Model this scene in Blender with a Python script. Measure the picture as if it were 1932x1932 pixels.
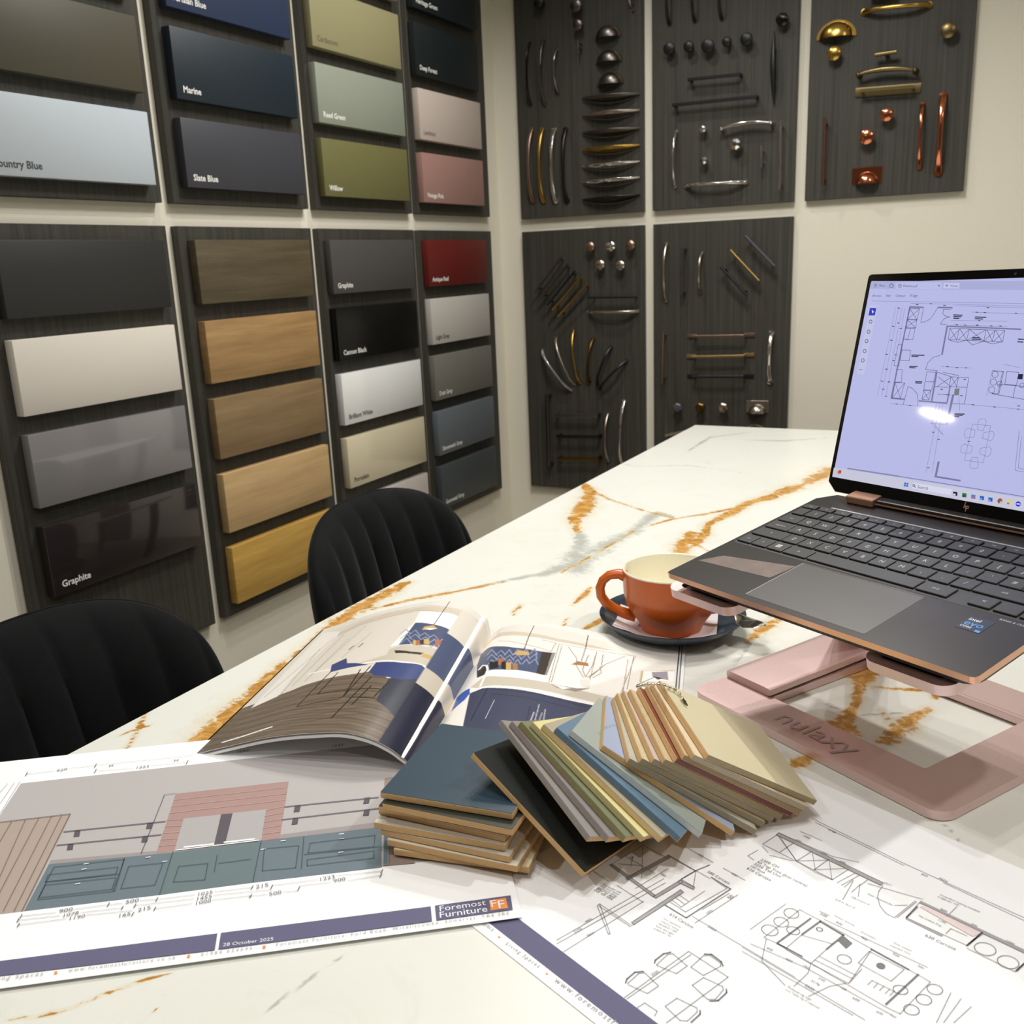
import bpy, bmesh, math, random
import numpy as np
from mathutils import Vector, Matrix
random.seed(7)
for _o in list(bpy.data.objects): bpy.data.objects.remove(_o)
SC = bpy.context.scene
COL = SC.collection
R = math.radians
# ------------------------------------------------------------------ camera
CAM_Z = 1.16
yaw, pit, rol = -0.48882684, 0.25530683, 0.04230274
fw = Vector((math.sin(yaw)*math.cos(pit), math.cos(yaw)*math.cos(pit), -math.sin(pit)))
rt = Vector((math.cos(yaw), -math.sin(yaw), 0)); dn = fw.cross(rt)
r2 = math.cos(rol)*rt + math.sin(rol)*dn; d2 = -math.sin(rol)*rt + math.cos(rol)*dn
cd = bpy.data.cameras.new('camera'); cam = bpy.data.objects.new('camera', cd); COL.objects.link(cam)
cam.matrix_world = Matrix(((r2.x, -d2.x, -fw.x, 0), (r2.y, -d2.y, -fw.y, 0), (r2.z, -d2.z, -fw.z, CAM_Z), (0, 0, 0, 1)))
cd.sensor_fit = 'HORIZONTAL'; cd.sensor_width = 36; cd.lens = 36*1804.93/1932
cd.clip_start = .02; cd.clip_end = 60
cd.dof.use_dof = True; cd.dof.focus_distance = .80; cd.dof.aperture_fstop = 17
SC.camera = cam
# ------------------------------------------------------------------ world, lamps, exposure
W_ = bpy.data.worlds.new('world'); SC.world = W_; W_.use_nodes = True
W_.node_tree.nodes['Background'].inputs[0].default_value = (.9, .88, .84, 1); W_.node_tree.nodes['Background'].inputs[1].default_value = .12
def spot(name, loc, watts, size=165, blend=1.0, radius=.02, colr=(1, .985, .958), aim=None):
    l = bpy.data.lights.new(name, 'SPOT'); l.energy = watts; l.spot_size = R(size); l.spot_blend = blend; l.shadow_soft_size = radius; l.color = colr
    o = bpy.data.objects.new(name, l); COL.objects.link(o); o.location = loc
    if aim is not None: o.rotation_euler = (Vector(aim)-Vector(loc)).to_track_quat('-Z', 'Y').to_euler()
    return o
# the cluster of four spots over the far half of the table
for i, (x, y) in enumerate([(-.78, 1.62), (-.62, 1.76), (-.46, 1.88), (-.50, 1.60)]):
    spot('spot_lamp', (x, y, 2.27), 19, size=152, radius=.013)
# a second cluster over the near half
for x, y in [(-.42, .30), (-.12, .42), (-.20, .12)]:
    spot('spot_lamp', (x, y, 2.27), 10.5, size=140, radius=.013)
# a lamp washing the room corner
spot('spot_lamp', (-1.02, 2.12, 2.37), 24, size=120, radius=.013)
spot('spot_lamp', (-1.05, 1.20, 2.37), 13, size=105, radius=.013)  # added fill lamp, brightens the lower left wall and the chairs
# other downlights of the showroom, out of view, added for fill
for x, y, w in [(.85, 1.15, 50), (.9, -.5, 26), (-1.0, -.6, 26), (-2.6, -.8, 30), (2.0, 1.6, 16)]:
    spot('fill_down_lamp', (x, y, 2.37), w, radius=.03)
vs = SC.view_settings
vs.view_transform = 'Standard'; vs.look = 'None'; vs.exposure = 0.0; vs.gamma = 1.0; vs.use_curve_mapping = False
# ---- measured layout data (metres)
HANDLES=[('knob','black',[-1.2872,1.8704],None,0.016,0.028,'black round knob at the very top left of the first upper handle board'),('knob','pewter',[-1.1714,1.8454],None,0.017,0.028,'pewter round knob at the top of the first upper handle board'),('knob','pewter',[-1.1678,1.7963],None,0.015,0.028,'smaller pewter knob below the top pewter knob on the first upper board'),('bow','nickel',[-1.0109,1.8872],[-1.0117,1.817],0.009,0.028,'nickel bow handle cut by the top edge, top right of the first upper board'),('bar','pewter',[-1.1656,1.7552],[-1.1663,1.7279],0.0045,0.028,'tiny pewter bar pull under the pewter knobs on the first upper board'),('bow','dark',[-1.3274,1.775],[-1.3307,1.6062],0.006,0.002,'slim dark bow handle, leftmost of the three slim uprights on the first upper board'),('bow','pewter',[-1.283,1.7748],[-1.2841,1.6013],0.007,0.002,'slim pewter bow handle, middle of the three slim uprights on the first upper board'),('bow','nickel',[-1.2402,1.7455],[-1.2405,1.6311],0.006,0.002,'short slim nickel bow handle, right of the three slim uprights on the first upper board'),('cup','pewter',[-1.0858,1.7548],None,0.038,0.0,'top of the three pewter half-dome cup pulls on the first upper board'),('cup','pewter',[-1.0837,1.6917],None,0.038,0.0,'middle of the three pewter half-dome cup pulls on the first upper board'),('cup','pewter',[-1.0798,1.6332],None,0.038,0.0,'lowest of the three pewter half-dome cup pulls on the first upper board'),('wing','pewter',[-1.1651,1.6061],[-0.9915,1.6013],0.011,0.0,'topmost pewter of the seven stacked wing-shaped pulls on the first upper board'),('wing','nickel',[-1.1661,1.5621],[-0.9918,1.5585],0.011,0.0,'second pewter satin of the seven stacked wing-shaped pulls on the first upper board'),('wing','pewter',[-1.1673,1.5135],[-0.9922,1.5112],0.011,0.0,'third pewter of the seven stacked wing-shaped pulls on the first upper board'),('wing','brass',[-1.1684,1.4672],[-0.9925,1.4663],0.011,0.0,'brass tinted fourth of the seven stacked wing-shaped pulls on the first upper board'),('wing','chrome',[-1.1695,1.4221],[-0.9928,1.4225],0.011,0.0,'bright chrome fifth of the seven stacked wing-shaped pulls on the first upper board'),('wing','chrome',[-1.1706,1.378],[-0.9932,1.3797],0.011,0.0,'bright chrome sixth of the seven stacked wing-shaped pulls on the first upper board'),('wing','dark',[-1.1717,1.3291],[-0.9935,1.3322],0.011,0.0,'dark lowest of the seven stacked wing-shaped pulls on the first upper board'),('bow','bronze',[-1.3317,1.5388],[-1.3344,1.3349],0.013,0.002,'bronze tinted, first of the four broad upright bow handles low on the first upper board'),('bow','brass',[-1.2969,1.5356],[-1.299,1.3326],0.013,0.002,'olive brass, second of the four broad upright bow handles low on the first upper board'),('bow','chrome',[-1.2573,1.5318],[-1.2587,1.3301],0.013,0.002,'chrome, third of the four broad upright bow handles low on the first upper board'),('bow','dark',[-1.2216,1.5285],[-1.2223,1.3278],0.013,0.002,'dark, fourth of the four broad upright bow handles low on the first upper board'),('bow','black',[-0.9066,1.9003],[-0.9066,1.7662],0.009,0.01,'black bow handle cut by the top edge, left of three on the middle upper board'),('bow','black',[-0.8369,1.8892],[-0.836,1.7642],0.009,0.01,'black bow handle cut by the top edge, middle of three on the middle upper board'),('bow','black',[-0.7645,1.8777],[-0.7628,1.7592],0.009,0.01,'black bow handle cut by the top edge, right of three on the middle upper board'),('knob','gloss_black',[-0.5999,1.7306],None,0.0165,0.028,'glossy black ball knob at the top right of the middle upper board'),('taper','black',[-0.6224,1.7079],[-0.6175,1.5309],0.013,0.02,'long black tapering spindle handle on the right of the middle upper board'),('knob','black',[-0.9006,1.7008],None,0.016,0.028,'black round knob, first in the row on the middle upper board'),('knob','black',[-0.846,1.6991],None,0.0145,0.028,'black round knob, second in the row on the middle upper board'),('knob','black',[-0.7939,1.6937],None,0.018,0.028,'black round knob, third and widest in the row on the middle upper board'),('knob','black',[-0.7428,1.6973],None,0.0125,0.028,'black round knob, fourth and smallest in the row on the middle upper board'),('knob','black',[-0.6912,1.6969],None,0.0165,0.028,'black round knob, fifth in the row on the middle upper board'),('dbar','black',[-0.847,1.6166],[-0.7034,1.613],0.008,0.028,'shorter black flat D handle under the row of black knobs'),('dbar','black',[-0.89,1.5572],[-0.659,1.5538],0.009,0.028,'longer black flat D handle under the shorter black one'),('bow','chrome',[-0.8856,1.4911],[-0.8883,1.3463],0.009,0.004,'wavy chrome bow handle on the left of the middle upper board'),('knob','chrome',[-0.8049,1.4881],None,0.011,0.028,'small oval chrome knob beside the wavy chrome handle'),('facet','chrome',[-0.8011,1.4065],None,0.012,0.028,'small faceted chrome knob below the oval chrome knob'),('facet','chrome',[-0.7143,1.441],None,0.018,0.028,'large faceted chrome knob in the centre of the middle upper board'),('drop','chrome',[-0.7567,1.4836],[-0.6186,1.4862],0.01,0.028,'chrome drop handle above the large faceted chrome knob'),('bar','chrome',[-0.6435,1.4308],[-0.6435,1.3764],0.005,0.028,'very short upright chrome bar on the middle upper board'),('bar','chrome',[-0.594,1.4889],[-0.5931,1.3166],0.0055,0.028,'long upright chrome bar at the right edge of the middle upper board'),('bow','chrome',[-0.8591,1.3471],[-0.6884,1.3433],0.012,0.004,'broad chrome bow handle lying level at the foot of the middle upper board'),('dbar','black',[-0.3903,1.7581],[-0.3296,1.7536],0.014,0.028,'black handle cut by the top edge of the third upper board'),('bow','brass',[-0.4056,1.7232],[-0.2531,1.7177],0.013,0.012,'brass bow handle with fat ends at the top of the third upper board'),('cup','brass',[-0.4683,1.6734],None,0.045,0.0,'brass half-moon cup pull at the top left of the third upper board'),('knob','antique',[-0.2069,1.6528],None,0.0185,0.028,'dull antique brass knob at the top right of the third upper board'),('knob','brass',[-0.4685,1.6346],None,0.0175,0.028,'brass knob directly below the brass half-moon cup pull'),('tknob','antique',[-0.3697,1.6186],[-0.3196,1.6195],0.005,0.028,'antique brass T-bar knob above the antique brass drop handle'),('drop','antique',[-0.4113,1.5787],[-0.2723,1.5732],0.011,0.028,'antique brass drop handle below the T-bar knob'),('platebar','antique',[-0.4018,1.5384],[-0.2759,1.5341],0.008,0.028,'antique brass bar handle on a long backplate'),('knob','copper',[-0.3362,1.4772],None,0.0165,0.028,'copper knob, the upper right of the two copper knobs'),('knob','copper',[-0.3813,1.4293],None,0.0185,0.028,'copper knob, the lower left of the two copper knobs'),('bar','copper_dull',[-0.483,1.4844],[-0.4817,1.3195],0.0055,0.028,'thin upright dull copper bar at the left of the third upper board'),('bow','copper',[-0.2552,1.4948],[-0.2546,1.3476],0.011,0.004,'narrow copper bow handle, left of the two copper bows'),('bow','copper',[-0.2095,1.5105],[-0.2096,1.3316],0.017,0.004,'wide copper bow handle, right of the two copper bows'),('platecup','copper',[-0.378,1.3381],None,0.048,0.0,'copper cup pull on a rectangular backplate'),('knob','bronze',[-1.1426,1.1937],None,0.0145,0.028,'bronze knob, left of the top row on the first lower handle board'),('knob','chrome',[-1.0773,1.1924],None,0.0145,0.028,'chrome knob, middle of the top row on the first lower handle board'),('knob','bronze',[-1.0167,1.1927],None,0.0145,0.028,'bronze knob, right of the top row on the first lower handle board'),('knob','nickel',[-1.1116,1.1411],None,0.0145,0.028,'nickel knob, left of the second row on the first lower handle board'),('knob','nickel',[-1.0484,1.1374],None,0.0145,0.028,'nickel oval knob, right of the second row on the first lower handle board'),('bar','pewter',[-1.2325,1.17],[-1.3267,1.0683],0.0055,0.028,'pewter slanting bar, topmost of the five on the first lower board'),('bar','pewter',[-1.2123,1.1477],[-1.3076,1.0472],0.0055,0.028,'second pewter slanting bar of the five on the first lower board'),('bar','black',[-1.1904,1.127],[-1.2867,1.0278],0.0055,0.028,'black slanting bar, middle of the five on the first lower board'),('bar','brass',[-1.1701,1.111],[-1.2693,1.0132],0.0055,0.028,'first brass slanting bar of the five on the first lower board'),('bar','brass',[-1.15,1.0904],[-1.2503,0.9939],0.0055,0.028,'second brass slanting bar, lowest of the five on the first lower board'),('bar','black',[-1.1527,1.0488],[-0.9936,1.0471],0.006,0.028,'black level bar handle below the knobs on the first lower board'),('bow','nickel',[-1.1588,1.0046],[-1.0016,1.004],0.011,0.016,'nickel level bow handle below the black level bar'),('bow','chrome',[-1.3204,0.8889],[-1.224,0.7665],0.0095,0.006,'chrome handle, first from the left in the fan of six on the first lower board'),('bow','nickel',[-1.2717,0.9249],[-1.2127,0.7849],0.0095,0.006,'nickel handle, second from the left in the fan of six on the first lower board'),('bow','brass',[-1.2118,0.9489],[-1.1928,0.7902],0.0095,0.006,'brass handle, third from the left in the fan of six on the first lower board'),('bow','darkbrass',[-1.1474,0.9232],[-1.1626,0.7908],0.0095,0.006,'dark brass handle, fourth in the fan of six on the first lower board'),('bow','black',[-1.0891,0.8994],[-1.1362,0.7864],0.0095,0.006,'black handle, fifth from the left in the fan of six on the first lower board'),('bow','black',[-1.0403,0.8585],[-1.1277,0.7736],0.0095,0.006,'black handle, sixth and rightmost in the fan of six on the first lower board'),('flat','pewter',[-1.2982,0.7527],[-1.2987,0.5249],0.0125,0.028,'flat pewter upright bar at the lower left of the first lower board'),('flat','pewter',[-1.2728,0.6882],[-1.1255,0.6918],0.012,0.028,'pewter flat level bar, top of the ladder of three on the first lower board'),('flat','dark',[-1.2677,0.6209],[-1.1233,0.6259],0.012,0.028,'dark flat level bar, middle of the ladder of three on the first lower board'),('flat','darkbrass',[-1.27,0.5491],[-1.1246,0.5573],0.012,0.028,'dark bronze flat level bar, bottom of the ladder of three on the first lower board'),('bow','nickel',[-1.1029,0.6941],[-1.1018,0.5492],0.009,0.006,'short upright nickel bow beside the ladder of level bars'),('bow','chrome',[-1.0485,0.7366],[-1.0579,0.54],0.011,0.006,'long upright chrome bow at the right of the first lower board'),('bow','nickel',[-0.9143,1.1925],[-0.9143,1.0326],0.01,0.01,'upright nickel bow, first of three atop the second lower board'),('dbar','pewter',[-0.8584,1.1771],[-0.861,1.0503],0.008,0.028,'upright pewter flat D handle, second of three atop the second lower board'),('bow','nickel',[-0.8102,1.1634],[-0.8123,1.0558],0.009,0.01,'short nickel bow, third of three atop the second lower board'),('bar','black',[-0.7501,1.1242],[-0.6732,1.0434],0.006,0.028,'black slanting bar on the second lower board'),('bar','brass_satin',[-0.7226,1.1671],[-0.642,1.0825],0.007,0.028,'satin brass slanting bar on the second lower board'),('bar','anthracite',[-0.6824,1.2031],[-0.6015,1.1205],0.007,0.028,'anthracite slanting bar at the top right of the second lower board'),('bar','bronze',[-0.9163,0.9477],[-0.9197,0.7953],0.006,0.028,'upright bronze bar with a bright tip on the second lower board'),('tpull','bronze',[-0.8511,0.9324],[-0.6561,0.9349],0.007,0.028,'bronze level pull with flat ends, top of the stacked three'),('tpull','brass_satin',[-0.8524,0.8733],[-0.6563,0.8792],0.007,0.028,'satin brass level pull with flat ends, middle of the stacked three'),('tpull','black',[-0.8505,0.8167],[-0.6565,0.82],0.007,0.028,'black level pull with flat ends, bottom of the stacked three'),('bow','chrome',[-0.6092,0.942],[-0.6098,0.8022],0.013,0.01,'upright chrome bow at the right of the second lower board'),('hex','anthracite',[-0.8742,0.7244],None,0.0155,0.028,'anthracite hexagonal knob near the foot of the second lower board'),('hex','darkbrass',[-0.8055,0.7266],None,0.0155,0.028,'bronze hexagonal knob near the foot of the second lower board'),('hex','nickel',[-0.7383,0.7288],None,0.0155,0.028,'nickel hexagonal knob near the foot of the second lower board'),('platecup','nickel',[-0.6448,0.7321],None,0.042,0.0,'nickel cup pull on a rectangular backplate'),('cup','nickel',[-0.6475,0.6537],None,0.03,0.0,'nickel half-moon cup pull half hidden by the far table edge'),('flat','nickel',[-0.9101,0.6406],[-0.7892,0.6711],0.008,0.028,'nickel flat level bar mostly hidden behind the far table corner')]  # black knob at top left and third board's black bar stand for shadows
VEINS=[(0,[[-0.631,0.54,0.012],[-0.635,0.572,0.0148],[-0.642,0.611,0.0156],[-0.65,0.652,0.0145],[-0.666,0.702,0.011],[-0.676,0.753,0.0095],[-0.687,0.803,0.0098],[-0.7,0.86,0.0126],[-0.705,0.922,0.0148],[-0.702,0.97,0.0136],[-0.7,1.007,0.008]]),(0,[[-0.685,0.905,0.003],[-0.657,0.957,0.0045],[-0.629,0.989,0.0045],[-0.602,1.026,0.0035],[-0.575,1.063,0.002]]),(1,[[-0.611,1.013,0.003],[-0.577,1.067,0.0053],[-0.542,1.109,0.009],[-0.525,1.15,0.014],[-0.523,1.211,0.02],[-0.514,1.27,0.0155],[-0.504,1.334,0.013],[-0.504,1.458,0.0105],[-0.477,1.442,0.006]]),(0,[[-0.703,1.621,0.006],[-0.662,1.546,0.014],[-0.634,1.451,0.02],[-0.618,1.377,0.012],[-0.584,1.312,0.008]]),(1,[[-0.587,1.321,0.006],[-0.552,1.256,0.012],[-0.536,1.192,0.02],[-0.506,1.139,0.02]]),(0,[[-0.686,1.591,0.004],[-0.614,1.52,0.0033],[-0.536,1.469,0.003],[-0.469,1.434,0.003]]),(0,[[-0.292,1.876,0.022],[-0.31,1.784,0.0198],[-0.331,1.702,0.0173],[-0.359,1.619,0.014],[-0.385,1.556,0.0113],[-0.395,1.48,0.0097],[-0.407,1.422,0.0087],[-0.398,1.371,0.0081],[-0.395,1.327,0.0067],[-0.395,1.292,0.005]]),(0,[[-0.361,1.626,0.006],[-0.392,1.532,0.0055],[-0.429,1.476,0.005],[-0.471,1.427,0.004],[-0.495,1.369,0.003]]),(0,[[-0.418,1.361,0.01],[-0.411,1.307,0.014],[-0.399,1.242,0.012],[-0.386,1.184,0.005]]),(0,[[-0.401,1.319,0.003],[-0.368,1.28,0.003],[-0.349,1.255,0.003]]),(0,[[-0.523,1.121,0.003],[-0.511,1.243,0.003],[-0.502,1.35,0.003]]),(0,[[-0.463,1.078,0.003],[-0.459,1.05,0.005],[-0.458,1.009,0.003]]),(0,[[-0.416,0.932,0.002],[-0.411,0.955,0.005],[-0.405,0.983,0.005]]),(0,[[-0.447,0.969,0.002],[-0.44,0.941,0.003],[-0.436,0.928,0.004]]),(0,[[-0.518,0.99,0.004],[-0.516,0.967,0.0035],[-0.511,0.953,0.003]]),(0,[[-0.235,0.971,0.004],[-0.228,1.017,0.012],[-0.211,1.079,0.006]]),(1,[[-0.227,1.082,0.003],[-0.231,1.03,0.005],[-0.232,0.9,0.002]]),(0,[[-0.101,0.956,0.01],[-0.109,0.929,0.014],[-0.107,0.891,0.006],[-0.107,0.855,0.005],[-0.109,0.825,0.01],[-0.114,0.806,0.012]]),(0,[[-0.118,0.815,0.008],[-0.104,0.808,0.012],[-0.094,0.802,0.004]]),(0,[[-0.044,0.878,0.004],[-0.056,0.85,0.007],[-0.065,0.828,0.013],[-0.072,0.8,0.01],[-0.079,0.794,0.003]]),(0,[[-0.084,0.858,0.002],[-0.071,0.832,0.003],[-0.06,0.799,0.002]]),(0,[[-0.119,0.905,0.002],[-0.081,0.908,0.003],[-0.045,0.92,0.004],[-0.028,0.945,0.002]]),(0,[[-0.04,0.925,0.007],[-0.042,0.902,0.003]]),(1,[[-0.13,0.851,0.002],[-0.105,0.838,0.002],[-0.066,0.86,0.002]]),(0,[[-0.136,0.723,0.002],[-0.134,0.733,0.008],[-0.128,0.745,0.006]]),(0,[[-0.488,0.264,0.0008],[-0.471,0.275,0.0013],[-0.457,0.289,0.0016],[-0.449,0.305,0.0014],[-0.437,0.322,0.0012],[-0.424,0.337,0.0008]]),(1,[[-0.354,0.323,0.001],[-0.348,0.353,0.0015],[-0.342,0.38,0.0015],[-0.335,0.4,0.001]]),(0,[[-0.408,0.298,0.0008],[-0.415,0.319,0.0008]]),(0,[[-0.683,0.526,0.0028],[-0.698,0.549,0.0028],[-0.708,0.562,0.0028],[-0.725,0.586,0.0028]]),(0,[[-0.71,0.541,0.002],[-0.706,0.556,0.002],[-0.699,0.568,0.002]]),(1,[[-0.136,0.49,0.002],[-0.109,0.482,0.002],[-0.068,0.57,0.002]]),(1,[[-0.034,0.692,0.002],[-0.016,0.685,0.002],[-0.0,0.65,0.002]]),(1,[[-0.817,1.86,0.002],[-0.664,1.792,0.0027],[-0.566,1.831,0.0027],[-0.428,1.786,0.002]]),(1,[[-0.612,1.978,0.003],[-0.612,2.141,0.006],[-0.536,2.231,0.002]]),(1,[[-0.535,2.127,0.003],[-0.443,2.138,0.006],[-0.362,2.199,0.002]])]
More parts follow.
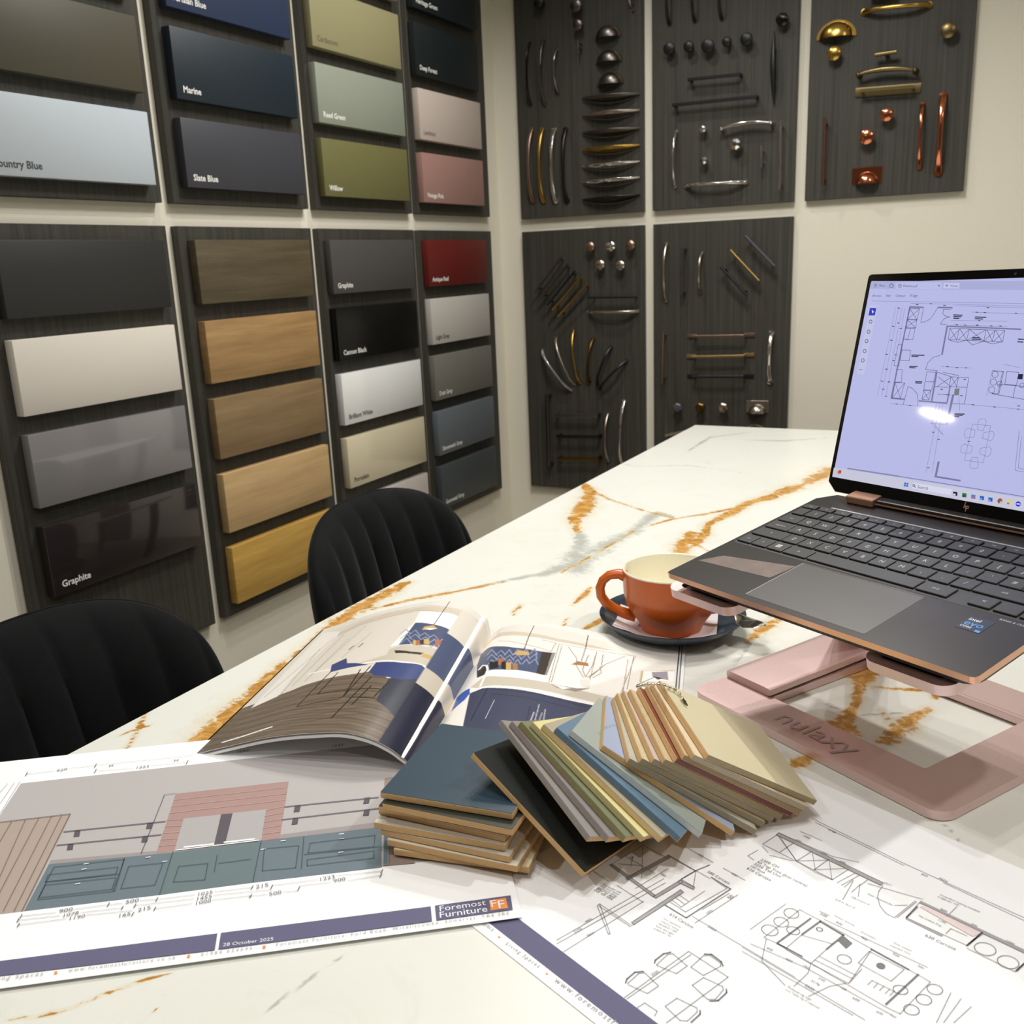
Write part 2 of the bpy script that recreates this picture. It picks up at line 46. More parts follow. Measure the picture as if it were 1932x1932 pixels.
SHEETL={'o': [-0.5919,0.218],'e': [0.8081,0.589],'items': [('p','wall',[[0.0335,0.0738],[0.0335,0.2534],[0.372,0.2534],[0.372,0.0725]]),('p','brown',[[0.0371,0.1928],[0.0898,0.1931],[0.0922,0.0739],[0.0776,0.0739]]),('l','brownd',0.0005,[[0.0466,0.1919],[0.0473,0.163]]),('l','brownd',0.0005,[[0.0566,0.192],[0.0652,0.0946]]),('l','brownd',0.0005,[[0.0665,0.1928],[0.0697,0.0971]]),('l','brownd',0.0005,[[0.0758,0.1929],[0.0795,0.0761]]),('l','brownd',0.0005,[[0.0835,0.1933],[0.0868,0.0742]]),('l','brownd',0.0008,[[0.0371,0.1928],[0.0898,0.1931],[0.0922,0.0739]]),('p','teal',[[0.0935,0.1269],[0.1809,0.1223],[0.1812,0.0726],[0.0933,0.0737]]),('p','work',[[0.0932,0.1313],[0.1807,0.1262],[0.181,0.122],[0.0936,0.1264]]),('p','teal2',[[0.1809,0.1223],[0.244,0.1232],[0.2432,0.0733],[0.1812,0.0726]]),('p','teal',[[0.244,0.1232],[0.3327,0.1226],[0.3316,0.0717],[0.2432,0.0733]]),('p','work',[[0.2572,0.1285],[0.3328,0.1296],[0.3327,0.1223],[0.2568,0.1231]]),('p','brick',[[0.1678,0.2065],[0.258,0.206],[0.2573,0.1236],[0.244,0.1232],[0.2434,0.1665],[0.1808,0.1669],[0.1816,0.1234],[0.1689,0.1235]]),('p','wall2',[[0.1808,0.1669],[0.2434,0.1665],[0.2439,0.1238],[0.1816,0.1234]]),('p','post',[[0.2091,0.1669],[0.2179,0.1664],[0.2177,0.1249],[0.2096,0.1247]]),('l','brickl',0.0004,[[0.1679,0.1964],[0.2579,0.196]]),('l','brickl',0.0004,[[0.168,0.1865],[0.2578,0.1862]]),('l','brickl',0.0004,[[0.1682,0.1769],[0.2577,0.1766]]),('l','brickl',0.0004,[[0.1683,0.1674],[0.1808,0.165]]),('l','brickl',0.0004,[[0.2434,0.1646],[0.2576,0.1672]]),('l','brickl',0.0004,[[0.1684,0.1582],[0.181,0.1563]]),('l','brickl',0.0004,[[0.2435,0.1561],[0.2576,0.1581]]),('l','brickl',0.0004,[[0.1686,0.1493],[0.1812,0.1478]]),('l','brickl',0.0004,[[0.2436,0.1477],[0.2575,0.1492]]),('l','brickl',0.0004,[[0.1687,0.1405],[0.1813,0.1395]]),('l','brickl',0.0004,[[0.2437,0.1396],[0.2574,0.1404]]),('l','brickl',0.0004,[[0.1688,0.1319],[0.1815,0.1314]]),('l','brickl',0.0004,[[0.2438,0.1316],[0.2573,0.1319]]),('l','white',0.0012,[[0.1833,0.1238],[0.2416,0.1237]]),('l','white',0.002,[[0.1885,0.1264],[0.209,0.1259]]),('l','white',0.002,[[0.2172,0.1263],[0.2384,0.126]]),('l','shelf',0.0011,[[0.0923,0.1676],[0.1673,0.1655]]),('l','shelf',0.0011,[[0.0925,0.1497],[0.1677,0.1473]]),('l','shelf',0.0011,[[0.2579,0.1663],[0.3307,0.1643]]),('l','shelf',0.0011,[[0.2572,0.1482],[0.3313,0.148]]),('p','post',[[0.1001,0.1676],[0.1044,0.1675],[0.1058,0.1588],[0.1015,0.1589]]),('p','post',[[0.1001,0.1499],[0.1043,0.1498],[0.1057,0.1415],[0.1016,0.1416]]),('p','post',[[0.1537,0.1667],[0.1581,0.1666],[0.1589,0.1579],[0.1546,0.158]]),('p','post',[[0.154,0.1484],[0.1583,0.1483],[0.1591,0.1399],[0.1549,0.14]]),('p','post',[[0.2656,0.1661],[0.2702,0.166],[0.2697,0.1571],[0.2652,0.1572]]),('p','post',[[0.2652,0.1484],[0.2696,0.1483],[0.2692,0.1398],[0.2648,0.1399]]),('p','post',[[0.3199,0.1664],[0.3245,0.1663],[0.3234,0.1573],[0.3189,0.1574]]),('p','post',[[0.3197,0.1488],[0.3242,0.1487],[0.3231,0.1401],[0.3187,0.1402]]),('l','tline',0.0005,[[0.1591,0.2062],[0.158,0.1254]]),('l','tline',0.0004,[[0.1591,0.2062],[0.1678,0.2065]]),('l','tline',0.0005,[[0.0985,0.1213],[0.1474,0.1204],[0.1483,0.0829],[0.099,0.0842],[0.0985,0.1213]]),('l','tline',0.0005,[[0.098,0.1039],[0.1479,0.1025]]),('l','tline',0.0005,[[0.0973,0.1125],[0.1451,0.1114],[0.1456,0.1035],[0.098,0.1039],[0.0973,0.1125]]),('l','tline',0.0005,[[0.099,0.0864],[0.0989,0.1002],[0.1466,0.0989],[0.147,0.0855],[0.099,0.0864]]),('l','tline',0.0005,[[0.1525,0.1106],[0.1764,0.1097],[0.1757,0.084],[0.1531,0.0849],[0.1525,0.1106]]),('l','tline',0.0005,[[0.1471,0.1218],[0.1495,0.0826]]),('l','tline',0.0005,[[0.1809,0.1223],[0.1812,0.0726]]),('l','tline',0.0005,[[0.244,0.1232],[0.2432,0.0733]]),('l','tline',0.0005,[[0.2473,0.1119],[0.2721,0.1105],[0.2716,0.0835],[0.2484,0.085],[0.2473,0.1119]]),('l','tline',0.0005,[[0.2752,0.1218],[0.2756,0.0819]]),('l','tline',0.0005,[[0.2803,0.1119],[0.3275,0.1119],[0.3266,0.0975],[0.2794,0.0998],[0.2803,0.1119]]),('l','tline',0.0005,[[0.2791,0.0916],[0.3265,0.0923],[0.3264,0.0834],[0.2795,0.0843],[0.2791,0.0916]]),('l','tline',0.0005,[[0.1885,0.1029],[0.2088,0.1023],[0.2096,0.0828],[0.1881,0.0849],[0.1885,0.1029]]),('l','tline',0.0005,[[0.2162,0.1007],[0.2388,0.1009]]),('l','tline',0.0005,[[0.214,0.1113],[0.2147,0.0912]]),('l','tline',0.0005,[[0.2765,0.0984],[0.3303,0.0967]]),('l','white',0.0009,[[0.1197,0.1203],[0.1225,0.1204]]),('l','white',0.0009,[[0.1199,0.1138],[0.1227,0.1139]]),('l','white',0.0009,[[0.12,0.0969],[0.1228,0.0971]]),('l','white',0.0009,[[0.1628,0.1189],[0.1657,0.1191]]),('l','white',0.0009,[[0.1759,0.1111],[0.1787,0.1112]]),('l','white',0.0009,[[0.2587,0.119],[0.2617,0.1191]]),('l','white',0.0009,[[0.2451,0.1113],[0.2481,0.1115]]),('l','white',0.0009,[[0.3014,0.1186],[0.3044,0.1188]]),('l','white',0.0009,[[0.3015,0.1121],[0.3046,0.1123]]),('l','white',0.0009,[[0.3014,0.0954],[0.3044,0.0955]]),('p','door',[[0.3365,0.1927],[0.3613,0.1939],[0.3547,0.0712],[0.3328,0.0729]]),('l','brownd',0.0006,[[0.3396,0.1568],[0.337,0.075]]),('p','tealbox',[[0.3348,0.1199],[0.337,0.12],[0.3358,0.0752],[0.3329,0.0746]]),('l','dim',0.0004,[[0.0934,0.0679],[0.1155,0.0669]]),('l','dim',0.0004,[[0.1271,0.068],[0.1488,0.0682],[0.1579,0.0679]]),('l','dim',0.0004,[[0.1693,0.0684],[0.1804,0.0671]]),('l','dim',0.0004,[[0.0928,0.0638],[0.1192,0.063]]),('l','dim',0.0004,[[0.1323,0.0634],[0.1591,0.0628]]),('l','dim',0.0004,[[0.0945,0.0587],[0.1244,0.0587]]),('l','dim',0.0004,[[0.1372,0.0599],[0.1668,0.0584]]),('l','dim',0.0004,[[0.1804,0.0671],[0.205,0.0671]]),('l','dim',0.0004,[[0.2181,0.0676],[0.2434,0.067]]),('l','dim',0.0004,[[0.167,0.0634],[0.2051,0.0627]]),('l','dim',0.0004,[[0.2179,0.0638],[0.2569,0.0617]]),('l','dim',0.0004,[[0.1811,0.0572],[0.2052,0.0576]]),('l','dim',0.0004,[[0.218,0.0586],[0.2434,0.058]]),('l','dim',0.0004,[[0.2565,0.0663],[0.2875,0.0663]]),('l','dim',0.0004,[[0.3003,0.0678],[0.3315,0.0669]]),('l','dim',0.0004,[[0.275,0.062],[0.2969,0.0615]]),('l','dim',0.0004,[[0.3083,0.0607],[0.3311,0.0622]]),('l','dim',0.0004,[[0.2421,0.0576],[0.2545,0.0572]]),('l','dim',0.0004,[[0.2649,0.0573],[0.2754,0.0567]]),('l','dim',0.0004,[[0.0334,0.2679],[0.0563,0.268]]),('l','dim',0.0004,[[0.0678,0.2697],[0.0891,0.2702],[0.1716,0.269]]),('l','dim',0.0004,[[0.0917,0.26],[0.1233,0.2571]]),('l','dim',0.0004,[[0.1376,0.2585],[0.1682,0.2576]]),('l','tick',0.0007,[[0.0935,0.0698],[0.0934,0.066]]),('l','tick',0.0007,[[0.0928,0.0657],[0.0928,0.0619]]),('l','tick',0.0007,[[0.0948,0.0605],[0.0947,0.0568]]),('l','tick',0.0007,[[0.1491,0.0702],[0.1486,0.0663]]),('l','tick',0.0007,[[0.1593,0.0647],[0.1589,0.0609]]),('l','tick',0.0007,[[0.1673,0.0653],[0.1668,0.0614]]),('l','tick',0.0007,[[0.1679,0.0565],[0.1673,0.0528]]),('l','tick',0.0007,[[0.1807,0.0691],[0.1801,0.0652]]),('l','tick',0.0007,[[0.1814,0.0591],[0.1808,0.0553]]),('l','tick',0.0007,[[0.2439,0.069],[0.2429,0.0651]]),('l','tick',0.0007,[[0.2572,0.0667],[0.2561,0.0628]]),('l','tick',0.0007,[[0.2439,0.0597],[0.243,0.0558]]),('l','tick',0.0007,[[0.2758,0.0611],[0.2746,0.0573]]),('l','tick',0.0007,[[0.3323,0.0684],[0.3308,0.0645]]),('l','tick',0.0007,[[0.3316,0.0638],[0.3301,0.0599]]),('l','tick',0.0007,[[0.0332,0.2711],[0.0335,0.2647]]),('l','tick',0.0007,[[0.0894,0.2727],[0.0893,0.2662]]),('l','tick',0.0007,[[0.0918,0.2631],[0.0917,0.2568]]),('l','tick',0.0007,[[0.1685,0.2608],[0.1679,0.2545]]),('t','num',[0.1175,0.0657],[0.1262,0.0664],'900',1.0),('t','num',[0.1212,0.0606],[0.1314,0.0619],'1078',1.0),('t','num',[0.126,0.0567],[0.1365,0.0575],'1190',1.0),('t','num',[0.1599,0.0664],[0.1686,0.0672],'500',1.0),('t','num',[0.1583,0.0525],[0.1663,0.0534],'165',1.0),('t','num',[0.1702,0.056],[0.1784,0.0573],'215',1.0),('t','num',[0.2068,0.065],[0.2172,0.0657],'1025',1.0),('t','num',[0.2069,0.0601],[0.2174,0.061],'1455',1.0),('t','num',[0.2069,0.0555],[0.2176,0.0565],'1000',1.0),('t','num',[0.2459,0.0649],[0.2544,0.0659],'215',1.0),('t','num',[0.2886,0.0642],[0.2994,0.0657],'1223',1.0),('t','num',[0.2554,0.0552],[0.2639,0.0557],'500',1.0),('t','num',[0.2984,0.0607],[0.3068,0.0615],'900',1.0),('t','num',[0.0581,0.2658],[0.0667,0.2674],'920',1.0),('t','num',[0.1253,0.2555],[0.1364,0.2559],'1223',1.0),('t','num',[0.2087,0.2642],[0.2193,0.2656],'3993',1.0),('t','num',[0.2908,0.2559],[0.3017,0.2565],'1223',1.0),('t','num',[0.1012,0.2646],[0.1047,0.2645],'M',1.0),('t','num',[0.156,0.2608],[0.1599,0.261],'M',1.0),('l','dim',0.0004,[[0.0212,0.2395],[0.0226,0.2548]]),('l','dim',0.0004,[[0.0277,0.2202],[0.0279,0.2546]]),('l','dim',0.0004,[[0.0331,0.2046],[0.0321,0.2561]]),('p','navy',[[0.0758,0.0249],[0.2263,0.0234],[0.2269,0.0077],[0.0809,0.0111]]),('p','navy',[[0.2286,0.0234],[0.3626,0.0219],[0.3624,0.0071],[0.2291,0.0078]]),('p','navy',[[0.3654,0.0221],[0.4157,0.0223],[0.415,0.0078],[0.3653,0.0073]]),('p','orange',[[0.401,0.0201],[0.4123,0.0203],[0.4122,0.0099],[0.4008,0.0098]]),('t','white',[0.3676,0.0155],[0.3985,0.0157],'Foremost',1.0),('t','white',[0.3671,0.009],[0.3987,0.009],'Furniture',1.0),('t','white',[0.4011,0.0125],[0.4055,0.0126],'F',1.0),('t','white',[0.4056,0.0104],[0.4106,0.0105],'F',1.0),('t','white',[0.2314,0.0097],[0.2624,0.0091],'28 October 2025',1.0),('t','foot',[0.1404,0.0059],[0.2039,0.0045],'www.foremostfurniture.co.uk',1.35),('t','foot',[0.219,0.0039],[0.2501,0.0037],'01984 624646',1.5),('t','foot',[0.2645,0.0035],[0.4122,0.0036],'Foremost Furniture, Ford Road, Wiveliscombe, Somerset, TA4 2RE',1.35),('t','foot',[0.0922,0.007],[0.1257,0.0059],'Living Spaces',1.35),('p','orange',[[0.132,0.0078],[0.1337,0.0078],[0.1343,0.0054],[0.1325,0.0056]]),('p','orange',[[0.2106,0.0063],[0.2123,0.0064],[0.2126,0.0039],[0.2109,0.0041]]),('p','orange',[[0.2564,0.0055],[0.2582,0.0055],[0.2583,0.003],[0.2565,0.0032]])]}
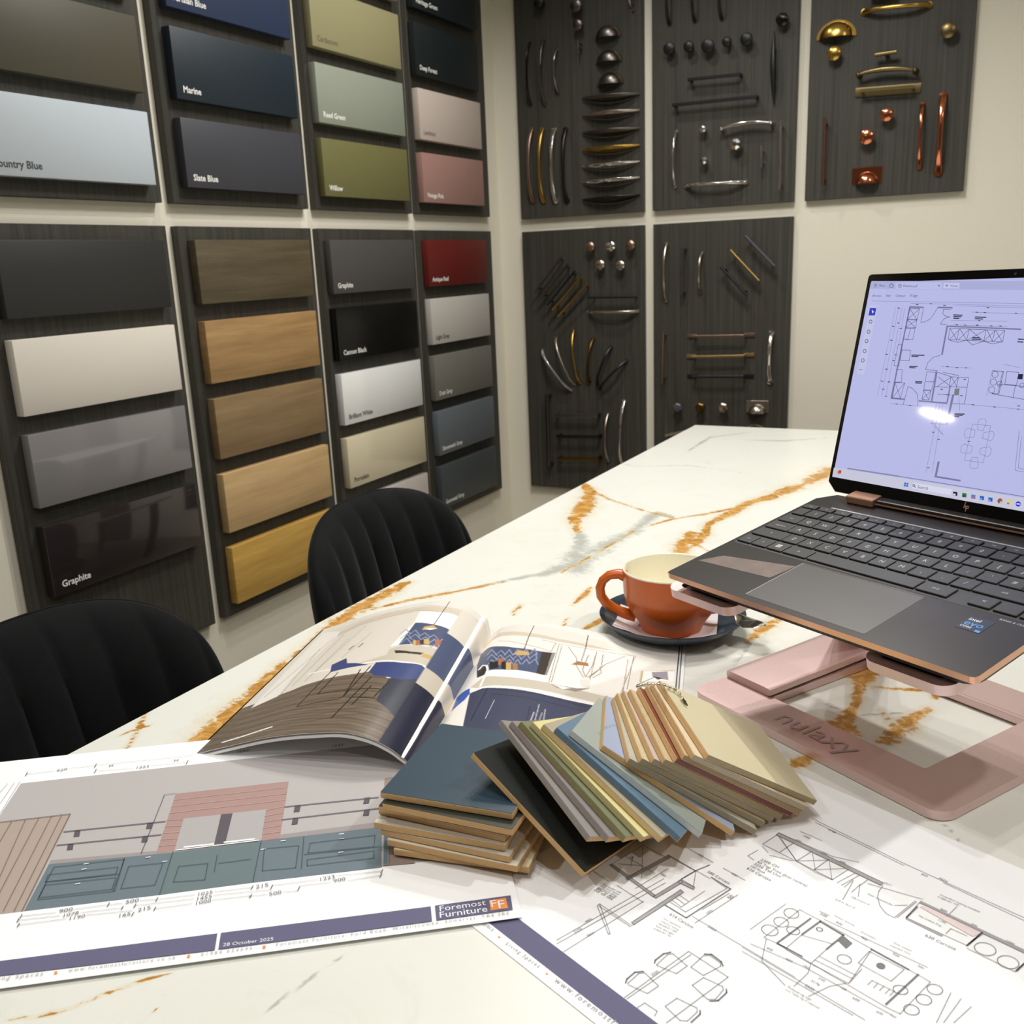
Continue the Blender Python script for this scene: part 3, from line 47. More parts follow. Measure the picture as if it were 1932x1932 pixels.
SHEETR={'o': [-0.3045,0.4572],'e': [0.9256,-0.3784],'items': [('p','navy',[[0.023,0.0096],[0.0278,0.0262],[0.1943,0.0248],[0.1797,0.009]]),('t','foot',[0.0551,0.0043],[0.0845,0.0054],'Living Spaces',1.35),('t','foot',[0.0988,0.0049],[0.1896,0.0069],'www.foremostfurniture.co.uk',1.35),('t','foot',[0.0129,0.0038],[0.0403,0.0058],'Bathrooms',1.35),('p','orange',[[0.0467,0.0053],[0.0466,0.0065],[0.0483,0.0063],[0.0484,0.0049]]),('p','orange',[[0.0908,0.0056],[0.0907,0.0067],[0.0923,0.0066],[0.0923,0.0052]]),('l','pl',0.0005,[[0.1366,0.0816],[0.1661,0.0815],[0.1645,0.0288]]),('l','pl',0.0005,[[0.1366,0.0816],[0.136,0.0256]]),('l','pl',0.0005,[[0.1393,0.0806],[0.1376,0.0259]]),('l','pl',0.0005,[[0.131,0.0587],[0.1297,0.0703],[0.1316,0.0731],[0.144,0.0713],[0.1437,0.0617],[0.1318,0.0587],[0.131,0.0587]]),('l','pl',0.0005,[[0.1461,0.0721],[0.1451,0.0851],[0.1474,0.0881],[0.1559,0.0875],[0.1576,0.0855],[0.1555,0.0721],[0.1461,0.0721]]),('l','pl',0.0005,[[0.1561,0.0612],[0.1566,0.0708],[0.1686,0.0731],[0.1704,0.0715],[0.1719,0.062],[0.1691,0.059],[0.1561,0.0612]]),('l','pl',0.0005,[[0.1297,0.0349],[0.1286,0.0456],[0.1307,0.0487],[0.1432,0.0467],[0.1428,0.0375],[0.1305,0.0346]]),('l','pl',0.0005,[[0.1561,0.0375],[0.1566,0.047],[0.1691,0.0495],[0.1709,0.0474],[0.1715,0.0382],[0.1685,0.0356],[0.1561,0.0375]]),('l','pl',0.0005,[[0.1461,0.0254],[0.1466,0.031],[0.1554,0.0315],[0.1569,0.0277]]),('l','plk',0.0009,[[0.1292,0.059],[0.1279,0.0611],[0.1276,0.0688],[0.1297,0.0731]]),('l','plk',0.0009,[[0.1446,0.0866],[0.1477,0.0895],[0.1556,0.0887],[0.1584,0.0867]]),('l','plk',0.0009,[[0.1713,0.073],[0.1731,0.0709],[0.1736,0.0625],[0.1706,0.059]]),('l','plk',0.0009,[[0.1285,0.0346],[0.127,0.0373],[0.1264,0.0448],[0.1294,0.049]]),('l','plk',0.0009,[[0.1714,0.0493],[0.1731,0.0472],[0.1735,0.039]]),('p','plg',[[0.095,0.0758],[0.0952,0.1235],[0.0984,0.1228],[0.0975,0.0751]]),('l','plk',0.0004,[[0.095,0.0758],[0.0952,0.1235],[0.0984,0.1228],[0.0975,0.0751],[0.095,0.0758]]),('p','plg',[[0.0615,0.1063],[0.0645,0.1468],[0.0673,0.1452],[0.0642,0.1052]]),('l','plk',0.0004,[[0.0615,0.1063],[0.0645,0.1468],[0.0673,0.1452],[0.0642,0.1052],[0.0615,0.1063]]),('p','plg',[[0.0875,0.1052],[0.0884,0.1316],[0.0912,0.1302],[0.0899,0.1049]]),('l','plk',0.0004,[[0.0875,0.1052],[0.0884,0.1316],[0.0912,0.1302],[0.0899,0.1049],[0.0875,0.1052]]),('p','plg',[[0.0439,0.1088],[0.0441,0.111],[0.0875,0.107],[0.0879,0.1047]]),('l','plk',0.0004,[[0.0439,0.1088],[0.0441,0.111],[0.0875,0.107],[0.0879,0.1047],[0.0439,0.1088]]),('p','plg',[[0.0881,0.1313],[0.1,0.1323],[0.1011,0.1297],[0.089,0.1283]]),('l','plk',0.0004,[[0.0881,0.1313],[0.1,0.1323],[0.1011,0.1297],[0.089,0.1283],[0.0881,0.1313]]),('l','pl',0.00045,[[0.063,0.0962],[0.0866,0.0959]]),('l','pl',0.00045,[[0.0744,0.0299],[0.0798,0.1245]]),('l','pl',0.00045,[[0.0769,0.0276],[0.0835,0.1216]]),('l','pl',0.00045,[[0.0849,0.0258],[0.0864,0.0967]]),('l','pl',0.00045,[[0.0686,0.0716],[0.0926,0.0573],[0.093,0.0585],[0.0684,0.0741],[0.0686,0.0716]]),('l','pl',0.00045,[[0.0684,0.0741],[0.0978,0.0737]]),('l','pl',0.00045,[[0.0692,0.0722],[0.0974,0.0724]]),('l','pl',0.00045,[[0.0987,0.1088],[0.1119,0.1084],[0.1154,0.1466],[0.1041,0.1481]]),('l','pl',0.00045,[[0.0883,0.1324],[0.0891,0.147],[0.1013,0.147]]),('l','pl',0.00045,[[0.0883,0.1324],[0.099,0.1322],[0.0891,0.147]]),('l','pl',0.00045,[[0.1228,0.1044],[0.1244,0.1467]]),('l','pl',0.00045,[[0.1176,0.1083],[0.1925,0.1095]]),('l','pl',0.00045,[[0.0976,0.1113],[0.1069,0.1102],[0.107,0.134]]),('l','pl',0.00045,[[0.0977,0.1149],[0.1069,0.1138]]),('l','pl',0.00045,[[0.0977,0.1186],[0.1066,0.118]]),('l','pl',0.00045,[[0.0445,0.1094],[0.0443,0.1427],[0.0676,0.1438]]),('l','pl',0.00045,[[0.0471,0.1141],[0.0598,0.1243]]),('l','pl',0.00045,[[0.0549,0.1183],[0.0484,0.1279]]),('l','pl',0.00045,[[0.0448,0.1241],[0.0722,0.1244]]),('l','pl',0.00045,[[0.0443,0.1427],[0.0695,0.1136]]),('l','pl',0.00045,[[0.0737,0.1028],[0.0744,0.1346]]),('l','pl',0.00045,[[0.0385,0.096],[0.0557,0.0954]]),('l','pl',0.00045,[[0.0681,0.1633],[0.0916,0.1627]]),('l','pl',0.00045,[[0.1001,0.1626],[0.1187,0.1624]]),('l','pl',0.00045,[[0.1033,0.1862],[0.1041,0.1965]]),('l','pl',0.00045,[[0.1033,0.1862],[0.1092,0.1852]]),('l','pl',0.00045,[[0.1177,0.1181],[0.1197,0.1437]]),('l','plk',0.0008,[[0.0986,0.1041],[0.1159,0.1043],[0.1175,0.1479],[0.101,0.1487]]),('l','plk',0.0008,[[0.0883,0.1324],[0.0891,0.147]]),('l','plk',0.0008,[[0.0645,0.1468],[0.0896,0.1465]]),('l','plk',0.0008,[[0.0891,0.147],[0.0916,0.1586]]),('t','plk',[0.0952,0.1508],[0.1137,0.1509],'580 Carcase',1.0),('t','plk',[0.1063,0.0985],[0.125,0.0992],'614 Carcase',1.0),('t','num',[0.1066,0.0927],[0.1201,0.0943],'Vent required for',1.0),('t','num',[0.107,0.0898],[0.1203,0.0915],'underfloor heating',1.0),('t','num',[0.1075,0.0869],[0.1205,0.0887],'manifold 1100',1.0),('t','num',[0.108,0.084],[0.1207,0.0859],'from the right',1.0),('t','num',[0.1085,0.0811],[0.1208,0.0832],'H 830 D= 150',1.0),('t','num',[0.0562,0.0891],[0.0705,0.0919],'Tall larder unit',1.0),('t','num',[0.0561,0.0871],[0.0707,0.0895],'with inner doors',1.0),('t','num',[0.056,0.0851],[0.0709,0.0871],'and spice racks',1.0),('t','num',[0.0559,0.0831],[0.0711,0.0848],'filler to wall',1.0),('t','num',[0.0558,0.0811],[0.0714,0.0825],'cut on site',1.0),('t','num',[0.1304,0.1071],[0.1366,0.1072],'2455',1.0),('t','num',[0.0757,0.0545],[0.0763,0.06],'4436',1.0),('t','num',[0.0779,0.0425],[0.0784,0.0486],'2123',1.0),('t','num',[0.0856,0.0458],[0.0864,0.0515],'3604',1.0),('t','num',[0.1357,0.0496],[0.1362,0.0555],'2030',1.0),('t','num',[0.0781,0.162],[0.0825,0.1619],'600',1.0),('t','num',[0.1078,0.1613],[0.112,0.1612],'600',1.0),('t','num',[0.075,0.1263],[0.079,0.126],'600',1.0),('t','num',[0.0465,0.1249],[0.0498,0.1251],'18',1.0),('t','num',[0.1234,0.1162],[0.1235,0.1221],'1000',1.0),('t','num',[0.1239,0.1389],[0.1241,0.1431],'50',1.0),('t','plk',[0.1121,0.1879],[0.1257,0.1893],'2300 CH',1.0),('t','plk',[0.1118,0.1842],[0.1503,0.1858],'50 Top Trim (Join centre)',1.0),('t','plk',[0.1117,0.1807],[0.133,0.1816],'2250 Tall Unit',1.0),('t','plk',[0.1114,0.1774],[0.1229,0.1774],'160 Plinth',1.0),('t','plk',[0.1113,0.1732],[0.1305,0.1735],'610 Carcase',1.0),('t','plk',[0.226,0.1962],[0.2445,0.1974],'630 Carcase',1.0),('p','plg',[[0.1021,0.2213],[0.1018,0.2252],[0.1826,0.2259],[0.1829,0.2222]]),('l','plk',0.0004,[[0.1021,0.2213],[0.1018,0.2252],[0.1826,0.2259],[0.1829,0.2222],[0.1021,0.2213]]),('l','pl',0.00045,[[0.1021,0.205],[0.1579,0.205],[0.1593,0.2244]]),('l','pl',0.00045,[[0.1026,0.2219],[0.1021,0.205]]),('l','pl',0.00045,[[0.1307,0.223],[0.1299,0.2055]]),('l','pl',0.00045,[[0.1438,0.2224],[0.1436,0.2056]]),('l','pl',0.00045,[[0.1299,0.2055],[0.1026,0.2219]]),('l','pl',0.00045,[[0.1161,0.2058],[0.1163,0.2224]]),('l','pl',0.00045,[[0.1046,0.2218],[0.1296,0.2052]]),('l','pl',0.00045,[[0.131,0.2226],[0.144,0.206]]),('l','pl',0.00045,[[0.1299,0.2055],[0.1442,0.2217]]),('l','pl',0.00045,[[0.1443,0.2225],[0.1576,0.2046]]),('l','pl',0.00045,[[0.1436,0.2056],[0.1578,0.2223]]),('l','pl',0.00045,[[0.1036,0.2028],[0.111,0.1993]]),('l','pl',0.00045,[[0.1129,0.1975],[0.1282,0.2037]]),('l','pl',0.00045,[[0.1307,0.2052],[0.1442,0.2039]]),('l','pl',0.00045,[[0.145,0.2035],[0.1581,0.2047]]),('l','pl',0.00045,[[0.1618,0.204],[0.1643,0.2215]]),('l','pl',0.00045,[[0.1652,0.2037],[0.1675,0.2214]]),('l','pl',0.00045,[[0.1675,0.2034],[0.1674,0.2144]]),('l','pl',0.00045,[[0.1736,0.2021],[0.1731,0.2137]]),('l','pl',0.00045,[[0.1737,0.1914],[0.1682,0.213]]),('l','pl',0.00045,[[0.1789,0.2012],[0.1736,0.212]]),('l','pl',0.00045,[[0.1736,0.212],[0.174,0.2213]]),('l','pl',0.00045,[[0.1083,0.2579],[0.1831,0.2552],[0.2597,0.2564]]),('l','pl',0.00045,[[0.1124,0.2553],[0.1827,0.2531]]),('l','pl',0.00045,[[0.1025,0.2248],[0.144,0.2275],[0.1599,0.2345]]),('l','pl',0.00045,[[0.176,0.2178],[0.2087,0.2284]]),('l','pl',0.00045,[[0.1993,0.21],[0.2046,0.2156]]),('l','pl',0.00045,[[0.2095,0.2542],[0.2608,0.2537]]),('l','pl',0.00045,[[0.184,0.223],[0.1852,0.2154],[0.1878,0.2095],[0.1933,0.2027],[0.1995,0.1988],[0.2053,0.1989]]),('l','pl',0.00045,[[0.2051,0.1992],[0.206,0.2233]]),('l','pl',0.00045,[[0.2062,0.1999],[0.207,0.2233]]),('l','pl',0.00045,[[0.2102,0.2041],[0.2086,0.224],[0.2482,0.2247],[0.2472,0.2066],[0.2102,0.2041]]),('l','pl',0.00045,[[0.2338,0.2075],[0.2337,0.2142],[0.2434,0.2148]]),('l','pl',0.00045,[[0.2472,0.2066],[0.249,0.2237],[0.2727,0.2247]]),('l','pl',0.00045,[[0.2483,0.2042],[0.2758,0.205],[0.2766,0.2154]]),('l','pl',0.00045,[[0.2268,0.2227],[0.2266,0.2367]]),('l','pl',0.00045,[[0.1603,0.1247],[0.1688,0.1261],[0.2392,0.1263],[0.2476,0.1274]]),('l','pl',0.00045,[[0.1603,0.1247],[0.1605,0.1628]]),('l','pl',0.00045,[[0.1605,0.1628],[0.1754,0.1633],[0.2104,0.1629]]),('l','pl',0.00045,[[0.2336,0.1626],[0.2469,0.1623],[0.2473,0.1272]]),('l','pl',0.00045,[[0.175,0.1262],[0.1746,0.1438]]),('l','pl',0.00045,[[0.1744,0.1256],[0.1924,0.1257]]),('l','pl',0.00045,[[0.1924,0.1257],[0.192,0.1434]]),('l','pl',0.00045,[[0.175,0.1432],[0.192,0.1499]]),('l','pl',0.00045,[[0.1934,0.1258],[0.2161,0.1276]]),('l','pl',0.00045,[[0.2161,0.1276],[0.2104,0.1629]]),('l','pl',0.00045,[[0.1925,0.1302],[0.2159,0.1325]]),('l','pl',0.00045,[[0.1925,0.1348],[0.2155,0.1363]]),('l','pl',0.00045,[[0.211,0.1464],[0.2102,0.16],[0.2319,0.1608],[0.2315,0.1466],[0.211,0.1464]]),('l','pl',0.00045,[[0.216,0.1292],[0.215,0.1436]]),('l','pl',0.00045,[[0.224,0.1344],[0.2239,0.1393],[0.2366,0.1405],[0.2367,0.1356]]),('l','pl',0.00045,[[0.2274,0.1347],[0.2273,0.1396]]),('l','pl',0.00045,[[0.2308,0.135],[0.2307,0.1399]]),('l','pl',0.00045,[[0.2342,0.1353],[0.2341,0.1402]]),('l','pl',0.00045,[[0.1562,0.1081],[0.1668,0.1082],[0.2366,0.1095]]),('l','pl',0.00045,[[0.1583,0.1141],[0.1918,0.1206],[0.2451,0.1233]]),('l','pl',0.00045,[[0.1501,0.1246],[0.1511,0.1613]]),('l','pl',0.00045,[[0.1585,0.105],[0.2306,0.1077]]),('l','pl',0.00045,[[0.162,0.1246],[0.1714,0.1068],[0.1924,0.0998]]),('l','pl',0.00045,[[0.1928,0.1252],[0.1957,0.1177],[0.1962,0.1029]]),('l','pl',0.00045,[[0.2149,0.1264],[0.21,0.1177],[0.2062,0.1021]]),('l','pl',0.00045,[[0.2637,0.1356],[0.2587,0.1625]]),('l','pl',0.00045,[[0.2663,0.1384],[0.2646,0.1623]]),('l','pl',0.00045,[[0.27,0.1424],[0.2711,0.1605]]),('l','pl',0.00045,[[0.1698,0.1706],[0.1765,0.1715]]),('l','pl',0.00045,[[0.1759,0.1659],[0.2402,0.1722]]),('l','plk',0.0011,[[0.1687,0.127],[0.1699,0.1605]]),('l','plk',0.0011,[[0.1746,0.1438],[0.1755,0.1624],[0.1923,0.1615],[0.192,0.1434]]),('l','plk',0.0011,[[0.2101,0.1626],[0.2336,0.1626]]),('l','plk',0.0011,[[0.2394,0.1627],[0.2386,0.1281]]),('l','plk',0.0011,[[0.1688,0.1261],[0.1855,0.1272]]),('l','plk',0.0011,[[0.2102,0.2041],[0.2097,0.2189]]),('l','plk',0.0011,[[0.2473,0.2064],[0.2483,0.2244]]),('l','plk',0.0011,[[0.2761,0.2062],[0.2766,0.2154]]),('p','plg',[[0.2086,0.2234],[0.2081,0.2262],[0.2716,0.2275],[0.273,0.224]]),('p','plg',[[0.2101,0.2044],[0.2334,0.2055],[0.2334,0.2033],[0.2103,0.2027]]),('p','plk',[[0.1923,0.1549],[0.1922,0.1611],[0.1998,0.1591],[0.1997,0.1521]]),('p','plk',[[0.2235,0.1547],[0.2237,0.1539],[0.2236,0.1531],[0.2233,0.1523],[0.2228,0.1517],[0.2221,0.1513],[0.2214,0.1511],[0.2206,0.1512],[0.2199,0.1515],[0.2193,0.152],[0.2189,0.1527],[0.2188,0.1535],[0.2188,0.1544],[0.2191,0.1551],[0.2197,0.1558],[0.2203,0.1562],[0.2211,0.1564],[0.2218,0.1563],[0.2226,0.156],[0.2231,0.1554]]),('p','pink',[[0.2107,0.2199],[0.2119,0.2232],[0.2482,0.2237],[0.246,0.2167]]),('l','pl',0.0005,[[0.2613,0.2134],[0.2615,0.2116],[0.2612,0.2097],[0.2603,0.208],[0.2591,0.2066],[0.2575,0.2057],[0.2558,0.2053],[0.2541,0.2055],[0.2525,0.2063],[0.2513,0.2075],[0.2505,0.2092],[0.2503,0.2111],[0.2506,0.213],[0.2514,0.2147],[0.2527,0.2161],[0.2543,0.2171],[0.256,0.2174],[0.2578,0.2172],[0.2593,0.2164],[0.2605,0.2151],[0.2613,0.2134]]),('l','pl',0.0005,[[0.275,0.212],[0.2752,0.2102],[0.2748,0.2083],[0.274,0.2067],[0.2728,0.2053],[0.2713,0.2044],[0.2696,0.204],[0.2679,0.2042],[0.2665,0.205],[0.2653,0.2062],[0.2646,0.2078],[0.2643,0.2097],[0.2647,0.2115],[0.2655,0.2132],[0.2668,0.2146],[0.2683,0.2156],[0.27,0.2159],[0.2717,0.2157],[0.2731,0.2149],[0.2743,0.2136],[0.275,0.212]]),('l','pl',0.0005,[[0.1725,0.1445],[0.1728,0.1434],[0.1727,0.1422],[0.1722,0.1412],[0.1714,0.1403],[0.1704,0.1397],[0.1692,0.1393],[0.168,0.1394],[0.1668,0.1398],[0.1659,0.1405],[0.1652,0.1414],[0.165,0.1425],[0.165,0.1437],[0.1655,0.1447],[0.1663,0.1456],[0.1674,0.1463],[0.1686,0.1466],[0.1698,0.1465],[0.171,0.1461],[0.1719,0.1454],[0.1725,0.1445]]),('l','pl',0.0005,[[0.1811,0.1563],[0.1812,0.1558],[0.1811,0.1552],[0.1809,0.1547],[0.1805,0.1543],[0.18,0.154],[0.1794,0.1539],[0.1789,0.1539],[0.1783,0.1541],[0.1779,0.1544],[0.1776,0.1549],[0.1775,0.1554],[0.1775,0.1559],[0.1778,0.1564],[0.1782,0.1568],[0.1787,0.1571],[0.1792,0.1573],[0.1798,0.1572],[0.1803,0.1571],[0.1808,0.1567],[0.1811,0.1563]]),('l','pl',0.0005,[[0.2075,0.1448],[0.2078,0.1436],[0.2077,0.1424],[0.2072,0.1412],[0.2064,0.1402],[0.2053,0.1396],[0.2041,0.1393],[0.2029,0.1393],[0.2017,0.1398],[0.2008,0.1406],[0.2002,0.1416],[0.1999,0.1428],[0.2,0.1441],[0.2005,0.1452],[0.2013,0.1462],[0.2024,0.1469],[0.2036,0.1472],[0.2048,0.1471],[0.206,0.1466],[0.2069,0.1458],[0.2075,0.1448]]),('l','pl',0.0005,[[0.2421,0.1457],[0.2423,0.1446],[0.2421,0.1434],[0.2416,0.1423],[0.2408,0.1414],[0.2398,0.1407],[0.2386,0.1404],[0.2375,0.1404],[0.2364,0.1408],[0.2356,0.1416],[0.235,0.1426],[0.2348,0.1437],[0.235,0.145],[0.2355,0.1461],[0.2363,0.147],[0.2374,0.1477],[0.2385,0.148],[0.2397,0.1479],[0.2407,0.1475],[0.2416,0.1468],[0.2421,0.1457]]),('l','pl',0.0005,[[0.1631,0.1577],[0.1635,0.1563],[0.1635,0.1549],[0.163,0.1536],[0.1621,0.1525],[0.1608,0.1517],[0.1594,0.1514],[0.158,0.1515],[0.1566,0.1521],[0.1554,0.153],[0.1546,0.1542],[0.1542,0.1556],[0.1543,0.1571],[0.1548,0.1584],[0.1557,0.1595],[0.1569,0.1603],[0.1583,0.1606],[0.1598,0.1604],[0.1612,0.1599],[0.1623,0.1589],[0.1631,0.1577]]),('l','pl',0.0005,[[0.1635,0.146],[0.1639,0.1446],[0.1638,0.1432],[0.1633,0.142],[0.1624,0.1409],[0.1612,0.1401],[0.1599,0.1398],[0.1584,0.1399],[0.1571,0.1404],[0.1559,0.1413],[0.1551,0.1425],[0.1547,0.1439],[0.1547,0.1453],[0.1552,0.1466],[0.1561,0.1477],[0.1573,0.1484],[0.1588,0.1487],[0.1602,0.1486],[0.1616,0.1481],[0.1627,0.1472],[0.1635,0.146]]),('l','pl',0.0005,[[0.1635,0.1347],[0.1639,0.1333],[0.1639,0.1318],[0.1633,0.1304],[0.1623,0.1292],[0.161,0.1284],[0.1595,0.128],[0.1579,0.1281],[0.1564,0.1286],[0.1551,0.1295],[0.1543,0.1308],[0.1538,0.1322],[0.1539,0.1337],[0.1544,0.1351],[0.1554,0.1363],[0.1568,0.1372],[0.1583,0.1375],[0.1599,0.1375],[0.1614,0.1369],[0.1627,0.136],[0.1635,0.1347]]),('l','pl',0.0005,[[0.2551,0.1601],[0.2553,0.1587],[0.2552,0.1574],[0.2546,0.1561],[0.2538,0.1551],[0.2527,0.1544],[0.2515,0.1541],[0.2503,0.1542],[0.2492,0.1548],[0.2483,0.1556],[0.2477,0.1568],[0.2475,0.1581],[0.2477,0.1595],[0.2482,0.1608],[0.2491,0.1618],[0.2502,0.1625],[0.2514,0.1628],[0.2526,0.1627],[0.2537,0.1621],[0.2546,0.1612],[0.2551,0.1601]]),('l','pl',0.0005,[[0.2547,0.1483],[0.2549,0.147],[0.2547,0.1457],[0.2542,0.1444],[0.2534,0.1434],[0.2523,0.1427],[0.2511,0.1424],[0.2499,0.1425],[0.2488,0.143],[0.248,0.1439],[0.2474,0.145],[0.2472,0.1463],[0.2473,0.1476],[0.2479,0.1489],[0.2487,0.1499],[0.2498,0.1506],[0.251,0.1509],[0.2522,0.1508],[0.2533,0.1503],[0.2541,0.1494],[0.2547,0.1483]]),('l','pl',0.0005,[[0.2537,0.1362],[0.2539,0.135],[0.2538,0.1337],[0.2532,0.1325],[0.2524,0.1315],[0.2514,0.1308],[0.2502,0.1305],[0.249,0.1305],[0.2479,0.131],[0.2471,0.1318],[0.2465,0.1329],[0.2463,0.1342],[0.2464,0.1355],[0.247,0.1367],[0.2478,0.1377],[0.2489,0.1384],[0.2501,0.1387],[0.2512,0.1386],[0.2523,0.1381],[0.2532,0.1373],[0.2537,0.1362]]),('t','num',[0.1239,0.2529],[0.1301,0.2529],'4148',1.0),('t','num',[0.1953,0.2517],[0.1994,0.2521],'820',1.0),('t','num',[0.2051,0.2558],[0.2107,0.2558],'9934',1.0),('t','num',[0.1151,0.2255],[0.1195,0.2257],'600',1.0),('t','num',[0.1361,0.2254],[0.1404,0.2257],'600',1.0),('t','num',[0.15,0.2254],[0.1543,0.2257],'600',1.0),('t','num',[0.1828,0.2251],[0.1878,0.2264],'1011',1.0),('t','num',[0.2144,0.2109],[0.2288,0.2115],'Oak Cutlery Tray',1.0),('t','num',[0.2245,0.2157],[0.2294,0.216],'1190',1.0),('t','num',[0.2206,0.2263],[0.2248,0.2266],'900',1.0),('t','num',[0.2401,0.2267],[0.2437,0.2267],'500',1.0),('t','num',[0.2608,0.2267],[0.2658,0.2268],'1000',1.0),('t','num',[0.1712,0.168],[0.1761,0.1681],'200',1.0),('t','num',[0.1825,0.1684],[0.1867,0.1683],'600',1.0),('t','num',[0.2002,0.167],[0.2044,0.1668],'900',1.0),('t','num',[0.2205,0.1676],[0.2246,0.1676],'900',1.0),('t','num',[0.2356,0.1687],[0.2393,0.1687],'200',1.0),('t','num',[0.1667,0.1174],[0.1709,0.1178],'400',1.0),('t','num',[0.1801,0.1179],[0.1843,0.1182],'600',1.0),('t','num',[0.19,0.1204],[0.1938,0.1206],'190',1.0),('t','num',[0.202,0.1176],[0.2061,0.1182],'770',1.0),('t','num',[0.2001,0.1131],[0.2058,0.1132],'3176',1.0),('t','num',[0.2,0.1074],[0.2056,0.1077],'2535',1.0),('t','num',[0.2236,0.1183],[0.2276,0.1189],'600',1.0),('t','num',[0.2142,0.1206],[0.2181,0.1211],'100',1.0),('t','num',[0.2378,0.1188],[0.2414,0.1193],'600',1.0),('t','num',[0.2441,0.1221],[0.2474,0.1223],'100',1.0),('t','num',[0.1161,0.2337],[0.1215,0.2337],'3080',1.0),('t','num',[0.1115,0.2369],[0.1288,0.2379],'Internal Dimension',1.0),('t','num',[0.1786,0.1731],[0.1926,0.1735],'Drawer Grooves',1.0),('t','num',[0.198,0.1714],[0.2076,0.1721],'Dishwasher',1.0),('t','num',[0.2164,0.1767],[0.2271,0.1776],'Flush Vented',1.0),('t','num',[0.216,0.1732],[0.2282,0.1746],'Induction Hob',1.0),('t','num',[0.1702,0.1877],[0.1838,0.1884],'624 to face of',1.0),('t','num',[0.176,0.1971],[0.1882,0.1983],'598 in front of',1.0),('t','num',[0.1814,0.2075],[0.1987,0.2083],'Vent required for',1.0),('t','num',[0.2138,0.2401],[0.2388,0.2414],'Underfloor heating manifold',1.0),('t','num',[0.2139,0.237],[0.2269,0.2381],'H 830 D= 150',1.0),('t','num',[0.1941,0.0994],[0.2089,0.1002],'Pedestal leg high',1.0),('t','num',[0.1942,0.0967],[0.2153,0.0982],'Line Table leg if required',1.0)]}
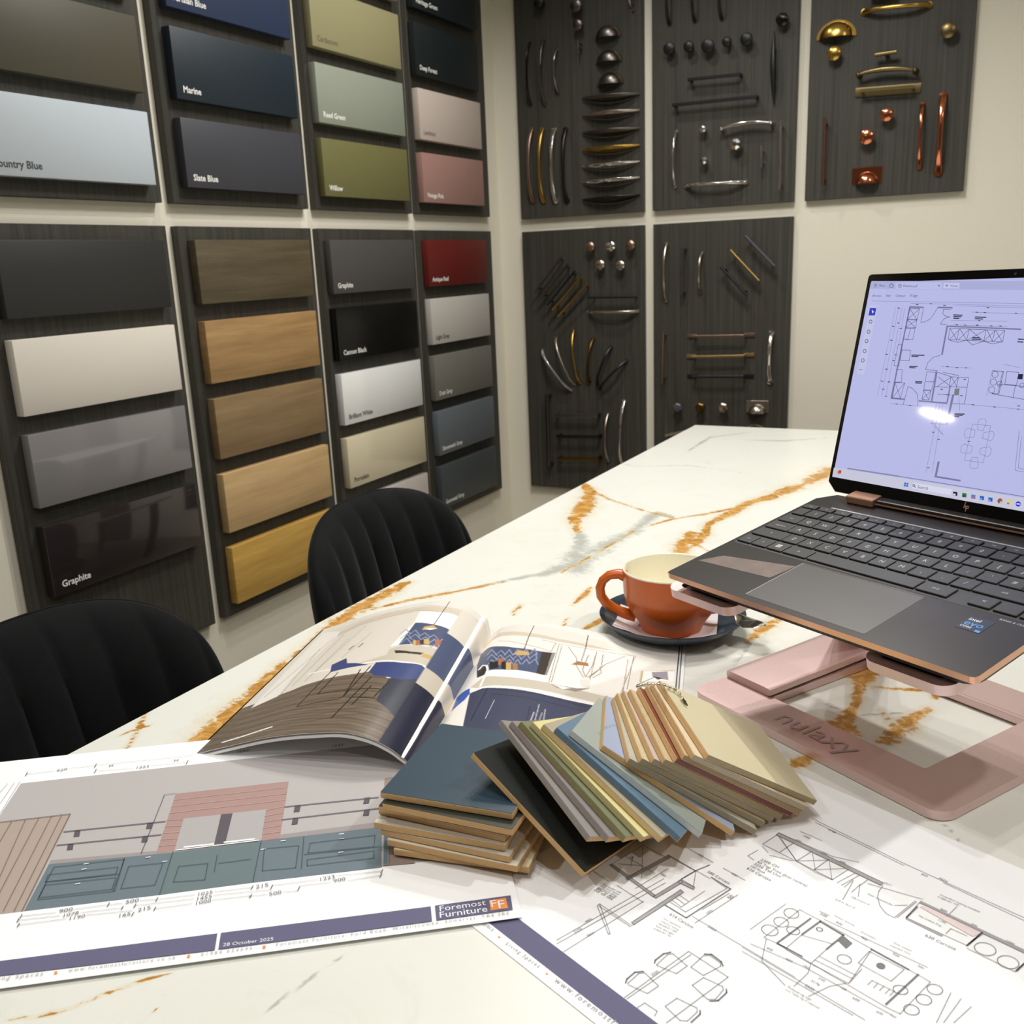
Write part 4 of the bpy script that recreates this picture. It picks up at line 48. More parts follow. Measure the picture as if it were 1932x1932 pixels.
SCREEN=[('p','stab',[[0.0051,0.2094],[0.1576,0.2054],[0.1593,0.1979],[0.0337,0.2007],[0.0336,0.2013],[0.0056,0.2019]]),('p','stab2',[[0.0325,0.2076],[0.0815,0.2063],[0.083,0.1998],[0.0338,0.201]]),('p','sbtn',[[0.0832,0.2058],[0.0992,0.2051],[0.0998,0.2002],[0.0838,0.2007]]),('t','sk',[0.0148,0.204],[0.0214,0.2036],'Menu',1.0),('t','sk',[0.0418,0.2029],[0.0571,0.2022],'Hudson.pdf',1.0),('t','sk',[0.0907,0.2021],[0.0982,0.2015],'Create',1.0),('t','sk',[0.0093,0.1942],[0.0198,0.1939],'All tools',1.0),('t','sk',[0.0252,0.194],[0.0303,0.1937],'Edit',1.0),('t','sk',[0.0356,0.1939],[0.0463,0.1934],'Convert',1.0),('t','sk',[0.0513,0.1937],[0.0593,0.1933],'E-Sign',1.0),('l','sk',0.0004,[[0.009,0.2062],[0.0122,0.2061]]),('l','sk',0.0004,[[0.0093,0.2049],[0.0125,0.2049]]),('l','sk',0.0004,[[0.0095,0.2037],[0.0128,0.2036]]),('l','sk',0.0005,[[0.0266,0.2047],[0.0283,0.2063],[0.0308,0.2046],[0.031,0.2028],[0.0274,0.203],[0.0268,0.2047]]),('l','sk',0.0004,[[0.0378,0.206],[0.0388,0.2046],[0.0402,0.2044],[0.0393,0.2035],[0.0399,0.2024],[0.0385,0.203],[0.0372,0.2025],[0.0374,0.2037],[0.0363,0.2046],[0.0375,0.2047],[0.0378,0.206]]),('l','sk',0.0005,[[0.0861,0.2032],[0.0881,0.2031]]),('l','sk',0.0005,[[0.0869,0.204],[0.0873,0.2023]]),('l','sk',0.0004,[[0.0782,0.204],[0.0802,0.2025]]),('l','sk',0.0004,[[0.0798,0.204],[0.0785,0.2026]]),('l','sm',0.0003,[[0.0103,0.1902],[0.1618,0.1865]]),('p','stool',[[0.0091,0.1861],[0.0173,0.1855],[0.0176,0.1194],[0.0094,0.1198]]),('p','sblue',[[0.0094,0.1835],[0.0168,0.1833],[0.0167,0.1763],[0.0094,0.1762]]),('p','white',[[0.0119,0.1819],[0.0153,0.1793],[0.0138,0.1791],[0.0134,0.1778]]),('l','sk',0.0006,[[0.0151,0.1699],[0.0147,0.169],[0.0137,0.1686],[0.0127,0.1689],[0.0118,0.1696],[0.0116,0.1706],[0.012,0.1715],[0.0129,0.1719],[0.014,0.1717],[0.0148,0.1709],[0.0151,0.1699]]),('l','sk',0.0006,[[0.015,0.1604],[0.0146,0.1595],[0.0136,0.1591],[0.0125,0.1593],[0.0117,0.1601],[0.0115,0.1611],[0.0119,0.162],[0.0128,0.1624],[0.0139,0.1622],[0.0147,0.1614],[0.015,0.1604]]),('l','sk',0.0006,[[0.0149,0.1513],[0.0145,0.1504],[0.0135,0.15],[0.0125,0.1502],[0.0116,0.151],[0.0114,0.152],[0.0118,0.1529],[0.0127,0.1533],[0.0138,0.1531],[0.0146,0.1523],[0.0149,0.1513]]),('l','sk',0.0006,[[0.0149,0.1418],[0.0145,0.1409],[0.0136,0.1405],[0.0125,0.1407],[0.0116,0.1414],[0.0114,0.1424],[0.0118,0.1433],[0.0127,0.1437],[0.0138,0.1435],[0.0146,0.1428],[0.0149,0.1418]]),('l','sk',0.0006,[[0.0148,0.1326],[0.0144,0.1317],[0.0135,0.1313],[0.0124,0.1315],[0.0115,0.1322],[0.0113,0.1332],[0.0117,0.1341],[0.0126,0.1346],[0.0137,0.1344],[0.0146,0.1336],[0.0148,0.1326]]),('l','sk',0.0005,[[0.0115,0.1241],[0.0144,0.124]]),('p','sg',[[0.0528,0.185],[0.0679,0.1844],[0.068,0.183],[0.053,0.1835]]),('p','sg',[[0.0824,0.1844],[0.0971,0.1841],[0.0973,0.1827],[0.0825,0.1829]]),('p','sg',[[0.0528,0.185],[0.0542,0.1849],[0.0539,0.0992],[0.0523,0.0993]]),('p','sg',[[0.0525,0.0999],[0.0676,0.0999],[0.0677,0.0986],[0.0525,0.0985]]),('p','sg',[[0.0823,0.0997],[0.1111,0.0997],[0.1112,0.0983],[0.0823,0.0984]]),('p','sg',[[0.0949,0.1676],[0.1641,0.1658],[0.1642,0.1646],[0.0949,0.1663]]),('p','sg',[[0.0949,0.1676],[0.0965,0.1674],[0.0971,0.1413],[0.0954,0.1414]]),('p','sg',[[0.0939,0.1265],[0.0954,0.1263],[0.0963,0.099],[0.0947,0.0989]]),('p','sg',[[0.1099,0.1139],[0.1112,0.1138],[0.1116,0.0997],[0.1102,0.0998]]),('p','sg',[[0.1141,0.1071],[0.1162,0.1072],[0.1159,0.0809],[0.1138,0.0809]]),('p','sg',[[0.1135,0.0473],[0.1156,0.0474],[0.1155,0.0337],[0.1135,0.0331]]),('p','sg',[[0.1136,0.0344],[0.1389,0.0343],[0.1389,0.0328],[0.1135,0.0329]]),('p','sgr',[[0.1155,0.1124],[0.12,0.1129],[0.1207,0.1069],[0.116,0.1065]]),('l','sk',0.0004,[[0.0536,0.1828],[0.0641,0.1825],[0.0639,0.1725],[0.0537,0.1726],[0.0536,0.1828]]),('l','sk',0.0004,[[0.0536,0.1828],[0.0639,0.1725]]),('l','sk',0.0004,[[0.0641,0.1825],[0.0537,0.1726]]),('l','sk',0.0004,[[0.0537,0.1724],[0.0637,0.1723],[0.0639,0.1651],[0.0533,0.1651],[0.0537,0.1724]]),('l','sk',0.0004,[[0.0537,0.1724],[0.0639,0.1651]]),('l','sk',0.0004,[[0.0637,0.1723],[0.0533,0.1651]]),('l','sk',0.0004,[[0.0535,0.1644],[0.0637,0.1644],[0.0636,0.1542],[0.0535,0.1545]]),('l','sk',0.0004,[[0.059,0.1645],[0.0581,0.1536],[0.0555,0.1545]]),('l','sk',0.0004,[[0.0544,0.1445],[0.0636,0.1443],[0.0642,0.1349],[0.0546,0.1349],[0.0544,0.1445]]),('l','sk',0.0004,[[0.0522,0.1263],[0.0589,0.1262],[0.0607,0.1147],[0.0533,0.1143]]),('l','sk',0.0004,[[0.0539,0.114],[0.0643,0.1142],[0.063,0.0999],[0.0543,0.0996],[0.0539,0.114]]),('l','sk',0.0004,[[0.0539,0.114],[0.063,0.0999]]),('l','sk',0.0004,[[0.0643,0.1142],[0.0543,0.0996]]),('l','sk',0.0004,[[0.0492,0.1493],[0.0533,0.1494],[0.0544,0.1294],[0.0491,0.1296],[0.0492,0.1493]]),('l','sk',0.0004,[[0.0681,0.1833],[0.0684,0.17],[0.0722,0.1706],[0.0771,0.173],[0.0803,0.1784],[0.0824,0.1832]]),('l','sk',0.0004,[[0.0961,0.1817],[0.0886,0.182],[0.0887,0.1784],[0.0916,0.176],[0.0966,0.1751],[0.0911,0.1736],[0.0884,0.1688],[0.0948,0.1686]]),('l','sk',0.0004,[[0.0947,0.141],[0.0882,0.1388],[0.0839,0.1338],[0.0829,0.1277],[0.0952,0.127]]),('l','sk',0.0004,[[0.0684,0.1112],[0.0739,0.1096],[0.0794,0.1051],[0.0814,0.1003],[0.0824,0.0944]]),('l','sk',0.0004,[[0.0684,0.1112],[0.0677,0.0997],[0.0672,0.0942]]),('l','sk',0.0004,[[0.0988,0.1651],[0.1502,0.164],[0.1504,0.1544],[0.0995,0.1551],[0.0988,0.1651]]),('l','sk',0.0004,[[0.1176,0.1644],[0.1172,0.155]]),('l','sk',0.0004,[[0.1332,0.1642],[0.1334,0.1547]]),('l','sk',0.0004,[[0.1078,0.1647],[0.108,0.1548]]),('l','sk',0.0004,[[0.1415,0.1643],[0.1412,0.1545]]),('l','sk',0.0004,[[0.0988,0.1651],[0.108,0.1548]]),('l','sk',0.0004,[[0.1088,0.1647],[0.1006,0.1551]]),('l','sk',0.0004,[[0.1088,0.1647],[0.1172,0.155]]),('l','sk',0.0004,[[0.1176,0.1644],[0.109,0.1548]]),('l','sk',0.0004,[[0.1181,0.1644],[0.1328,0.1549]]),('l','sk',0.0004,[[0.1332,0.1642],[0.1177,0.155]]),('l','sk',0.0004,[[0.1342,0.1642],[0.1412,0.1545]]),('l','sk',0.0004,[[0.1416,0.1638],[0.1338,0.1549]]),('l','sk',0.0004,[[0.1421,0.1638],[0.1499,0.1547]]),('l','sk',0.0004,[[0.1502,0.1638],[0.1422,0.1545]]),('l','sk',0.0004,[[0.1007,0.1546],[0.1094,0.1529],[0.1172,0.155],[0.1237,0.151],[0.1334,0.1545],[0.1417,0.1524],[0.1499,0.1544]]),('l','sk',0.0004,[[0.0847,0.1255],[0.0939,0.1257],[0.0933,0.1095],[0.0852,0.1092],[0.0847,0.1255]]),('l','sk',0.0004,[[0.0854,0.1167],[0.0943,0.117]]),('l','sk',0.0004,[[0.0853,0.1086],[0.0929,0.1087],[0.0926,0.1006],[0.0855,0.1006],[0.0853,0.1086]]),('l','sk',0.0004,[[0.0853,0.1086],[0.0926,0.1006]]),('l','sk',0.0004,[[0.0929,0.1087],[0.0855,0.1006]]),('l','sk',0.0004,[[0.0961,0.1256],[0.1096,0.1225],[0.1265,0.1227],[0.1277,0.0996],[0.1164,0.0991]]),('l','sk',0.0004,[[0.097,0.1218],[0.111,0.114]]),('l','sk',0.0004,[[0.1101,0.1225],[0.0975,0.1126]]),('l','sk',0.0004,[[0.1096,0.1225],[0.1099,0.1139],[0.1264,0.1141]]),('l','sk',0.0004,[[0.1168,0.1227],[0.1168,0.1134]]),('l','sk',0.0004,[[0.1102,0.1221],[0.1171,0.1144]]),('l','sk',0.0004,[[0.1169,0.1224],[0.111,0.114]]),('l','sk',0.0004,[[0.0952,0.113],[0.1091,0.1129]]),('l','sk',0.0004,[[0.0999,0.1065],[0.1127,0.1065]]),('l','sk',0.0004,[[0.1009,0.1259],[0.117,0.1239]]),('l','sm',0.0003,[[0.0536,0.1875],[0.095,0.1865]]),('l','sm',0.0003,[[0.0383,0.1839],[0.0376,0.1]]),('l','sm',0.0003,[[0.0415,0.1839],[0.0423,0.1003]]),('l','sm',0.0003,[[0.0453,0.1839],[0.0471,0.1002]]),('l','sm',0.0003,[[0.0483,0.1833],[0.0498,0.1493]]),('l','sm',0.0003,[[0.0983,0.1722],[0.1504,0.1717]]),('l','sm',0.0003,[[0.0998,0.1679],[0.1518,0.1674]]),('l','sm',0.0003,[[0.098,0.1851],[0.1626,0.1829]]),('l','sm',0.0003,[[0.1168,0.1794],[0.1637,0.178]]),('l','sm',0.0003,[[0.0966,0.1865],[0.1623,0.1843]]),('l','sm',0.0003,[[0.0976,0.131],[0.1267,0.131]]),('l','sm',0.0003,[[0.0539,0.0941],[0.0864,0.0943]]),('l','sm',0.0003,[[0.1277,0.0996],[0.181,0.0994]]),('l','sm',0.0003,[[0.1008,0.0979],[0.1002,0.0794],[0.1134,0.0711]]),('l','sm',0.0003,[[0.0984,0.0802],[0.1161,0.08]]),('l','sm',0.0003,[[0.1042,0.0972],[0.1042,0.0357]]),('l','sm',0.0003,[[0.1073,0.0974],[0.1105,0.0366]]),('l','sm',0.0003,[[0.1143,0.0808],[0.0996,0.0798]]),('l','sm',0.0003,[[0.121,0.1066],[0.1245,0.0932]]),('l','sm',0.0003,[[0.1022,0.0801],[0.1135,0.0713]]),('l','sm',0.0003,[[0.1467,0.1301],[0.1462,0.1084]]),('l','sm',0.0003,[[0.1555,0.1356],[0.1701,0.1335]]),('l','sk',0.0004,[[0.1468,0.1297],[0.1568,0.1297],[0.1568,0.1106],[0.1505,0.1106]]),('l','sk',0.0004,[[0.1597,0.1299],[0.17,0.1295],[0.1705,0.1188],[0.1602,0.119],[0.1597,0.1299]]),('l','sk',0.0004,[[0.1541,0.1186],[0.1768,0.1183]]),('l','sk',0.0004,[[0.1559,0.1297],[0.1559,0.1105]]),('l','sk',0.0004,[[0.1696,0.1187],[0.1697,0.1079]]),('l','sk',0.0004,[[0.1511,0.1102],[0.1791,0.1077]]),('p','skf',[[0.1699,0.1281],[0.174,0.1284],[0.1743,0.1239],[0.1698,0.1241]]),('l','sk',0.0004,[[0.1526,0.1263],[0.1524,0.1255],[0.1519,0.1248],[0.1513,0.1243],[0.1505,0.1241],[0.1497,0.1241],[0.1488,0.1244],[0.1481,0.1249],[0.1475,0.1256],[0.1472,0.1265],[0.1471,0.1273],[0.1473,0.1281],[0.1477,0.1288],[0.1484,0.1293],[0.1491,0.1295],[0.15,0.1295],[0.1508,0.1292],[0.1516,0.1286],[0.1521,0.1279],[0.1525,0.1271],[0.1526,0.1263]]),('l','sk',0.0004,[[0.1526,0.1197],[0.1524,0.1189],[0.152,0.1182],[0.1513,0.1177],[0.1506,0.1175],[0.1497,0.1175],[0.1489,0.1178],[0.1481,0.1183],[0.1476,0.119],[0.1472,0.1198],[0.1471,0.1207],[0.1473,0.1215],[0.1477,0.1222],[0.1484,0.1226],[0.1492,0.1229],[0.15,0.1229],[0.1508,0.1226],[0.1516,0.1221],[0.1522,0.1214],[0.1525,0.1205],[0.1526,0.1197]]),('l','sk',0.0004,[[0.1526,0.1131],[0.1524,0.1123],[0.152,0.1116],[0.1514,0.1111],[0.1506,0.1109],[0.1497,0.1109],[0.1489,0.1112],[0.1481,0.1117],[0.1476,0.1124],[0.1472,0.1132],[0.1471,0.1141],[0.1473,0.1149],[0.1478,0.1155],[0.1484,0.116],[0.1492,0.1163],[0.15,0.1163],[0.1509,0.116],[0.1516,0.1155],[0.1522,0.1148],[0.1525,0.114],[0.1526,0.1131]]),('l','sk',0.0004,[[0.158,0.1188],[0.1578,0.1181],[0.1575,0.1176],[0.1569,0.1172],[0.1563,0.117],[0.1555,0.1171],[0.1548,0.1173],[0.1542,0.1177],[0.1537,0.1183],[0.1534,0.1189],[0.1533,0.1196],[0.1535,0.1202],[0.1539,0.1208],[0.1544,0.1211],[0.1551,0.1213],[0.1558,0.1213],[0.1565,0.1211],[0.1571,0.1206],[0.1576,0.1201],[0.1579,0.1194],[0.158,0.1188]]),('l','sk',0.0004,[[0.1769,0.1187],[0.1768,0.1181],[0.1765,0.1176],[0.1761,0.1172],[0.1756,0.117],[0.175,0.117],[0.1744,0.1172],[0.1739,0.1176],[0.1735,0.1181],[0.1733,0.1187],[0.1732,0.1194],[0.1734,0.12],[0.1737,0.1206],[0.1741,0.1209],[0.1746,0.1211],[0.1752,0.1211],[0.1758,0.1209],[0.1763,0.1205],[0.1767,0.12],[0.1769,0.1194],[0.1769,0.1187]]),('l','sm',0.00035,[[0.1389,0.0832],[0.1556,0.0834],[0.1559,0.0516],[0.1385,0.0516],[0.1389,0.0832]]),('l','sm',0.00035,[[0.1435,0.085],[0.1444,0.0879],[0.1491,0.0886],[0.1511,0.0862],[0.1495,0.0782],[0.1446,0.0791],[0.1435,0.085]]),('l','sm',0.00035,[[0.1425,0.0784],[0.1353,0.0791],[0.1333,0.077],[0.1336,0.0723],[0.1357,0.0706],[0.1429,0.0724],[0.1425,0.0784]]),('l','sm',0.00035,[[0.1508,0.0769],[0.1581,0.0791],[0.1603,0.077],[0.16,0.0724],[0.158,0.0708],[0.1503,0.0723],[0.1508,0.0769]]),('l','sm',0.00035,[[0.1432,0.0644],[0.1349,0.0654],[0.133,0.0632],[0.1334,0.0586],[0.1352,0.0574],[0.143,0.0583],[0.1432,0.0644]]),('l','sm',0.00035,[[0.1508,0.0635],[0.1581,0.0657],[0.1607,0.0638],[0.1606,0.0591],[0.1586,0.0573],[0.1509,0.0588],[0.1508,0.0635]]),('l','sm',0.00035,[[0.1448,0.0548],[0.1497,0.0554],[0.1523,0.0483],[0.1508,0.0458],[0.1459,0.0456],[0.1441,0.0481],[0.1448,0.0548]]),('l','sm',0.0004,[[0.181,0.0819],[0.1846,0.0491],[0.1921,0.0488]]),('l','sm',0.0004,[[0.1839,0.0769],[0.1869,0.0512],[0.1917,0.051]]),('l','skf',0.0009,[[0.0998,0.177],[0.1082,0.1767]]),('l','skf',0.0009,[[0.1001,0.1756],[0.1075,0.1753]]),('l','skf',0.0009,[[0.1005,0.1741],[0.1057,0.1739]]),('l','skf',0.0009,[[0.1208,0.1752],[0.1308,0.1749]]),('l','skf',0.0009,[[0.1211,0.1738],[0.1281,0.1735]]),('l','skf',0.0009,[[0.0657,0.1401],[0.0786,0.1403]]),('l','skf',0.0009,[[0.066,0.1389],[0.0728,0.1389]]),('l','skf',0.0009,[[0.0659,0.1297],[0.0738,0.1298]]),('l','skf',0.0009,[[0.0661,0.1285],[0.0718,0.1285]]),('l','skf',0.0009,[[0.0752,0.1161],[0.0819,0.1162]]),('l','skf',0.0009,[[0.0755,0.115],[0.0816,0.115]]),('l','skf',0.0009,[[0.1227,0.1575],[0.1288,0.1573]]),('l','skf',0.0009,[[0.122,0.1561],[0.1301,0.156]]),('l','skf',0.0009,[[0.1205,0.0904],[0.1296,0.091]]),('l','skf',0.0009,[[0.1207,0.0893],[0.1279,0.0897]]),('l','skf',0.0009,[[0.121,0.0882],[0.1251,0.0883]]),('l','skf',0.0009,[[0.1635,0.157],[0.1681,0.1569]]),('l','skf',0.0009,[[0.1635,0.1548],[0.1682,0.1546]]),('l','skf',0.0007,[[0.0597,0.1865],[0.0618,0.1862]]),('l','skf',0.0007,[[0.0738,0.1871],[0.0758,0.1869]]),('l','skf',0.0007,[[0.0879,0.1855],[0.0899,0.1853]]),('l','skf',0.0007,[[0.0407,0.1832],[0.0428,0.183]]),('l','skf',0.0007,[[0.0387,0.1662],[0.0409,0.1661]]),('l','skf',0.0007,[[0.0396,0.1531],[0.0418,0.153]]),('l','skf',0.0007,[[0.0374,0.1399],[0.0396,0.1397]]),('l','skf',0.0007,[[0.0435,0.1693],[0.0457,0.1691]]),('l','skf',0.0007,[[0.0474,0.1643],[0.0495,0.1642]]),('l','skf',0.0007,[[0.0475,0.1397],[0.0496,0.1396]]),('l','skf',0.0007,[[0.0464,0.1343],[0.0485,0.1342]]),('l','skf',0.0007,[[0.0406,0.1259],[0.0428,0.1259]]),('l','skf',0.0007,[[0.0385,0.1144],[0.0407,0.1143]]),('l','skf',0.0007,[[0.0415,0.1069],[0.0436,0.1069]]),('l','skf',0.0007,[[0.0461,0.1141],[0.0483,0.114]]),('l','skf',0.0007,[[0.0459,0.1006],[0.0481,0.1006]]),('l','skf',0.0007,[[0.104,0.1684],[0.1059,0.1682]]),('l','skf',0.0007,[[0.1121,0.1681],[0.114,0.1679]]),('l','skf',0.0007,[[0.1234,0.1682],[0.1253,0.168]]),('l','skf',0.0007,[[0.1364,0.1677],[0.1382,0.1675]]),('l','skf',0.0007,[[0.1447,0.1677],[0.1464,0.1676]]),('l','skf',0.0007,[[0.1243,0.1722],[0.1262,0.172]]),('l','skf',0.0007,[[0.1204,0.1794],[0.1223,0.1792]]),('l','skf',0.0007,[[0.128,0.1791],[0.1298,0.1789]]),('l','skf',0.0007,[[0.156,0.1785],[0.1578,0.1783]]),('l','skf',0.0007,[[0.1298,0.1833],[0.1316,0.1831]]),('l','skf',0.0007,[[0.1031,0.1313],[0.1051,0.1312]]),('l','skf',0.0007,[[0.1125,0.1307],[0.1144,0.1307]]),('l','skf',0.0007,[[0.1212,0.131],[0.123,0.1309]]),('l','skf',0.0007,[[0.1021,0.1108],[0.104,0.1108]]),('l','skf',0.0007,[[0.108,0.1066],[0.1099,0.1066]]),('l','skf',0.0007,[[0.1222,0.1209],[0.1241,0.1208]]),('l','skf',0.0007,[[0.1223,0.1067],[0.1241,0.1066]]),('l','skf',0.0007,[[0.1348,0.0997],[0.1366,0.0996]]),('l','skf',0.0007,[[0.1546,0.0994],[0.1563,0.0994]]),('l','skf',0.0007,[[0.1753,0.102],[0.1769,0.102]]),('l','skf',0.0007,[[0.1754,0.0994],[0.1771,0.0993]]),('l','skf',0.0007,[[0.0592,0.0943],[0.0613,0.0943]]),('l','skf',0.0007,[[0.0736,0.0942],[0.0757,0.0942]]),('l','skf',0.0007,[[0.1379,0.0681],[0.1397,0.0681]]),('l','skf',0.0007,[[0.1025,0.0723],[0.1044,0.0723]]),('l','skf',0.0007,[[0.1091,0.0667],[0.111,0.0667]]),('l','skf',0.0007,[[0.1049,0.0404],[0.1068,0.0405]]),('p','sbar',[[0.0038,0.0266],[0.0212,0.0271],[0.1968,0.0276],[0.1992,0.0169],[0.004,0.0175]]),('l','sscroll',0.0013,[[0.0203,0.028],[0.0767,0.0286]]),('l','sm',0.0007,[[0.0767,0.0286],[0.1965,0.0289]]),('p','ssrch',[[0.094,0.0249],[0.1327,0.025],[0.1324,0.0198],[0.0937,0.0199]]),('t','sk',[0.0989,0.0207],[0.1098,0.0209],'Search',1.0),('l','sk',0.0006,[[0.0961,0.0225],[0.0959,0.022],[0.0953,0.0217],[0.0947,0.0217],[0.0943,0.0221],[0.0941,0.0227],[0.0943,0.0232],[0.0949,0.0236],[0.0955,0.0235],[0.0959,0.0231],[0.0961,0.0225]]),('l','sk',0.0006,[[0.0959,0.0218],[0.097,0.021]]),('p','iwin',[[0.0847,0.0239],[0.0892,0.024],[0.0893,0.0204],[0.0848,0.0205]]),('l','sbar',0.0004,[[0.0869,0.0241],[0.0871,0.0203]]),('l','sbar',0.0004,[[0.0847,0.0221],[0.0892,0.0222]]),('p','iorange',[[0.0086,0.023],[0.0107,0.0252],[0.013,0.0247],[0.0132,0.0217],[0.0104,0.0209]]),('p','ired',[[0.0103,0.0249],[0.0134,0.0252],[0.0136,0.0224],[0.0112,0.0223]]),('p','skf',[[0.1341,0.0233],[0.1382,0.0235],[0.1388,0.0201],[0.1347,0.0198]]),('p','white',[[0.1348,0.0215],[0.1368,0.0217],[0.1369,0.0202],[0.1349,0.02]]),('p','igreen',[[0.1428,0.0234],[0.1468,0.0236],[0.1474,0.0202],[0.1434,0.0199]]),('p','igreend',[[0.1434,0.0216],[0.1454,0.0217],[0.1456,0.0202],[0.1436,0.0201]]),('p','imix',[[0.1512,0.0234],[0.1551,0.0236],[0.1557,0.0202],[0.1518,0.02]]),('p','imixd',[[0.1518,0.0217],[0.1538,0.0218],[0.1539,0.0203],[0.1519,0.0202]]),('p','iblue2',[[0.1591,0.0235],[0.163,0.0237],[0.1635,0.0203],[0.1597,0.02]]),('p','iblue2d',[[0.1597,0.0217],[0.1616,0.0219],[0.1618,0.0204],[0.1598,0.0203]]),('p','iblue2',[[0.1668,0.0235],[0.1706,0.0237],[0.1712,0.0204],[0.1674,0.0201]]),('p','iblue2d',[[0.1674,0.0218],[0.1693,0.0219],[0.1694,0.0205],[0.1675,0.0203]]),('p','ired',[[0.1797,0.0219],[0.1794,0.021],[0.1788,0.0203],[0.1778,0.0199],[0.1768,0.02],[0.176,0.0205],[0.1754,0.0213],[0.1752,0.0223],[0.1755,0.0233],[0.1761,0.024],[0.1771,0.0243],[0.1781,0.0243],[0.1789,0.0237],[0.1795,0.0229]]),('p','igreen',[[0.1754,0.0218],[0.1773,0.0219],[0.1772,0.0201],[0.1761,0.0206]]),('p','iyel',[[0.1776,0.0222],[0.1795,0.0223],[0.1789,0.0205],[0.1776,0.0199]]),('p','iblue2',[[0.1783,0.0221],[0.178,0.0215],[0.1774,0.0213],[0.1768,0.0216],[0.1766,0.0222],[0.1769,0.0227],[0.1775,0.0229],[0.1781,0.0226]]),('p','iyel',[[0.1832,0.0236],[0.1869,0.0238],[0.1875,0.0205],[0.1838,0.0203]]),('p','iyeld',[[0.1838,0.0219],[0.1856,0.022],[0.1858,0.0206],[0.1839,0.0205]]),('p','iblue',[[0.1954,0.0221],[0.1952,0.0211],[0.1945,0.0204],[0.1936,0.0201],[0.1927,0.0202],[0.1918,0.0206],[0.1913,0.0215],[0.1911,0.0224],[0.1913,0.0234],[0.192,0.0241],[0.1929,0.0244],[0.1938,0.0243],[0.1947,0.0238],[0.1953,0.023]]),('l','white',0.001,[[0.1922,0.0222],[0.1944,0.0223]])]
LID_CORNERS=[[0.0054,0.2093],[0.0044,0.0177]]
LOGO=[('l','copper',0.0008,[[0.1477,0.0161],[0.1468,0.0111]]),('l','copper',0.0008,[[0.1472,0.0131],[0.1484,0.013],[0.1483,0.0109]]),('l','copper',0.0008,[[0.1494,0.013],[0.1489,0.0084]]),('l','copper',0.0008,[[0.1497,0.0128],[0.1511,0.0129],[0.1509,0.011],[0.1497,0.0109]])]
LAPTOP={'o': [-0.2622,0.7817,0.8859],'yaw': -0.534636181292948,'pit': 0.18674726537553915,'rol': -0.021180126196101778,'al': 2.004506631224695,'yh': 0.21048334664760465}
TILES=[('grey1',[-0.3128,0.5575,0.8365],[0.8096,-0.4446,-0.3834]),('grey2',[-0.3045,0.5584,0.8371],[0.8272,-0.3806,-0.4133]),('olive',[-0.297,0.5581,0.8384],[0.8405,-0.3146,-0.441]),('yellow',[-0.2886,0.5603,0.8385],[0.8481,-0.2594,-0.462]),('beige',[-0.2793,0.5598,0.8388],[0.8535,-0.185,-0.4872]),('blue',[-0.2692,0.5596,0.8385],[0.853,-0.0965,-0.5128]),('gg',[-0.2581,0.5615,0.8369],[0.8372,0.0471,-0.5448]),('lb',[-0.2365,0.5669,0.8276],[0.7784,0.262,-0.5705]),('t10',[-0.2171,0.5679,0.8211],[0.7088,0.4144,-0.5709]),('t11',[-0.2092,0.5711,0.8212],[0.6698,0.481,-0.5657]),('t12',[-0.201,0.5735,0.8214],[0.6401,0.526,-0.56]),('t13',[-0.1933,0.5744,0.8222],[0.6206,0.5533,-0.5556]),('t14',[-0.1862,0.5788,0.8225],[0.6108,0.5664,-0.5533]),('t15',[-0.1813,0.5808,0.8248],[0.6184,0.5563,-0.5551]),('t16',[-0.1744,0.5808,0.8264],[0.5973,0.5839,-0.5498]),('cream',[-0.166,0.5858,0.8257],[0.5561,0.6333,-0.5382])]
TILE_N=[0.52,0.24,0.8198]
BEADS=[[-0.2232,0.6021,0.8597],[-0.2232,0.607,0.8582],[-0.2228,0.6143,0.8558],[-0.2221,0.6215,0.8533],[-0.2209,0.6282,0.8506],[-0.2194,0.6354,0.8475],[-0.2172,0.6424,0.8441],[-0.2145,0.6477,0.8408],[-0.2112,0.6503,0.838],[-0.2076,0.6501,0.8357],[-0.2035,0.6442,0.8349],[-0.1977,0.6389,0.8327]]
STACK=[[-0.3763,0.4898],[-0.3815,0.5984],[-0.2849,0.5006]]
MAG={'LB': [-0.6146,0.5407],'LT': [-0.6955,0.8256],'spT': [-0.4983,0.8743],'RT': [-0.3024,0.9393]}
MAGP={'sL': [0.0,0.0333,0.0739,0.1133,0.1515,0.1761,0.194,0.202,0.2031],'zT': [0.002,0.0137,0.0281,0.0383,0.0438,0.0399,0.0262,0.014,0.004],'zB': [0.002,0.0125,0.0245,0.0318,0.0345,0.028,0.0165,0.007,0.003],'sR': [0.0,0.0083,0.0267,0.0447,0.0802,0.1153,0.1501,0.1846,0.2064],'zR': [0.004,0.012,0.0185,0.02,0.0185,0.0125,0.0065,0.0035,0.003]}
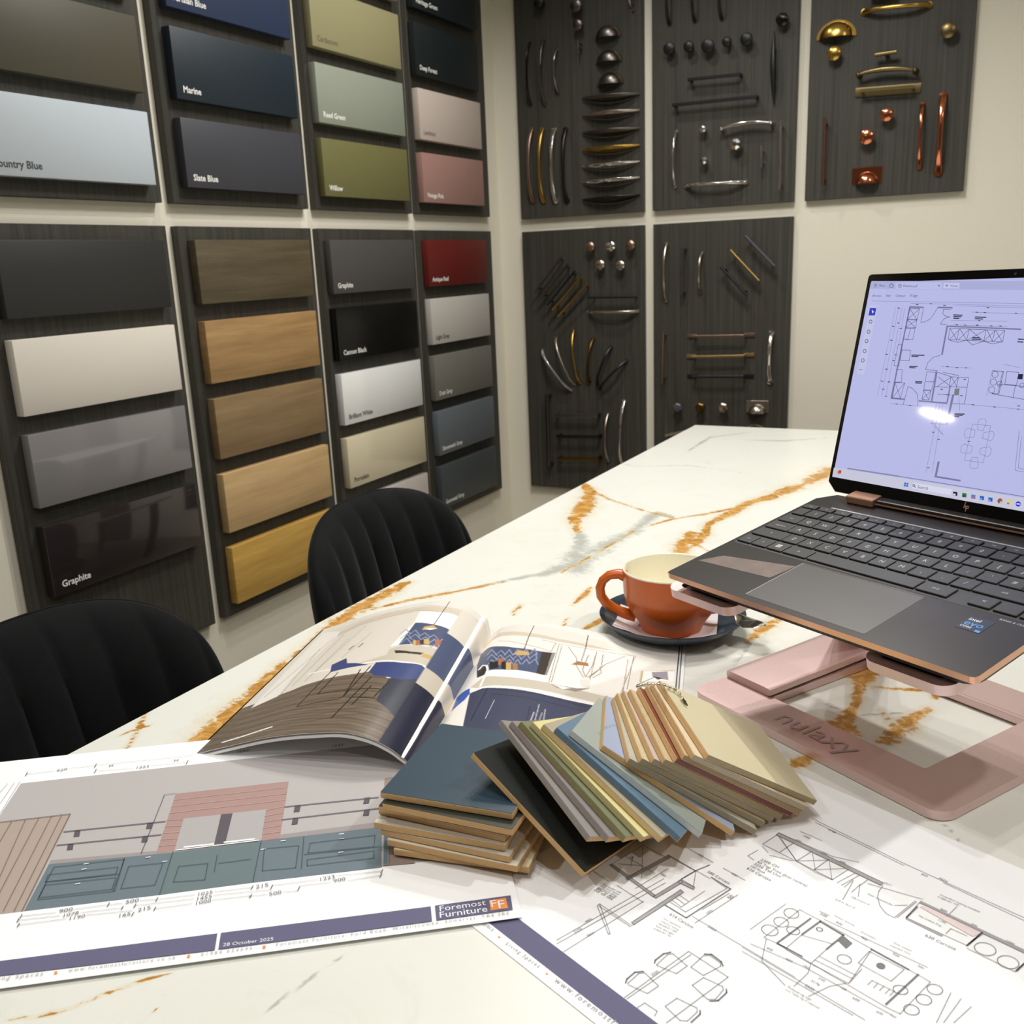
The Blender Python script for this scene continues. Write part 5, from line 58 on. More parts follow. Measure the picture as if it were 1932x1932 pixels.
PAGES={'L': [('p','m_wall',[[0,0],[1,0],[1,1],[0,1]]),('p','m_ceil',[[0,0.955],[1,0.955],[1,1],[0,1]]),('p','m_cornice',[[0.143,0.868],[0.269,0.931],[0.42,0.95],[0.63,0.95],[0.79,0.931],[0.916,0.931],[0.983,0.943],[1.0,0.937],[1.0,0.899],[0.966,0.887],[0.882,0.881],[0.756,0.893],[0.613,0.918],[0.445,0.899],[0.294,0.887],[0.168,0.83]]),('l','m_line',0.0012,[[0.168,0.83],[0.294,0.887],[0.445,0.899],[0.613,0.918],[0.756,0.893],[0.882,0.881],[0.966,0.887],[1.0,0.899]]),('l','m_line',0.0008,[[0.126,0.899],[0.261,0.95],[0.42,0.956],[0.622,0.962],[0.79,0.937],[0.924,0.943],[0.992,0.956]]),('p','m_floor',[[0,0],[0.9,0],[0.9,0.34],[0.3,0.36],[0,0.3]]),('p','m_floor',[[0.025,0.0],[0.059,0.239],[0.067,0.277],[0.176,0.327],[0.286,0.365],[0.42,0.384],[0.563,0.39],[0.622,0.396],[0.79,0.069],[0.63,0.038],[0.378,0.019],[0.118,0.0]]),('p','m_floor',[[0.555,0.396],[0.723,0.352],[0.756,0.208],[0.874,0.208],[0.983,0.226],[1.0,0.195],[1.0,0.088],[0.933,0.082],[0.832,0.057],[0.748,0.044]]),('l','m_floord',0.0012,[[0.05,0.031],[0.261,0.057],[0.521,0.075],[0.756,0.113]]),('l','m_floord',0.0012,[[0.025,0.082],[0.252,0.107],[0.513,0.113],[0.739,0.151]]),('l','m_floord',0.0012,[[0.008,0.132],[0.235,0.17],[0.496,0.164],[0.714,0.195]]),('l','m_floord',0.0012,[[0.0,0.176],[0.227,0.22],[0.487,0.208],[0.689,0.239]]),('l','m_floord',0.0012,[[0.0,0.208],[0.21,0.283],[0.471,0.264],[0.664,0.289]]),('p','m_wallw',[[0.067,0.277],[0.025,0.95],[0.168,0.893],[0.185,0.824],[0.151,0.478],[0.176,0.327]]),('l','m_line',0.0009,[[0.084,0.352],[0.168,0.83]]),('l','m_line',0.0009,[[0.185,0.327],[0.143,0.73]]),('l','m_line',0.0009,[[0.21,0.39],[0.227,0.83]]),('l','m_line',0.0009,[[0.269,0.403],[0.303,0.755]]),('l','m_line',0.0008,[[0.269,0.415],[0.345,0.862]]),('l','m_line',0.0008,[[0.378,0.553],[0.429,0.761]]),('l','m_dark',0.0016,[[0.378,0.623],[0.387,0.654]]),('l','m_dark',0.0016,[[0.429,0.629],[0.437,0.66]]),('p','m_white',[[0.622,0.591],[0.655,0.799],[0.639,0.906],[0.697,0.893],[0.807,0.893],[0.933,0.887],[0.992,0.862],[1.0,0.906],[1.0,0.786],[0.95,0.761],[0.857,0.761],[0.773,0.78],[0.664,0.792],[0.664,0.597]]),('p','m_chev',[[0.664,0.597],[0.664,0.792],[0.773,0.78],[0.882,0.767],[0.966,0.761],[1.0,0.78],[1.0,0.761],[1.0,0.66],[0.966,0.648],[0.908,0.635],[0.824,0.616],[0.739,0.604]]),('l','m_chevl',0.0012,[[0.622,0.698],[0.639,0.736],[0.689,0.686]]),('l','m_chevl',0.0012,[[0.647,0.654],[0.664,0.692],[0.714,0.642]]),('l','m_chevl',0.0012,[[0.672,0.61],[0.681,0.654],[0.731,0.604]]),('l','m_chevl',0.0012,[[0.681,0.686],[0.697,0.723],[0.739,0.679]]),('l','m_chevl',0.0012,[[0.697,0.648],[0.714,0.686],[0.765,0.642]]),('l','m_chevl',0.0012,[[0.723,0.604],[0.739,0.635],[0.782,0.604]]),('l','m_chevl',0.0012,[[0.739,0.667],[0.756,0.704],[0.79,0.679]]),('l','m_chevl',0.0012,[[0.756,0.629],[0.773,0.673],[0.807,0.642]]),('l','m_chevl',0.0012,[[0.773,0.597],[0.79,0.635],[0.824,0.61]]),('l','m_chevl',0.0012,[[0.79,0.66],[0.807,0.698],[0.84,0.673]]),('l','m_chevl',0.0012,[[0.807,0.623],[0.824,0.667],[0.857,0.635]]),('l','m_chevl',0.0012,[[0.824,0.591],[0.84,0.629],[0.874,0.61]]),('l','m_chevl',0.0012,[[0.849,0.642],[0.857,0.686],[0.891,0.673]]),('l','m_chevl',0.0012,[[0.866,0.61],[0.874,0.654],[0.899,0.648]]),('l','m_chevl',0.0012,[[0.874,0.585],[0.882,0.629],[0.916,0.623]]),('l','m_chevl',0.0012,[[0.891,0.635],[0.908,0.686],[0.933,0.679]]),('l','m_chevl',0.0012,[[0.908,0.616],[0.916,0.66],[0.941,0.654]]),('l','m_chevl',0.0012,[[0.916,0.591],[0.933,0.635],[0.958,0.629]]),('l','m_chevl',0.0012,[[0.941,0.635],[0.95,0.686],[0.975,0.692]]),('l','m_chevl',0.0012,[[0.95,0.61],[0.966,0.673],[0.983,0.673]]),('l','m_chevl',0.0012,[[0.966,0.597],[0.975,0.648],[0.992,0.648]]),('p','m_gold',[[0.731,0.723],[0.731,0.755],[0.773,0.774],[0.807,0.748],[0.773,0.742]]),('p','m_white',[[0.739,0.736],[0.765,0.748],[0.798,0.748],[0.773,0.73]]),('l','m_dark',0.001,[[0.773,1.0],[0.773,0.906],[0.773,0.78]]),('p','m_gold',[[0.723,0.642],[0.739,0.635],[0.756,0.597],[0.739,0.597]]),('p','m_copper',[[0.739,0.635],[0.756,0.642],[0.773,0.604],[0.756,0.597]]),('p','m_dark',[[0.756,0.642],[0.773,0.648],[0.79,0.61],[0.773,0.61]]),('p','m_gold',[[0.773,0.654],[0.79,0.654],[0.798,0.623],[0.79,0.616]]),('p','m_gold',[[0.782,0.654],[0.798,0.66],[0.815,0.623],[0.798,0.616]]),('p','m_copper',[[0.832,0.654],[0.84,0.66],[0.857,0.623],[0.849,0.616]]),('p','m_copper',[[0.84,0.673],[0.857,0.673],[0.866,0.642],[0.857,0.635]]),('p','m_white',[[0.857,0.635],[0.866,0.642],[0.882,0.616],[0.866,0.604]]),('p','m_copper',[[0.874,0.642],[0.882,0.654],[0.891,0.623],[0.882,0.616]]),('p','m_copper',[[0.832,0.673],[0.84,0.679],[0.857,0.642],[0.84,0.642]]),('p','m_counter',[[0.63,0.566],[0.681,0.591],[0.765,0.597],[0.849,0.604],[0.924,0.61],[0.975,0.597],[1.0,0.616],[1.0,0.56],[1.0,0.478],[1.0,0.472],[0.966,0.472],[0.916,0.484],[0.857,0.478],[0.782,0.472],[0.622,0.465],[0.538,0.453],[0.521,0.478],[0.639,0.522]]),('p','m_dark',[[0.664,0.553],[0.748,0.547],[0.815,0.553],[0.807,0.535],[0.681,0.528]]),('p','m_gold',[[0.807,0.547],[0.866,0.553],[0.866,0.528],[0.815,0.522]]),('p','m_gold',[[0.916,0.528],[0.95,0.535],[0.95,0.509],[0.924,0.503]]),('p','m_black',[[0.924,0.579],[0.933,0.642],[0.992,0.629],[1.0,0.66],[1.0,0.585],[0.992,0.572],[0.958,0.566]]),('p','m_white',[[0.933,0.648],[0.992,0.642],[0.992,0.616],[0.933,0.616]]),('l','m_white',0.0028,[[0.244,0.472],[0.445,0.453],[0.571,0.472],[0.639,0.472],[0.731,0.465],[0.84,0.472],[0.916,0.478],[0.975,0.472],[1.0,0.465]]),('p','m_navy',[[0.866,0.453],[0.916,0.472],[0.966,0.459],[1.0,0.472],[1.0,0.447],[1.0,0.289],[0.975,0.176],[0.874,0.138],[0.748,0.201],[0.739,0.346],[0.874,0.39]]),('p','m_navy2',[[1.0,0.447],[1.0,0.352],[1.0,0.239],[1.0,0.126],[0.975,0.176],[0.958,0.358],[0.95,0.465],[0.992,0.459]]),('p','m_stool',[[0.613,0.39],[0.613,0.465],[0.739,0.459],[0.84,0.472],[0.866,0.459],[0.874,0.39],[0.79,0.346],[0.664,0.358]]),('p','m_gold2',[[0.975,0.195],[0.966,0.119],[0.941,0.113],[0.941,0.189]]),('l','m_silver',0.0011,[[0.866,0.358],[0.874,0.113]]),('l','m_silver',0.0011,[[0.958,0.365],[0.933,0.113]]),('p','m_stool',[[0.387,0.434],[0.353,0.503],[0.412,0.541],[0.445,0.491],[0.504,0.478],[0.58,0.453],[0.479,0.447]]),('l','m_black',0.0014,[[0.387,0.434],[0.37,0.189],[0.563,0.208],[0.58,0.226],[0.555,0.421]]),('l','m_black',0.0014,[[0.437,0.421],[0.429,0.264],[0.689,0.27]]),('l','m_black',0.0014,[[0.597,0.44],[0.58,0.226]]),('l','m_black',0.0014,[[0.647,0.352],[0.605,0.082]]),('l','m_black',0.0014,[[0.613,0.214],[0.723,0.208]]),('l','m_black',0.0014,[[0.681,0.289],[0.655,0.164]]),('l','m_black',0.0014,[[0.748,0.321],[0.731,0.22]]),('l','m_black',0.0014,[[0.672,0.208],[0.739,0.208]]),('l','m_black',0.0014,[[0.664,0.27],[0.731,0.27]]),('l','m_white',0.0026,[[0.109,0.038],[0.218,0.05],[0.328,0.069]]),('p','m_navy2',[[0.86,0],[1.01,-0.02],[1.01,0.33999999999999997],[0.86,0.36]]),('p','m_counter',[[0.86,0.36],[1.01,0.33999999999999997],[1.01,0.44999999999999996],[0.86,0.47]]),('p','m_chev',[[0.86,0.47],[1.01,0.44999999999999996],[1.01,0.72],[0.86,0.74]]),('p','m_wall',[[0.86,0.74],[1.01,0.72],[1.01,0.9349999999999999],[0.86,0.955]])],'R': [('p','m_wallw',[[0,0],[1,0],[1,1],[0,1]]),('p','m_ceil',[[0.0,0.987],[0.025,1.0],[0.118,1.0],[0.244,0.987],[0.496,0.95],[0.622,0.925],[0.689,0.874],[0.571,0.868],[0.395,0.874],[0.202,0.912],[0.067,0.943],[0.0,0.906]]),('p','m_cornice',[[0.0,0.906],[0.067,0.943],[0.202,0.918],[0.395,0.874],[0.571,0.874],[0.689,0.862],[0.58,0.849],[0.403,0.849],[0.21,0.881],[0.092,0.899],[0.0,0.881]]),('p','m_panel',[[0.403,0.849],[0.807,0.849],[0.773,0.528],[0.42,0.459]]),('l','m_line',0.0009,[[0.412,0.83],[0.798,0.843],[0.765,0.528]]),('l','m_line',0.0009,[[0.412,0.83],[0.437,0.459]]),('l','m_line',0.0009,[[0.429,0.818],[0.445,0.516]]),('l','m_line',0.0009,[[0.605,0.824],[0.613,0.522]]),('l','m_line',0.0009,[[0.79,0.836],[0.79,0.566]]),('l','m_line',0.0009,[[0.765,0.805],[0.773,0.541]]),('l','m_line',0.0009,[[0.319,0.849],[0.395,0.836],[0.387,0.755],[0.084,0.855]]),('p','m_grey',[[0.328,0.748],[0.412,0.748],[0.412,0.56],[0.378,0.566]]),('p','m_chev',[[0.034,0.679],[0.0,0.83],[0.067,0.811],[0.185,0.774],[0.328,0.748],[0.361,0.742],[0.37,0.566],[0.277,0.579],[0.126,0.579],[0.092,0.566],[0.084,0.535]]),('p','m_dark',[[0.345,0.742],[0.395,0.742],[0.403,0.56],[0.361,0.566]]),('l','m_chevl',0.0012,[[0.067,0.736],[0.076,0.78],[0.126,0.711]]),('l','m_chevl',0.0012,[[0.084,0.686],[0.092,0.73],[0.143,0.667]]),('l','m_chevl',0.0012,[[0.101,0.635],[0.109,0.679],[0.151,0.629]]),('l','m_chevl',0.0012,[[0.118,0.717],[0.134,0.755],[0.168,0.711]]),('l','m_chevl',0.0012,[[0.134,0.667],[0.143,0.711],[0.185,0.66]]),('l','m_chevl',0.0012,[[0.151,0.623],[0.16,0.667],[0.193,0.623]]),('l','m_chevl',0.0012,[[0.168,0.704],[0.176,0.755],[0.21,0.704]]),('l','m_chevl',0.0012,[[0.176,0.667],[0.193,0.704],[0.227,0.66]]),('l','m_chevl',0.0012,[[0.193,0.623],[0.202,0.667],[0.235,0.623]]),('l','m_chevl',0.0012,[[0.21,0.704],[0.218,0.755],[0.252,0.704]]),('l','m_chevl',0.0012,[[0.218,0.667],[0.235,0.711],[0.261,0.667]]),('l','m_chevl',0.0012,[[0.235,0.623],[0.244,0.667],[0.269,0.629]]),('l','m_chevl',0.0012,[[0.252,0.711],[0.261,0.761],[0.286,0.717]]),('l','m_chevl',0.0012,[[0.261,0.673],[0.277,0.717],[0.303,0.673]]),('l','m_chevl',0.0012,[[0.277,0.629],[0.286,0.673],[0.311,0.635]]),('l','m_chevl',0.0012,[[0.294,0.723],[0.303,0.767],[0.328,0.717]]),('l','m_chevl',0.0012,[[0.303,0.686],[0.319,0.723],[0.336,0.679]]),('l','m_chevl',0.0012,[[0.311,0.642],[0.328,0.679],[0.353,0.635]]),('p','m_black',[[0.101,0.667],[0.134,0.648],[0.151,0.591],[0.126,0.597]]),('p','m_black',[[0.126,0.654],[0.151,0.654],[0.168,0.597],[0.143,0.597]]),('p','m_copper',[[0.143,0.679],[0.168,0.679],[0.185,0.623],[0.16,0.623]]),('p','m_black',[[0.168,0.648],[0.193,0.648],[0.21,0.585],[0.185,0.591]]),('p','m_gold',[[0.193,0.642],[0.218,0.642],[0.235,0.585],[0.21,0.585]]),('p','m_gold2',[[0.227,0.635],[0.252,0.635],[0.269,0.579],[0.244,0.579]]),('p','m_white',[[0.092,0.566],[0.126,0.585],[0.277,0.579],[0.412,0.547],[0.42,0.509],[0.252,0.522],[0.126,0.541]]),('p','m_counter',[[0.076,0.465],[0.118,0.535],[0.252,0.522],[0.42,0.509],[0.739,0.491],[0.697,0.434],[0.487,0.447],[0.303,0.453],[0.168,0.453],[0.118,0.447]]),('p','m_black',[[0.059,0.604],[0.067,0.648],[0.101,0.629],[0.118,0.553],[0.084,0.535]]),('l','m_white',0.0022,[[0.126,0.459],[0.118,0.591],[0.101,0.629],[0.076,0.642],[0.067,0.61]]),('l','m_white',0.0035,[[0.092,0.44],[0.143,0.447],[0.193,0.453],[0.303,0.447],[0.437,0.434],[0.597,0.421],[0.731,0.421]]),('p','m_navy3',[[0.092,0.415],[0.143,0.44],[0.202,0.44],[0.311,0.434],[0.445,0.421],[0.597,0.415],[0.748,0.415],[0.773,0.201],[0.168,0.082]]),('l','m_navyl',0.0011,[[0.176,0.434],[0.311,0.421],[0.445,0.415],[0.605,0.396],[0.697,0.403]]),('l','m_navyl',0.0011,[[0.202,0.396],[0.345,0.384],[0.613,0.365]]),('l','m_navyl',0.0011,[[0.168,0.44],[0.168,0.214]]),('l','m_navyl',0.0011,[[0.429,0.352],[0.437,0.233]]),('l','m_navyl',0.0011,[[0.395,0.327],[0.403,0.226]]),('l','m_silver',0.001,[[0.227,0.352],[0.227,0.226]]),('l','m_silver',0.001,[[0.42,0.296],[0.42,0.239]]),('l','m_silver',0.001,[[0.429,0.352],[0.437,0.245]]),('l','m_silver',0.001,[[0.454,0.302],[0.454,0.252]]),('l','m_silver',0.001,[[0.462,0.327],[0.471,0.258]]),('p','m_blue',[[0.042,0.314],[0.017,0.447],[0.076,0.459],[0.092,0.415],[0.084,0.371]]),('l','m_dark',0.001,[[0.244,0.981],[0.244,0.868],[0.252,0.755]]),('p','m_gold',[[0.21,0.711],[0.227,0.748],[0.277,0.736],[0.294,0.711],[0.252,0.704]]),('l','m_dark',0.001,[[0.538,0.956],[0.546,0.836],[0.546,0.723]]),('p','m_gold2',[[0.504,0.679],[0.529,0.717],[0.58,0.717],[0.588,0.692],[0.538,0.686]]),('l','m_twig',0.0009,[[0.58,0.597],[0.529,0.679],[0.521,0.736],[0.462,0.818]]),('l','m_twig',0.0009,[[0.588,0.604],[0.605,0.711],[0.605,0.792]]),('l','m_twig',0.0009,[[0.597,0.604],[0.647,0.698],[0.639,0.811]]),('l','m_twig',0.0009,[[0.605,0.604],[0.664,0.736],[0.748,0.83]]),('l','m_twig',0.0009,[[0.588,0.604],[0.563,0.66],[0.571,0.786]]),('l','m_twig',0.0009,[[0.622,0.61],[0.655,0.66],[0.639,0.704]]),('p','m_pot',[[0.563,0.579],[0.613,0.591],[0.622,0.528],[0.58,0.528]]),('p','m_shadow',[[0.445,0.503],[0.546,0.509],[0.563,0.509],[0.622,0.528],[0.563,0.484],[0.479,0.484]]),('p','m_white',[[0.454,0.503],[0.538,0.503],[0.504,0.484]]),('p','m_frame',[[0.84,0.723],[1.0,0.742],[1.0,0.654],[0.84,0.629]]),('p','m_white',[[0.849,0.723],[1.0,0.736],[1.0,0.654],[0.849,0.635]]),('p','m_print',[[0.891,0.717],[0.966,0.73],[0.975,0.66],[0.899,0.679]]),('p','m_dark',[[0.899,0.686],[0.95,0.673],[0.924,0.66]]),('l','m_dark',0.0009,[[0.84,0.579],[0.832,0.61],[0.908,0.679]])]}
DARK=([-0.3183,0.5248,0.8253],[0.8463,-0.2113,-0.489],[0.519,0.1198,0.8464])
# ------------------------------------------------------------------ helpers
def lin(c):
    return tuple(((x/255)/12.92 if x/255 <= .04045 else ((x/255+.055)/1.055)**2.4) for x in c)
MATS = {}
def new_mat(name):
    m = bpy.data.materials.new(name); m.use_nodes = True; MATS[name] = m
    return m, m.node_tree.nodes, m.node_tree.links, m.node_tree.nodes['Principled BSDF']
def pm(name, c, rough=.5, metal=0, coat=0, spec=.5, sheen=0, emis=None, es=0, var=0, vscale=30, bump=0, bscale=200):
    if name in MATS: return MATS[name]
    m, N, L, b = new_mat(name)
    col = lin(c)+(1,)
    b.inputs['Base Color'].default_value = col; b.inputs['Roughness'].default_value = rough; b.inputs['Metallic'].default_value = metal
    b.inputs['Coat Weight'].default_value = coat; b.inputs['Coat Roughness'].default_value = .05; b.inputs['Specular IOR Level'].default_value = spec
    if sheen: b.inputs['Sheen Weight'].default_value = sheen; b.inputs['Sheen Roughness'].default_value = .4
    if emis: b.inputs['Emission Color'].default_value = lin(emis)+(1,); b.inputs['Emission Strength'].default_value = es
    if var or bump:
        tc = N.new('ShaderNodeTexCoord')
    if var:
        n = N.new('ShaderNodeTexNoise'); n.inputs['Scale'].default_value = vscale; n.inputs['Detail'].default_value = 4
        L.new(tc.outputs['Object'], n.inputs['Vector'])
        mx = N.new('ShaderNodeMix'); mx.data_type = 'RGBA'; mx.blend_type = 'MULTIPLY'; mx.inputs['Factor'].default_value = 1
        mr = N.new('ShaderNodeMapRange'); mr.inputs['To Min'].default_value = 1-var; mr.inputs['To Max'].default_value = 1+var
        L.new(n.outputs['Fac'], mr.inputs['Value']); mx.inputs[6].default_value = col; L.new(mr.outputs['Result'], mx.inputs[7]); L.new(mx.outputs[2], b.inputs['Base Color'])
    if bump:
        n2 = N.new('ShaderNodeTexNoise'); n2.inputs['Scale'].default_value = bscale; n2.inputs['Detail'].default_value = 3
        L.new(tc.outputs['Object'], n2.inputs['Vector']); bp = N.new('ShaderNodeBump'); bp.inputs['Strength'].default_value = bump; bp.inputs['Distance'].default_value = .002
        L.new(n2.outputs['Fac'], bp.inputs['Height']); L.new(bp.outputs['Normal'], b.inputs['Normal'])
    return m
def grain(name, c1, c2, axis='z', rough=.5, fine=90, long=2.5, contrast=(.35, .65)):
    if name in MATS: return MATS[name]
    m, N, L, b = new_mat(name)
    tc = N.new('ShaderNodeTexCoord'); mp = N.new('ShaderNodeMapping'); L.new(tc.outputs['Object'], mp.inputs['Vector'])
    s = [fine]*3; s['xyz'.index(axis)] = long; mp.inputs['Scale'].default_value = s
    n = N.new('ShaderNodeTexNoise'); n.inputs['Scale'].default_value = 1; n.inputs['Detail'].default_value = 6; n.inputs['Roughness'].default_value = .65
    L.new(mp.outputs['Vector'], n.inputs['Vector'])
    r = N.new('ShaderNodeValToRGB'); r.color_ramp.elements[0].position = contrast[0]; r.color_ramp.elements[1].position = contrast[1]
    r.color_ramp.elements[0].color = lin(c1)+(1,); r.color_ramp.elements[1].color = lin(c2)+(1,)
    L.new(n.outputs['Fac'], r.inputs['Fac']); L.new(r.outputs['Color'], b.inputs['Base Color'])
    b.inputs['Roughness'].default_value = rough
    bp = N.new('ShaderNodeBump'); bp.inputs['Strength'].default_value = .15; bp.inputs['Distance'].default_value = .001; L.new(n.outputs['Fac'], bp.inputs['Height']); L.new(bp.outputs['Normal'], b.inputs['Normal'])
    return m
def tag(o, label=None, cat=None, group=None, kind=None):
    if label: o['label'] = label
    if cat: o['category'] = cat
    if group: o['group'] = group
    if kind: o['kind'] = kind
    return o
def empty(name, loc=(0, 0, 0), rz=0, mat=None):
    o = bpy.data.objects.new(name, None); COL.objects.link(o); o.empty_display_size = .05
    if mat is not None: o.matrix_world = mat
    else: o.location = loc; o.rotation_euler = (0, 0, rz)
    return o
class MB:
    def __init__(s): s.v = []; s.f = []; s.m = []
    def add(s, vs, fs, m=0):
        k = len(s.v); s.v += [tuple(q) for q in vs]; s.f += [tuple(i+k for i in f) for f in fs]; s.m += [m]*len(fs); return s
    def box(s, x0, x1, y0, y1, z0, z1, m=0):
        return s.add([(x0,y0,z0),(x1,y0,z0),(x1,y1,z0),(x0,y1,z0),(x0,y0,z1),(x1,y0,z1),(x1,y1,z1),(x0,y1,z1)],
                     [(0,3,2,1),(4,5,6,7),(0,1,5,4),(1,2,6,5),(2,3,7,6),(3,0,4,7)], m)
    def rbox(s, x0, x1, y0, y1, z0, z1, b=.002, seg=2, m=0):
        bm = bmesh.new(); bmesh.ops.create_cube(bm, size=1)
        for v in bm.verts: v.co = ((x0+x1)/2+v.co.x*(x1-x0), (y0+y1)/2+v.co.y*(y1-y0), (z0+z1)/2+v.co.z*(z1-z0))
        bmesh.ops.bevel(bm, geom=list(bm.edges), offset=b, segments=seg, profile=.5, affect='EDGES')
        bm.verts.index_update(); s.add([v.co[:] for v in bm.verts], [[v.index for v in f.verts] for f in bm.faces], m); bm.free(); return s
    def prism(s, pts, z0, z1, mtop=0, mside=None, mbot=None):
        n = len(pts); k = len(s.v); mside = mtop if mside is None else mside; mbot = mtop if mbot is None else mbot
        s.v += [(x, y, z0) for x, y in pts]+[(x, y, z1) for x, y in pts]
        s.f += [tuple(k+n+i for i in range(n)), tuple(k+i for i in reversed(range(n)))]; s.m += [mtop, mbot]
        for i in range(n): j = (i+1) % n; s.f.append((k+i, k+j, k+n+j, k+n+i)); s.m.append(mside)
        return s
    def sweep(s, pts, hw, ht, side, n=10, m=0, power=2, caps=True):
        pts = [Vector(p) for p in pts]; side = Vector(side).normalized(); K = len(pts); k0 = len(s.v)
        g = lambda a, i: a[i] if isinstance(a, (list, tuple)) else a
        for i, p in enumerate(pts):
            t = (pts[min(i+1, K-1)]-pts[max(i-1, 0)]).normalized(); nn = t.cross(side).normalized(); sd = nn.cross(t).normalized()
            for j in range(n):
                a = 2*math.pi*j/n+math.pi/n*(power > 4); c, q = math.cos(a), math.sin(a)
                e = 2/power; c = math.copysign(abs(c)**e, c); q = math.copysign(abs(q)**e, q)
                s.v.append(tuple(p+sd*g(hw, i)*c+nn*g(ht, i)*q))
        for i in range(K-1):
            for j in range(n):
                a = k0+i*n+j; b = k0+i*n+(j+1) % n; s.f.append((a, b, b+n, a+n)); s.m.append(m)
        if caps: s.f += [tuple(k0+j for j in reversed(range(n))), tuple(k0+(K-1)*n+j for j in range(n))]; s.m += [m, m]
        return s
    def tube(s, pts, r, n=10, m=0):
        d = (Vector(pts[-1])-Vector(pts[0])).normalized(); side = Vector((0, 0, 1)) if abs(d.z) < .8 else Vector((1, 0, 0))
        return s.sweep(pts, r, r, side, n, m)
    def lathe(s, prof, n=32, o=(0, 0, 0), ax=None, m=0, close=False):
        o = Vector(o); ax = Vector(ax or (0, 0, 1)).normalized(); u = ax.orthogonal().normalized()
        if abs(ax.z) > .9: u = Vector((1, 0, 0))
        w = ax.cross(u); k0 = len(s.v); K = len(prof)
        for r, z in prof:
            for j in range(n):
                a = 2*math.pi*j/n; s.v.append(tuple(o+ax*z+(u*math.cos(a)+w*math.sin(a))*max(r, 1e-5)))
        for i in range(K-1):
            for j in range(n):
                a = k0+i*n+j; b = k0+i*n+(j+1) % n; s.f.append((a, b, b+n, a+n)); s.m.append(m)
        if close:
            s.f += [tuple(k0+j for j in reversed(range(n))), tuple(k0+(K-1)*n+j for j in range(n))]; s.m += [m, m]
        return s
    def grid(s, P, m=0, flip=False):
        nu, nv = len(P), len(P[0]); k = len(s.v)
        for row in P: s.v += [tuple(q) for q in row]
        for i in range(nu-1):
            for j in range(nv-1):
                q = (k+i*nv+j, k+(i+1)*nv+j, k+(i+1)*nv+j+1, k+i*nv+j+1); s.f.append(q[::-1] if flip else q); s.m.append(m)
        return s
    def mesh(s, name, mats, smooth=None, fix=True):
        me = bpy.data.meshes.new(name); me.from_pydata(s.v, [], s.f)
        for mt in (mats if isinstance(mats, (list, tuple)) else [mats]): me.materials.append(mt)
        me.polygons.foreach_set('material_index', s.m)
        if fix:
            bm = bmesh.new(); bm.from_mesh(me); bmesh.ops.recalc_face_normals(bm, faces=list(bm.faces)); bm.to_mesh(me); bm.free()
        if smooth is not None:
            me.polygons.foreach_set('use_smooth', [True]*len(me.polygons)); me.set_sharp_from_angle(angle=R(smooth))
        me.update(); return me
    def build(s, name, mats, parent=None, smooth=None, base=False, fix=True):
        loc = (0, 0, 0)
        if base:
            a = np.array(s.v); loc = (float((a[:,0].min()+a[:,0].max())/2), float((a[:,1].min()+a[:,1].max())/2), float(a[:,2].min())); s.v = [tuple(q) for q in a-np.array(loc)]
        o = bpy.data.objects.new(name, s.mesh(name, mats, smooth, fix)); COL.objects.link(o); o.location = loc
        if parent is not None: o.parent = parent
        return o
_T = {}
def text2d(t, sp=1.0, bold=0):
    key_ = (t, sp, bold)
    if key_ in _T: return _T[key_]
    cv = bpy.data.curves.new('txt', 'FONT'); cv.body = t; cv.size = 1; cv.resolution_u = 2; cv.space_character = sp; cv.offset = bold
    o = bpy.data.objects.new('txt', cv); COL.objects.link(o)
    bpy.context.view_layer.update()
    dg = bpy.context.evaluated_depsgraph_get()
    me = bpy.data.meshes.new_from_object(o.evaluated_get(dg))
    vs = [(v.co.x, v.co.y) for v in me.vertices]; fs = [tuple(p.vertices) for p in me.polygons]
    bpy.data.objects.remove(o); bpy.data.curves.remove(cv); bpy.data.meshes.remove(me)
    w = max((x for x, y in vs), default=1); _T[key_] = (vs, fs, w); return _T[key_]
def print_items(items, frame, pal, parent, name, txtname, dz=2.5e-5, z0=6e-5, emit=False):
    # flat print: fills, strokes and lettering laid on a surface given by frame(u, v, height)
    names = []
    def mi(c):
        if c not in names: names.append(c)
        return names.index(c)
    A = MB(); B = MB(); z = z0
    for it in items:
        if it[0] == 'p':
            z += dz; pts = it[2]; A.add([frame(u, v, z) for u, v in pts], [tuple(range(len(pts)))], mi(it[1]))
    zl = z+2*dz
    for it in items:
        if it[0] == 'l':
            w = it[2]/2; pts = it[3]
            for (a, b), (c, d) in zip(pts, pts[1:]):
                L = math.hypot(c-a, d-b)
                if L < 1e-6: continue
                nx, ny = -(d-b)/L*w, (c-a)/L*w; ex, ey = (c-a)/L*w*.7, (d-b)/L*w*.7
                A.add([frame(a+nx-ex, b+ny-ey, zl), frame(a-nx-ex, b-ny-ey, zl), frame(c-nx+ex, d-ny+ey, zl), frame(c+nx+ex, d+ny+ey, zl)], [(0, 1, 2, 3)], mi(it[1]))
        elif it[0] == 't':
            vs, fs, w = text2d(it[4], it[5]); (a, b), (c, d) = it[2], it[3]; s = 1/w
            B.add([frame(a+(c-a)*x*s-(d-b)*y*s, b+(d-b)*x*s+(c-a)*y*s, zl+2*dz) for x, y in vs], fs, mi(it[1]))
    mats = [pal(c) for c in names]
    o1 = A.build(name, mats, parent, fix=False); o2 = B.build(txtname, mats, parent, fix=False) if B.v else None
    return o1, o2
